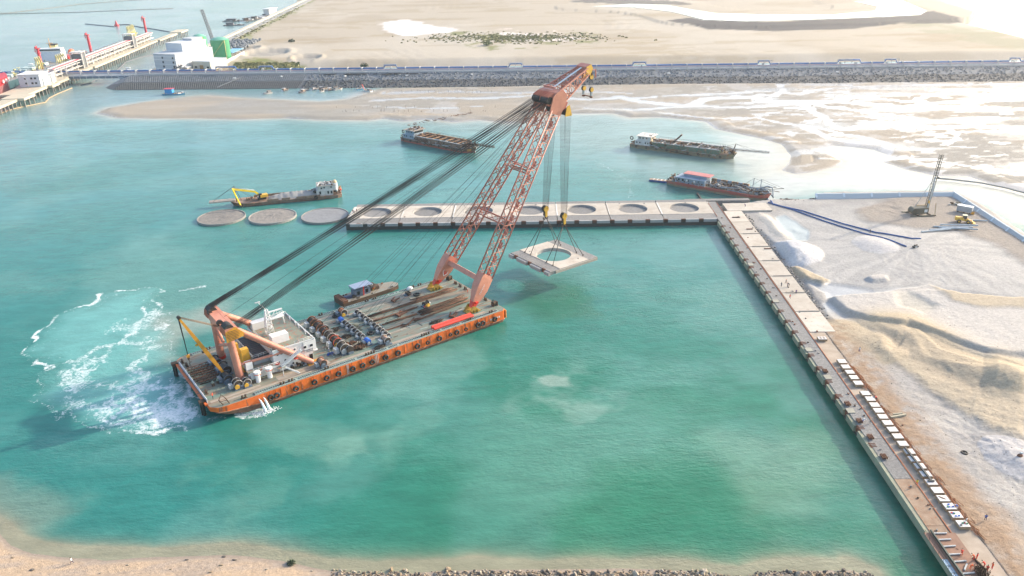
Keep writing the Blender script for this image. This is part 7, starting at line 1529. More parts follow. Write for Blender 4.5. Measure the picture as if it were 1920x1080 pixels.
for q in (.2, .45, .62): mb = MB(); p = a + d * 25 * q; mb.box((p.x, p.y - .25, 6.4), (1.8, .5, 1.4), M_WIN, rz=math.atan2(d.y, d.x)); mb.build('window', fb)
sb_ = thing('pump_house', 'low cream building with a brown door in front of the green silos', 'building')
o, a, b, d, n = boxP('wall', (-300, 772), (-281, 766), 26, 5, 7.5, M_FC, sb_, M_FR)
mb = MB(); p = (a + b) / 2; mb.box((p.x, p.y - .2, 7.2), (4, .5, 4.4), mat('door_brown', (.40, .24, .10), .7), rz=math.atan2(d.y, d.x)); mb.build('door', sb_)
for q in (.18, .85): mb = MB(); p = a + d * 20 * q; mb.box((p.x, p.y - .2, 7.6), (2.0, .5, 1.5), M_WIN, rz=math.atan2(d.y, d.x)); mb.build('window', sb_)
boxP('annex', (-312, 764), (-301, 760), 6, 5, 3.6, M_FC, sb_, M_FR)
M_GRN = mat('silo_green', (.035, .30, .13), .45, c2=(.05, .36, .18), sc=.06, amt=.6)
for (x, y, r_, h_, lb) in ((-293, 836, 9.2, 20, 'large green cylindrical tank with a domed roof behind the cream building'), (-325, 868, 7.0, 20, 'smaller green tank half hidden behind the white factory')):
    t = thing('storage_tank', lb, 'tank', (x, y, 5)); mb = MB(); mb.cyl((0, 0, 0), (0, 0, h_), r_, M_GRN, 32); mb.build('shell', t)
    mb = MB(); mb.cyl((0, 0, h_), (0, 0, h_ + 1.7), r_ * 1.01, mat('silo_roof_green', (.16, .42, .30), .5), 32, r_ * .6); mb.cyl((0, 0, h_ + 1.7), (0, 0, h_ + 2.5), r_ * .6, mat('silo_roof_green', (.16, .42, .30), .5), 32, r_ * .1); mb.build('domed_roof', t)
    mb = MB()
    for k in range(26): q = -2.6 + k * .07; mb.box((r_ * 1.05 * math.cos(q), r_ * 1.05 * math.sin(q), .5 + k * h_ / 27), (.9, .9, .2), M_LYEL)
    mb.tube([(r_ * 1.04 * math.cos(-.75), r_ * 1.04 * math.sin(-.75), .5), (r_ * 1.04 * math.cos(-.75), r_ * 1.04 * math.sin(-.75), h_)], .3, M_LYEL, 5); mb.build('spiral_stair', t)
t = thing('lattice_crane_mast', 'dark leaning lattice mast standing on the sea wall behind the green tank', 'crane', (-346, 968, 5)); mb = MB()
A_, B_ = Vector((0, 0, 0)), Vector((-7.5, -1, 39)); s_ = 1.3
for i in range(4): mb.tube([A_ + Vector(((-s_, s_, s_, -s_)[i], (-s_, -s_, s_, s_)[i], 0)), B_ + Vector(((-s_, s_, s_, -s_)[i], (-s_, -s_, s_, s_)[i], 0))], .3, M_DKG, 5)
mb.build('mast', t)
for k in range(12):
    mb = MB()
    for i in range(4): j = (i + 1) % 4; mb.tube([A_.lerp(B_, k / 12) + Vector(((-s_, s_, s_, -s_)[i], (-s_, -s_, s_, s_)[i], 0)), A_.lerp(B_, (k + 1) / 12) + Vector(((-s_, s_, s_, -s_)[j], (-s_, -s_, s_, s_)[j], 0))], .2, M_DKG, 4)
    mb.build('mast_brace', t)
mb = MB(); mb.box((0, 0, 1.5), (6, 6, 3), M_DKG); mb.build('machine_house', t)
t = thing('boundary_wall', 'long white boundary wall running back beside the green tank', 'wall'); q0, q1 = Vector((-279, 762, 5)), Vector((-281, 872, 5))
for k in range(9): mb = MB(); mb.bar(q0.lerp(q1, k / 9) + Vector((0, 0, 1.6)), q0.lerp(q1, (k + .985) / 9) + Vector((0, 0, 1.6)), .5, 3.6, mat('boundary_white', (.58, .56, .52), .8)); mb.build('wall_panel', t)
t = thing('blue_roof_shed', 'long low shed with a light blue roof behind the boundary wall', 'shed', (-292, 868, 5), R(88)); mb = MB(); mb.box((0, 0, 4.6), (34, 12, .5), mat('shed_blue', (.22, .48, .70), .5)); mb.build('roof', t)
for x in (-15, -5, 5, 15):
    for y in (-5, 5): mb = MB(); mb.box((x, y, 2.2), (.5, .5, 4.4), M_SUP); mb.build('post', t)
mb = MB(); mb.box((0, 3, 1.5), (30, 5, 3), M_DKG); mb.build('stored_goods', t)
mb = MB(); mb.box((0, 0, 1.2), (3.4, 2.6, 2.4), mat('shed_blue', (.22, .48, .70))); mb.box((0, 0, 2.5), (3.8, 3.0, .25), M_WHT); T1(mb, 'blue_hut', 'tiny light blue hut standing in the grass right of the boundary wall', 'hut', G(452, 124, 5), .2)
mb = MB(); mb.box((0, 0, 1.0), (4.4, 1.8, 1.0), M_WHT); mb.box((-.3, 0, 1.7), (2.2, 1.6, .7), M_WIN); T1(mb, 'parked_car', 'white car parked between the factory and the cream building', 'car', (-303, 758, 5.6), .1)
# unloading conveyor rigs at the dike head
t = thing('dark_conveyor', 'dark branching conveyor machinery standing on the dike beside the white factory', 'machinery', D(28, 44, 6)); mb = MB()
mb.bar((-14, 0, 1), (2, 4, 7), 1.5, 1.2, M_DKG); mb.build('boom', t)
for k in range(6): mb = MB(); mb.bar((0, 4, 1 + k), (5 * math.cos(k), 4 + 3 * math.sin(k * 2), 5 + k * .6), .7, .7, M_DKG); mb.build('strut', t)
t = thing('gangway_tower', 'small white slanting gangway standing on the dike head above the trestle', 'gangway', D(-12, 38, 7)); mb = MB(); mb.bar((-6, 0, 4.5), (4, 0, 1.5), 2, .5, M_WHT); mb.build('ramp', t)
mb = MB(); mb.box((-5, 0, 5.8), (4, 3, .4), M_PGR); mb.box((-6, -1, 3), (.4, .4, 6), M_PGR); mb.box((-3.5, 1, 3), (.4, .4, 6), M_PGR); mb.build('frame', t)
# ---- long sea wall running away
t = thing('sea_wall', 'pale straight sea wall with a road running away at the top left', 'sea wall'); A_ = Vector((-336, 868, 5.4)); B_ = Vector((-476, 2900, 5.4))
for k in range(40):
    p, q = A_.lerp(B_, k / 40), A_.lerp(B_, (k + .995) / 40); mb = MB(); mb.bar(p + Vector((-3, 0, 1.0)), q + Vector((-3, 0, 1.0)), 5.5, 2.0, mat('sea_wall_cream', (.52, .48, .39), .8)); mb.build('wall_segment', t)
mb = MB(); mb.bar(A_ + Vector((6, 0, .3)), B_ + Vector((6, 0, .3)), 11, .5, mat('track_grey', (.33, .32, .30), .9)); mb.build('road_strip', t)
mb = MB(); 
vs = [(A_.x - 6, A_.y, 5.6), (B_.x - 6, B_.y, 5.6), (B_.x - 17, B_.y, -.8), (A_.x - 17, A_.y, -.8)]; mb.raw(vs, [(0, 1, 2, 3)], M_RIPL)
for _ in range(700): y = random.random() ** 1.5; p = A_.lerp(B_, y); f_ = random.random(); mb.ball((p.x - 6 - 11 * f_, p.y, 5.6 - 6.2 * f_), random.uniform(.8, 1.8), M_RIPL if f_ > .5 else M_RIPU, 5, 3)
mb.build('rock_revetment', t, kind='stuff')
mb = MB(); c = P(418, 86, 5)
for _ in range(300): mb.ball((c.x + random.uniform(-14, 34), c.y + random.uniform(-45, 40), 5.5 + random.random() * 1.5), random.uniform(1, 2.6), M_RIPU, 5, 3)
o = mb.build('stone_pile'); tag(o, None, None, None, 'stuff')
# ---- net fences and floating booms in the upper-left sea
def floatline(name, pts, r_, m_, label, cat, posts=None):
    P_ = [P(*p, 0.2) for p in pts]; o0 = P_[0].copy(); mb = MB(); mb.tube([q - o0 for q in P_], r_, m_, 5); o = mb.build(name); o.location = o0; tag(o, label, cat)
    if posts:
        mb = MB()
        for i in range(len(P_) - 1):
            n_ = max(1, int((P_[i + 1] - P_[i]).length / posts))
            for k in range(n_): q = P_[i].lerp(P_[i + 1], k / n_) - o0; mb.cyl(q, q + Vector((random.uniform(-.5, .5), 0, random.uniform(2.5, 5))), .3, m_, 5)
        mb.build('stake', o, kind='stuff')
M_NET = mat('net_stakes', (.22, .20, .17), .9)
floatline('net_fence', [(-30, 29), (10, 26), (60, 25), (150, 23), (240, 19), (325, 16)], .6, M_NET, 'lower long line of net stakes in the sea at the top left', 'net fence', 9)
floatline('net_fence', [(-30, 28), (20, 24), (80, 17), (150, 8), (240, 1), (330, -4)], .6, M_NET, 'upper faint line of net stakes slanting out of the top of the picture', 'net fence', 12)
floatline('floating_boom', [(160, 45), (190, 48), (215, 50)], .9, M_DKG, 'left piece of dark floating boom joined to the red buoy', 'floating boom')
floatline('floating_boom', [(222, 47), (240, 46), (262, 51), (290, 55), (318, 60)], .9, M_DKG, 'curved dark floating boom between the red buoy and the jetty end', 'floating boom')
floatline('floating_boom', [(318, 88), (300, 101), (262, 108), (235, 117), (222, 130), (212, 138)], .7, M_DKG, 'thin dark boom hanging between the jetty piles and the white factory', 'floating boom')
floatline('floating_boom', [(-10, 216), (30, 203), (85, 192), (92, 184), (110, 175), (135, 165)], .55, mat('boom_orange', (.40, .30, .18), .8), 'brown dotted boom curving on the water in front of the jetty', 'floating boom')
floatline('floating_boom', [(152, 160), (172, 155), (182, 149)], .6, M_DKG, 'short dark boom in the shade under the trestle bridge', 'floating boom')
t = thing('channel_buoy', 'red channel buoy on the sea beyond the jetty', 'buoy', P(219, 49, 0)); mb = MB(); mb.cyl((0, 0, 0), (0, 0, 2.5), 3.4, M_TRED, 10); mb.build('float', t)
mb = MB(); mb.cyl((0, 0, 2.5), (0, 0, 8), 2.2, M_TRED, 8, .6); mb.build('top_cone', t)
# thin net stakes on the tidal flat near the dike
mb = MB(); p0 = P(700, 171, .3); 
for k in range(60): q = P(632 + k * 5 + random.uniform(-2, 2), random.choice([172, 173, 203, 210]) + random.uniform(-1, 1), .3) - p0; mb.cyl(q, q + Vector((random.uniform(-.3, .3), 0, random.uniform(1.2, 2.4))), .12, M_NET, 4)
o = mb.build('net_stakes'); o.location = p0; tag(o, None, None, None, 'stuff')
for px, py, r_, lb in ((685, 140, 4.2, 'single dark bush growing on the rocks of the dike'), (915, 85, 5.5, 'round yellow-green bush in the middle of the far sand'), (547, 79, 4, 'small bush at the edge of the far sand near the grey bank')):
    q = G(px, py, 5); q.z = max(q.z, 6.8 if px == 685 else q.z); bush(q, r_, 220, lb, (.03, .055, .025) if px != 915 else (.12, .14, .04))
# grass tufts on the far sand
mb = MB(); gm = mat('dry_grass', (.17, .18, .06), .8, c2=(.24, .21, .09), sc=.2, amt=.9)
for _ in range(2600):
    if random.random() < .6: px, py = random.gauss(960, 70), 72 + random.gauss(0, 4) + (random.random() - .5) * 4
    elif random.random() < .6: px, py = random.uniform(440, 560), random.uniform(118, 131)
    else: px = random.uniform(425, 560); py = 8 + (560 - px) * .52 + random.gauss(4, 3)
    q = P(px, py, 5); z = 5.2; s_ = random.uniform(.8, 2.4)
    for _k in range(2): r0 = random.uniform(0, 3.1); dx, dy = math.cos(r0) * s_, math.sin(r0) * s_; mb.raw([(q.x - dx, q.y - dy, z - .4), (q.x + dx, q.y + dy, z - .4), (q.x + dx * .5, q.y + dy * .5, z + s_ * .6), (q.x - dx * .6, q.y - dy * .6, z + s_ * .45)], [(0, 1, 2, 3)], gm)
o = mb.build('grass'); o['kind'] = 'stuff'
# ================================================================ SHIPS AND BOATS
def hull(mb, L_, B, H, mtop, mlow, bow=.16, rise=1.0, zl=.7, stern=.05, deckm=None, both=False, y_off=0):
    """hull lofted from stern x=0 to bow x=L; near side y=0, far side y=B"""
    rg = []; n = 26
    for i in range(n + 1):
        t = i / n; x = L_ * t; k = 1.0
        if t > 1 - bow: k = max(.06, 1 - ((t - (1 - bow)) / bow) ** 2.1)
        if t < stern: k = min(k, .72 + .28 * (t / stern) ** .5)
        if both and t < bow: k = max(.06, 1 - ((bow - t) / bow) ** 2.1)
        h_ = H + (rise * max(0, (t - .75) / .25) ** 2); kb = k * (.9 if t < .85 else .9 - .5 * (t - .85) / .15); c = B / 2 + y_off; xr = x - (0 if t < .9 else (t - .9) * 10 * L_ * .025)
        rg.append([(xr, c - kb * B / 2 * .96, -1.2), (xr, c - kb * B / 2, zl), (x, c - k * B / 2, h_), (x, c + k * B / 2, h_), (xr, c + kb * B / 2, zl), (xr, c + kb * B / 2 * .96, -1.2)])
    mb.loft(rg, None, smooth=False, mats=[mlow, mtop, deckm or mtop, mtop, mlow, mlow])
def junk(mb, n, x0, x1, y0, y1, z, mats, smax=1.4, h=1.0):
    for _ in range(n): mb.box((random.uniform(x0, x1), random.uniform(y0, y1), z + random.uniform(.1, h)), (random.uniform(.2, smax), random.uniform(.2, smax), random.uniform(.2, smax * .7)), random.choice(mats), rz=random.random() * 3)
def pipes(mb, n, x0, x1, y0, y1, z, mats, r_=.1):
    for _ in range(n):
        a_ = Vector((random.uniform(x0, x1), random.uniform(y0, y1), z + random.random())); b_ = a_ + Vector((random.uniform(-6, 6), random.uniform(-1.5, 1.5), random.uniform(-.6, 1.2))); mb.tube([a_, (a_ + b_) / 2 + Vector((0, 0, .3)), b_], random.uniform(.5, 1.3) * r_, random.choice(mats), 5)
M_TYRE = M_BLK
RB = mat('hull_rust_brown', (.17, .10, .075), .8, c2=(.28, .22, .17), sc=.35, amt=.9, c3=(.34, .14, .07), amt3=.35, sc3=1.0, bump=.2)
RD = mat('hull_red_boot', (.42, .09, .07), .7, c2=(.30, .14, .10), sc=.4, amt=.8, c3=(.45, .4, .36), amt3=.12, sc3=1)
MUD = mat('grey_mud_load', (.36, .35, .33), .85, c2=(.26, .255, .245), sc=.25, amt=.9, c3=(.42, .38, .32), amt3=.25, sc3=.6, bump=.6, bsc=1.5)
BRN = mat('deck_rust_brown', (.23, .15, .10), .85, c2=(.35, .28, .21), sc=.5, amt=.9, c3=(.12, .07, .05), amt3=.3, sc3=1.5, bump=.3)
YRU = mat('deck_yellow_rust', (.34, .21, .11), .8, c2=(.30, .16, .08), sc=.8, amt=.9)
PLW = mat('weathered_white', (.60, .60, .58), .6, c2=(.45, .42, .38), sc=.6, amt=.8, c3=(.3, .15, .08), amt3=.18, sc3=1.5)
GHU = mat('hull_green_rust', (.06, .15, .11), .7, c2=(.13, .16, .12), sc=.5, amt=.9, c3=(.22, .13, .08), amt3=.42, sc3=1.1)
GHL = mat('hull_lower_patina', (.15, .17, .13), .8, c2=(.28, .22, .14), sc=.3, amt=.9, c3=(.28, .12, .06), amt3=.35, sc3=.7)
BLG = mat('house_blue_grey', (.22, .30, .38), .6, c2=(.32, .38, .44), sc=.5, amt=.8, c3=(.2, .12, .08), amt3=.15, sc3=1.5)
JM = [M_DRUST, M_RUST, M_GRYM, M_BLK, BRN, YRU]
def wins(par, pts, s_=(.7, .12, .7)):
    w0 = None
    for p in pts:
        if w0 is None: mb = MB(); mb.box((0, 0, 0), s_, M_WIN); w0 = mb.build('window', par); w0.location = p
        else: inst(w0, p, 0, par)
# S1: sand barge with excavator, bow to the left
def sand_barge():
    a = R(194.11); org = Vector((-83.48, 375.07, 0)); t = thing('sand_barge', 'rust-brown sand barge heaped with grey sand and carrying a yellow excavator', 'barge', org, a)
    Bm = -10.5   # near side is +y here: barge lies towards -y
    def Y(y): return -y
    mb = MB(); hull(mb, 53.5, 10.5, 1.7, RB, M_HULLD, bow=.13, rise=.5, zl=.25, y_off=-10.5); mb.build('hull', t)
    mb = MB()   # heaped load as a height mesh
    nx, ny = 34, 9; vs = []
    for i in range(nx):
        for j in range(ny):
            u, v = i / (nx - 1), j / (ny - 1); x = 10 + 27 * u; y = -1.2 - 8 * v; h_ = 1.6 + 2.3 * math.sin(math.pi * v) ** .7 * math.sin(math.pi * min(1, u * 1.05 + .03)) ** .5 * (.75 + .5 * random.random()); vs.append((x, y, h_))
    mb.raw(vs, [(i * ny + j, (i + 1) * ny + j, (i + 1) * ny + j + 1, i * ny + j + 1) for i in range(nx - 1) for j in range(ny - 1)], MUD, True); mb.build('sand_load', t)
    for x0, x1, y in ((10.5, 22, -.5), (25, 29, -.5), (30.5, 36, -.5), (14, 37, -10)): mb = MB(); mb.box(((x0 + x1) / 2, y, 2.1), (x1 - x0, .35, 1.1), BRN); mb.build('hatch_coaming', t)
    mb = MB(); mb.box((8.2, -5.2, 3.0), (8, 7.6, 2.6), PLW); h1 = mb.build('deckhouse', t)
    mb = MB(); mb.box((7.2, -5.2, 5.3), (8.6, 7.0, 2.2), PLW); h2 = mb.build('bridge', t)
    mb = MB(); mb.box((7.2, -5.2, 6.5), (9.4, 8.0, .18), mat('roof_stained', (.42, .39, .35), .8, c2=(.3, .26, .22), sc=.7, amt=.9)); junk(mb, 26, 3.4, 11.2, -8.6, -1.8, 6.5, [M_GRYM, M_BLK, M_WHT, M_DRUST], 1.2, .5); mb.tube([(9.6, -7, 6.6), (6.5, -3.5, 7.8)], .12, M_WHT, 5); mb.build('bridge_roof', h2)
    wins(h2, [(9.6, -1.65, 5.4), (8.2, -1.65, 5.6), (4.8, -1.65, 5.6)]); wins(h1, [(6.5, -1.35, 3.1), (4.9, -1.35, 3.1), (10.4, -1.35, 3.2)], (.8, .12, 1.4))
    mb = MB(); mb.cyl((2.8, -3.2, 3), (2.8, -3.2, 7.2), 1.2, M_WHT, 12); mb.ball((2.9, -3.4, 7.6), 1.1, mat('funnel_cream', (.72, .52, .30), .6), 10, 6); mb.build('funnel', t)
    mb = MB(); junk(mb, 40, .2, 3.2, -9, -1, 1.8, JM + [M_RED], 1.3, 2.4); junk(mb, 24, 38, 46, -9.5, -3, 1.9, JM + [YRU], 1.6, 1.0); junk(mb, 18, 11.5, 14, -9, -1, 3, [BLG, M_GRYM, M_BLK], 1.5, 1); mb.build('deck_gear', t, kind='stuff')
    mb = MB(); mb.torus((12.6, .2, 1.6), (0, 1, 0), .7, .35, M_BLK, 12, 6); mb.build('tyre_fender', t)
    mb = MB()
    for s_ in (-3.0, -7): mb.tube([(50.2, s_, 2), (50.5, -5, 9.6)], .18, M_DRUST, 5)
    mb.bar((50.4, -6, 6), (50.4, -4, 6), .2, .2, M_DRUST); mb.tube([(48, -5, 2), (50.5, -5, 9.4)], .1, M_DRUST, 4); mb.build('bow_mast', t)
    for y in (-3.6, -6.6):
        mb = MB(); mb.tube([(50.5, -5, 9.4), (61, y, 3.0)], .06, M_CAB, 4); mb.tube([(50.5, -5, 9.2), (43, y, 3.0)], .06, M_CAB, 4); mb.build('mast_wire', t)
    mb = MB(); mb.box((57, -5.2, 2.5), (12, 2.9, .5), mat('ramp_wood', (.50, .40, .33), .8, c2=(.40, .30, .24), sc=.5)); 
    for y in (-3.8, -5.2, -6.6): mb.box((57, y, 2.85), (12, .2, .2), mat('ramp_edge', (.62, .55, .48), .8))
    mb.build('loading_ramp', t)
    # excavator: standing on the load
    ex = thing('excavator', 'yellow long-reach excavator standing on the sand barge, dipping into the round cylinder', 'excavator', org + Matrix.Rotation(a, 3, 'Z') @ Vector((38.2, -3.6, 2.3)), a)
    mb = MB(); 
    for y in (-1.2, 1.2): mb.box((0, y, .45), (4, .7, .9), M_BLK)
    mb.build('tracks', ex)
    mb = MB(); mb.box((-.9, 0, 1.7), (3.6, 2.6, 1.2), M_YEL, rz=.3); mb.box((.7, .9, 2.3), (1.5, 1.1, 1.5), M_WIN, rz=.3); mb.build('house', ex)
    p = [Vector(q) for q in ((.8, 0, 2.0), (3.0, 1.0, 4.2), (12.6, 4.4, 7.4), (9.6, 9.4, .5))]
    M_XY = mat('excavator_yellow', (.85, .62, .02), .4)
    mb = MB(); mb.bar(p[0], p[1], .7, .9, M_XY); mb.bar(p[1], p[2], .6, .8, M_XY); mb.build('boom', ex)
    mb = MB(); mb.bar(p[2] + Vector((0, 0, .3)), p[3], .5, .65, M_XY); mb.build('stick', ex)
    mb = MB(); mb.tube([p[1] + Vector((0, 0, .8)), p[2] + Vector((0, 0, .8))], .14, M_GRYM, 5); mb.build('hydraulic_ram', ex)
    mb = MB(); mb.box(p[3] + Vector((0, .3, -.2)), (1.1, .9, .9), M_BLK, top=.6); mb.build('bucket', ex)
sand_barge()
def conveyor(mb, a_, b_, w_, h_, m_):
    a_, b_ = Vector(a_), Vector(b_); n = 14
    for s_ in (-w_ / 2, w_ / 2):
        for z in (0, h_): mb.bar(a_ + Vector((0, s_, z)), b_ + Vector((0, s_, z * .8)), .16, .16, m_)
        for k in range(n): p, q = a_.lerp(b_, k / n), a_.lerp(b_, (k + 1) / n); mb.bar(p + Vector((0, s_, h_ if k % 2 else 0)), q + Vector((0, s_, 0 if k % 2 else h_)), .1, .1, m_)
    mb.bar(a_ + Vector((0, 0, h_ * .5)), b_ + Vector((0, 0, h_ * .5)), w_ * .7, .15, M_DRUST)
def dredger(label, org, ang, L_, B, hullm, lowm, kind):
    t = thing('sand_dredger', label, 'dredger', org, ang)
    mb = MB(); hull(mb, L_, B, 2.2, hullm, lowm, bow=.14, rise=1.4, zl=.9, stern=.10, deckm=BRN); mb.build('hull', t)
    hx0, hx1 = L_ * .235, L_ * .86
    if kind in (2, 3):
        cm = RB if kind == 2 else GHU
        mb = MB(); x0, x1, y0, y1 = hx0, hx1, .9, B - 1.2
        for y in (y0, y1): mb.box(((x0 + x1) / 2, y, 3.5), (x1 - x0, .3, 2.7), cm)
        for x in (x0, x1): mb.box((x, (y0 + y1) / 2, 3.5), (.3, y1 - y0, 2.7), cm)
        mb.build('hopper_wall', t)
        for k in range(int((x1 - x0) / 2.4)): mb = MB(); mb.box((x0 + 1 + k * 2.4, y0 - .25, 3.4), (.2, .2, 2.5), RB if kind == 2 else GHU); mb.build('wall_stiffener', t)
        mb = MB(); nx, ny = 40, 6; vs = []
        for i in range(nx):
            for j in range(ny): u, v = i / (nx - 1), j / (ny - 1); vs.append((x0 + .2 + (x1 - x0 - .4) * u, y0 + .2 + (y1 - y0 - .4) * v, (2.5 if kind == 2 else 3.6) + random.uniform(-.25, .3)))
        mb.raw(vs, [(i * ny + j, (i + 1) * ny + j, (i + 1) * ny + j + 1, i * ny + j + 1) for i in range(nx - 1) for j in range(ny - 1)], BRN if kind == 2 else MUD, True); mb.build('hold_contents', t)
        for k in range(7 if kind == 2 else 5):
            x = x0 + (x1 - x0) * (k + .7) / (7.4 if kind == 2 else 5.6); mb = MB(); mb.box((x, (y0 + y1) / 2, 4.7), (.7 if kind == 2 else .35, y1 - y0, .5), YRU if kind == 2 else PLW); mb.build('cross_beam', t)
        mb = MB(); mb.box(((x0 + x1) / 2, y1 + .3, 5.0), (x1 - x0, 1.1, .3), YRU if kind == 2 else PLW)
        for k in range(30): x = x0 + (x1 - x0) * k / 29; mb.box((x, B - .3, 5.6), (.08, .08, 1.1), M_DRUST)
        mb.box(((x0 + x1) / 2, B - .3, 6.1), (x1 - x0, .08, .08), M_DRUST); mb.box(((x0 + x1) / 2, y0, 4.95), (x1 - x0, .6, .2), M_GRYM); mb.build('side_catwalk', t)
        mb = MB(); junk(mb, 130, hx0, hx1 + 3, 0, B, 2.6 if kind == 2 else 3.9, JM + [M_DRUST, BRN], 1.1, 1.6); pipes(mb, 46, hx0, hx1 + 4, .2, B - .4, 4.6, [M_DRUST, M_RUST, BRN, M_GRYM], .14); pipes(mb, 30, hx0, hx1, -.3, .5, 1.6, [M_DRUST, M_RUST, M_GRYM], .12); mb.build('rusty_fittings', t, kind='stuff')
        for k in range(9): mb = MB(); mb.torus((L_ * (.08 + .1 * k), -.15, 1.5), (0, 1, 0), .5, .2, M_BLK, 10, 5); mb.build('tyre_fender', t)
        # aft house
        hm = BLG if kind == 2 else PLW
        mb = MB(); mb.box((L_ * .13, B * .5, 3.4), (L_ * .15, B * .78, 2.6), hm); h1 = mb.build('deckhouse', t)
        mb = MB(); mb.box((L_ * .14, B * .52, 6.0), (L_ * .125, B * .68, 2.6), hm); h2 = mb.build('bridge', t)
        mb = MB(); mb.box((L_ * .142, B * .52, 7.45), (L_ * .155, B * .86, .2), mat('roof_rusty_grey', (.34, .30, .26), .8, c2=(.22, .17, .13), sc=.6, amt=.9) if kind == 2 else mat('roof_pale', (.66, .62, .55), .8, c2=(.52, .48, .42), sc=.5))
        junk(mb, 30 if kind == 2 else 8, L_ * .08, L_ * .2, B * .15, B * .9, 7.5, JM if kind == 2 else [M_BLK, M_GRYM], 1.3 if kind == 2 else .7, .7); mb.build('bridge_roof', h2)
        wins(h1, [(L_ * q, B * .5 - B * .39 - .03, 3.7) for q in (.075, .105, .16, .185)], (.7, .1, .9)); wins(h2, [(L_ * q, B * .52 - B * .34 - .03, 6.3) for q in (.1, .13, .165)], (.8, .1, .8))
        mb = MB(); mb.box((L_ * .205, B * .52, 6.4), (.2, B * .6, 1.0), M_WIN); mb.build('front_window_band', h2)
        mb = MB(); junk(mb, 30, .5, L_ * .08, 1.5, B - 1.5, 2.4, JM, 1.3, 1.4); junk(mb, 45, hx0 - 2.5, hx0 + 2, 1, B - 1, 3, JM + [YRU], 1.3, 2.2); junk(mb, 70, hx1 - 1, L_ * .985, B * .25, B * .75, 3, JM, 1.4, 2.0); mb.torus((-.1, B * .4, 5), (0, 1, 0), .9, .3, M_BLK, 12, 6); mb.build('deck_gear', t, kind='stuff')
        mb = MB(); conveyor(mb, (L_ * .88, B * .5, 4.4), (L_ * (1.22 if kind == 2 else 1.27), B * .5 + (1 if kind == 3 else 0), 4.9 if kind == 2 else 5.2), 1.6, 1.1, M_DRUST if kind == 2 else M_GRYM); mb.build('discharge_conveyor', t)
        mb = MB()
        for s_ in (-1.6, 1.6): mb.tube([(L_ * .96, B * .5 + s_, 3.6), (L_ * .98, B * .5, 8.6)], .16, M_DRUST, 5)
        mb.build('bow_mast', t)
        for q in (1.1, 1.2): mb = MB(); mb.tube([(L_ * .98, B * .5, 8.5), (L_ * q, B * .5, 5.8)], .05, M_CAB, 4); mb.build('mast_wire', t)
        mb = MB(); mb.tube([(L_ * .98, B * .5, 8.5), (L_ * .84, B * .5, 5.2)], .05, M_CAB, 4); mb.build('mast_wire', t)
        if kind == 2:
            mb = MB(); pipes(mb, 26, L_ * .35, L_ * .95, -.4, .8, 1.8, [M_DRUST, M_RUST, M_GRYM], .12); mb.build('side_pipework', t, kind='stuff')
            mb = MB(); mb.bar((L_ * .33, -.5, 4.0), (L_ * .46, -.9, 1.0), .4, .4, M_DRUST); mb.bar((L_ * .36, -.5, 4.6), (L_ * .5, -.9, 1.2), .3, .3, M_RUST); mb.build('suction_arm', t)
            mb = MB(); hull_b = mat('bow_orange_rust', (.52, .27, .09), .8, c2=(.36, .14, .06), sc=.6, amt=.9); mb.box((L_ * .95, B * .2, 1.9), (2.4, .2, 1.3), hull_b, rz=.9); mb.build('bow_plate', t)
        else:
            mb = MB(); mb.bar((L_ * .40, B * .6, 5.0), (L_ * .47, B * .66, 9.6), 2.0, .9, M_DRUST); mb.bar((L_ * .2, B * .6, 5.2), (L_ * .42, B * .62, 5.6), 1.3, .7, BRN); mb.bar((L_ * .455, B * .4, 5.2), (L_ * .455, B * .8, 5.2), .5, .5, YRU); mb.build('loading_chute', t)
            mb = MB(); mb.box((L_ * .225, B * .5, 4.6), (2.2, B * .6, .3), mat('ladder_cream', (.6, .5, .3), .7)); mb.bar((L_ * .235, B * .25, 2.8), (L_ * .205, B * .25, 7), .9, .2, mat('ladder_cream', (.6, .5, .3))); mb.build('bridge_ladder', t)
            mb = MB(); mb.bar((L_ * .42, -.2, 1.2), (L_ * .62, -.5, .5), .3, .3, M_DRUST); mb.build('suction_arm', t)
    else:
        mb = MB(); mb.box((L_ * .24, B * .5, 3.6), (L_ * .30, B * .8, 2.8), BLG); h1 = mb.build('deckhouse', t)
        mb = MB(); mb.box((L_ * .27, B * .62, 5.5), (L_ * .23, B * .5, 1.5), BLG); mb.build('upper_house', h1)
        mb = MB(); mb.box((L_ * .28, B * .66, 6.4), (L_ * .27, B * .56, .2), mat('roof_pinkish_red', (.50, .15, .14), .6, c2=(.52, .25, .23), sc=.4, amt=.8)); mb.build('red_roof', h1)
        mb = MB(); mb.box((L_ * .235, B * .22, 5.15), (L_ * .2, B * .42, .16), mat('blue_tarp', (.10, .17, .26), .7, c2=(.16, .24, .34), sc=1, amt=.8)); mb.build('blue_awning', h1)
        wins(h1, [(L_ * q, B * .1 - .03, 3.9) for q in (.13, .17, .22, .29, .33)], (.9, .1, 1.0))
        for q in (.215, .29): mb = MB(); mb.box((L_ * q, B * .05, 4.1), (.8, .5, .8), M_WHT); mb.build('white_unit', h1)
        for k in range(7): mb = MB(); x = L_ * (.42 + k * .052); mb.box((x, B - 1.0, 4.0), (L_ * .045, .5, 1.8), BLG if k % 2 else BRN); mb.box((x + L_ * .024, B - 1.2, 4.3), (.4, 1.3, 1.2), YRU); mb.build('side_wall_panel', t)
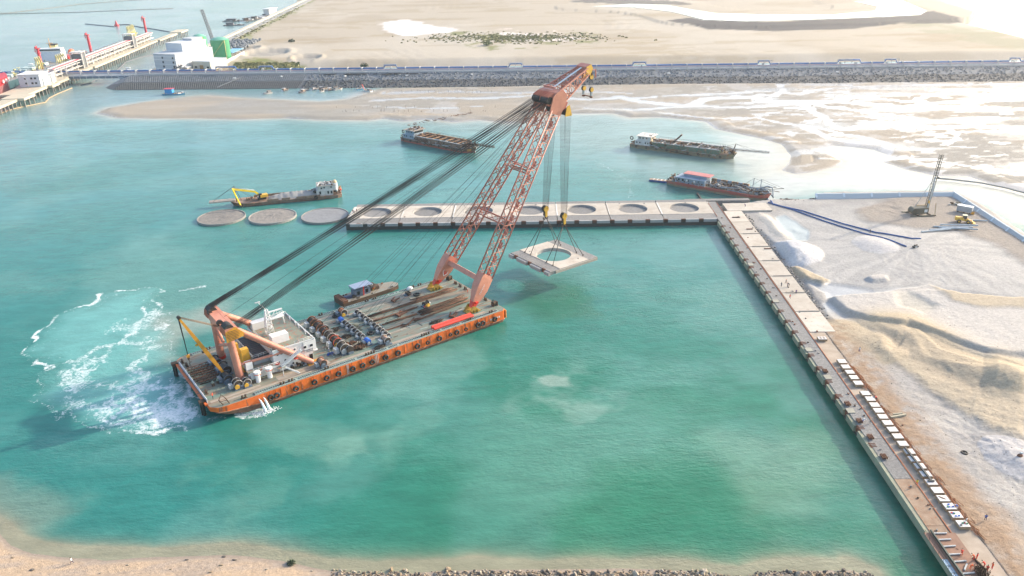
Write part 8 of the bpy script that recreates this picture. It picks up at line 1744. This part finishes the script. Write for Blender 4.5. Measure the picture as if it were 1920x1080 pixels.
        mb = MB(); junk(mb, 230, L_ * .4, L_ * .95, 1.2, B - 1.2, 2.3, JM + [M_DRUST, BRN, M_GRYM], 1.3, 1.4); junk(mb, 60, .4, L_ * .12, 1.0, B - 1, 2.4, JM + [YRU], 1.1, 2.2); junk(mb, 30, L_ * .1, L_ * .38, 0.2, 1.5, 2.4, JM + [BLG], 1.0, 1.0); pipes(mb, 130, L_ * .42, L_ * .98, .6, B - .8, 2.8, [M_GRYM, M_DRUST, M_RUST, M_GRYM], .13); mb.build('deck_gear', t, kind='stuff')
        HS = mat('hose_grey', (.25, .29, .33), .5)
        for pts in (((L_ * .3, -.1, 3), (L_ * .36, 1.2, 4.4), (L_ * .42, B * .5, 4.8)), ((L_ * .40, B * .6, 5), (L_ * .44, 2, 3.6), (L_ * .52, 1.2, 2.9), (L_ * .62, 1.6, 3.6), (L_ * .7, B * .4, 4.2)), ((L_ * .62, 1.0, 2.8), (L_ * .74, .9, 2.7), (L_ * .9, 2.2, 3.2), (L_ * .99, B * .45, 3.6)), ((L_ * .7, B * .8, 4), (L_ * .84, B * .6, 4.2), (L_ * .95, B * .55, 4.6), (L_ * 1.02, B * .5, 1.6)), ((L_ * .86, B * .5, 4), (L_ * .95, B * .55, 6.4), (L_ * 1.0, B * .55, 6), (L_ * 1.02, B * .45, 1.4))):
            mb = MB(); V = [Vector(p) for p in pts]; out = []
            for i in range(len(V) - 1):
                for k in range(4): out.append(V[i].lerp(V[i + 1], k / 4))
            mb.tube(out + [V[-1]], .3, HS, 7); mb.build('suction_hose', t)
        for x in (.80, .87):
            mb = MB(); mb.cyl((L_ * x, B * .8, 2.5), (L_ * x + .4, B * .8, 8.6), .22, M_GRYM, 6); mb.build('derrick_post', t)
            mb = MB(); mb.cyl((L_ * x, B * .8, 3.2), (L_ * x + 11, B * .95, 5.4), .14, M_DRUST, 5); mb.build('derrick_boom', t)
            mb = MB(); mb.tube([(L_ * x + .4, B * .8, 8.5), (L_ * x + 10.5, B * .95, 5.4)], .05, M_CAB, 4); mb.tube([(L_ * x + .4, B * .8, 8.5), (L_ * x - 5, B * .8, 4)], .05, M_CAB, 4); mb.build('derrick_wire', t)
        mb = MB(); mb.box((L_ * .5, .15, 2.35), (L_ * .8, .3, .3), mat('red_gunwale', (.50, .10, .09), .7)); mb.build('gunwale', t)
    return t
dredger('rusty dredger with a red boot-stripe and blue-grey house behind the crane cables', Vector((-69.8, 491.0, 0)), R(-39.4), 61.0, 12.0, RB, RD, 2)
dredger('green-sided dredger with a pale roofed house and a long bow conveyor', Vector((71.4, 461.1, 0)), R(-33.25), 64, 11.5, GHL, GHL, 3)
dredger('dredger with a pinkish-red roof and tangled hoses moored behind the pier', Vector((79.1, 384.6, 0)), R(-37.26), 53, 10.0, RD, GHL, 4)
def smallboat(name, label, org, ang, L_, B, hm, cabin=None, roof=None, group=None, cat='boat', n=10, ch=1.8):
    t = thing(name, label, cat, org, ang, group); mb = MB(); hull(mb, L_, B, .9, hm, hm, bow=.4, rise=.7, zl=.1, deckm=BRN); mb.build('hull', t)
    if cabin:
        mb = MB(); mb.box((L_ * .3, B / 2, .9 + ch / 2), (L_ * .32, B * .66, ch), cabin); c = mb.build('cabin', t)
        mb = MB(); mb.box((L_ * .3, B / 2, 1.0 + ch), (L_ * .40, B * .84, .15), roof or cabin); mb.build('cabin_roof', c)
    mb = MB(); junk(mb, n, L_ * .08, L_ * .85, B * .2, B * .8, .9, [M_BLK, M_GRYM, M_DRUST, M_WHT], L_ * .09, .6); mb.build('gear', t, kind='stuff'); return t
NB = mat('navy_boat_paint', (.02, .08, .28), .5)
tn = smallboat('tender_boat', 'long narrow dark blue tender moored at the stern of the red-roofed dredger', Vector((72.0, 391.8, 0)), R(-26), 13.0, 3.2, NB, None, None, n=0)
for k in range(5): mb = MB(); mb.box((2.2 + k * 2, 1.6, 1.0), (.3, 2.6, .12), M_WHT); mb.build('thwart', tn)
smallboat('house_boat', 'bright blue boat with a red roofed cabin floating below the block-paved dike', Vector((-290, 668, 0)), R(-2), 19, 6.5, mat('boat_sky_blue', (.05, .30, .50), .5), mat('cabin_blue', (.03, .30, .66), .5), M_TRED, n=22, ch=4.0)
FB = [mat('boat_grey', (.30, .30, .30), .7), mat('boat_dark', (.12, .12, .14), .7), mat('boat_pale', (.55, .52, .50), .7), mat('boat_brown', (.28, .20, .15), .7)]
fl_ = [(-199, 669, 'pale boat lying farthest left of the fishing boats below the dike', 2), (-189, 673, 'dark boat alone, second from the left below the dike', 1), (-175, 672, 'grey boat, left one of the touching pair below the dike', 0), (-171.5, 671, 'dark boat, right one of the touching pair below the dike', 1), (-165, 675, 'grey boat alone between the pair and the cluster of four', 0), (-160, 676, 'brown boat leftmost in the cluster of fishing boats', 3), (-155.5, 674, 'pale boat with a red flag in the cluster of fishing boats', 2), (-151, 670, 'dark boat lying lowest in the cluster of fishing boats', 1), (-146, 672.5, 'pale boat rightmost in the cluster of fishing boats', 2)]
for i, (x, y, lb, c) in enumerate(fl_): smallboat('fishing_boat', lb, Vector((x, y, 0)), R(50 + 20 * math.sin(i * 2.3)) + (math.pi if i % 3 == 0 else 0), 8.6, 3.2, FB[c], FB[(c + 2) % 4], FB[(c + 1) % 4], 'fishing boats below the dike', 'fishing boat', 10, 1.3)
smallboat('fishing_boat', 'small bright blue boat below the rocks, left of the white one', Vector((-127, 671.5, 0)), R(35), 8, 3, mat('boat_sky_blue', (.05, .30, .50)), None, None, 'fishing boats below the dike', 'fishing boat', 3)
wb = smallboat('fishing_boat', 'white boat with a raised red bow, rightmost below the rocks', Vector((-112, 664, 0)), R(140), 10, 3.4, M_WHT, FB[0], None, 'fishing boats below the dike', 'fishing boat', 5, 1.2); mb = MB(); mb.bar((9, 1.7, 1.2), (11.5, 1.7, 5), .5, .4, M_RED); mb.build('red_bow_post', wb)
for (px, py, L_, lb, c) in ((429, 41, 44, 'upper grey barge of the two anchored off the sea wall', 0), (430, 48.5, 32, 'lower dark boat of the two anchored off the sea wall', 1)):
    q = P(px - 12, py, 0); t = smallboat('far_barge', lb, q, 0, L_, 7, FB[c], FB[1], None, n=14, ch=3.0, cat='barge')
q = P(464, 41, 0); t = smallboat('far_barge', 'dark barge with a pale deckhouse moored against the sea wall', q, R(78), 120, 16, FB[1], None, None, n=40, cat='barge'); mb = MB(); mb.box((88, 6, 6), (26, 10, 10), PLW); mb.box((88, 6, 12), (30, 13, 1), M_FR); mb.build('deckhouse', t)
# tanker behind the jetty
t = thing('tanker_ship', 'tanker with a white and blue superstructure and orange lifeboat behind the jetty', 'ship', Jw(60, 44, 0), JA); TB = mat('tanker_blue_grey', (.24, .33, .42), .6)
mb = MB(); hull(mb, 250, 24, 8, mat('tanker_hull_dark', (.05, .12, .14), .6), mat('tanker_hull_red', (.4, .07, .06), .6), bow=.1, deckm=mat('tanker_deck', (.25, .32, .30), .7, c2=(.4, .16, .12), sc=.1, amt=.8)); mb.build('hull', t)
mb = MB(); mb.box((172, 11, 13), (12, 20, 10), mat('tanker_white', (.66, .72, .78), .6)); s1 = mb.build('superstructure', t)
mb = MB(); mb.box((170, 11, 19.6), (8, 22, 3.4), M_WHT); mb.build('wheelhouse', s1)
mb = MB(); mb.box((165.9, 11, 19.8), (.3, 20, 1.2), M_WIN); mb.build('window_band', s1)
mb = MB(); mb.box((180, 12, 19), (6, 6, 9), M_LYEL); mb.box((180, 12, 23.6), (6.4, 6.4, 1.4), M_BLK); mb.build('funnel', t)
mb = MB(); mb.cyl((170, 11, 21), (170, 11, 31), .5, mat('mast_orange', (.7, .35, .1), .5), 6, .2); mb.box((170, 11, 26), (.6, 6, .5), mat('mast_orange', (.7, .35, .1))); mb.build('mast', t)
mb = MB(); mb.ball((194, 2, 14.5), 3.4, mat('lifeboat_orange', (.80, .16, .06), .5), 10, 6, (1.6, .8, .8)); mb.build('lifeboat', t)
for k in range(7): mb = MB(); mb.box((190 + k * 3.4, 0, 10.6), (.9, 1.2, 6), M_WHT); mb.build('davit_frame', t)
for k in range(7): mb = MB(); mb.box((196, 6, 9.3), (22, 8, 2.4), M_RED) if k == 0 else mb.box((60 + k * 14, 12, 9.4), (8, 10, 2.4), mat('tanker_gear', (.45, .55, .52), .6)); mb.build('deck_module', t)
mb = MB(); junk(mb, 60, 20, 160, 2, 22, 8, [M_WHT, M_GRYM, M_DKG, M_LYEL], 4, 3); mb.build('deck_pipes', t, kind='stuff')
t = thing('red_cargo_ship', 'bow of a red-hulled ship with white characters at the left edge', 'ship', Jw(30, 30, 0), JA + .02)
mb = MB(); hull(mb, 74, 24, 16, mat('ship_red', (.55, .03, .04), .5), mat('ship_boot_brown', (.24, .09, .09), .6), bow=.45, rise=.6, zl=10.5); mb.build('hull', t)
for k in range(3):
    mb = MB(); x = 42 + k * 6.5; y = 2.2 + k * .5
    for dz in (0, 1.3): mb.box((x, .1 + y * .0 + (.35, 1.0, 1.9)[k] - .9, 13.0 + dz), (3.0, .5, .45), M_WHT)
    mb.box((x, (.35, 1.0, 1.9)[k] - .9, 13.6), (.5, .5, 3.2), M_WHT); mb.box((x + 1.2, (.35, 1.0, 1.9)[k] - .9, 13.6), (.4, .5, 1.6), M_WHT); mb.box((x - 1.2, (.35, 1.0, 1.9)[k] - .9, 13.6), (.4, .5, 1.6), M_WHT); mb.build('hull_character', t)
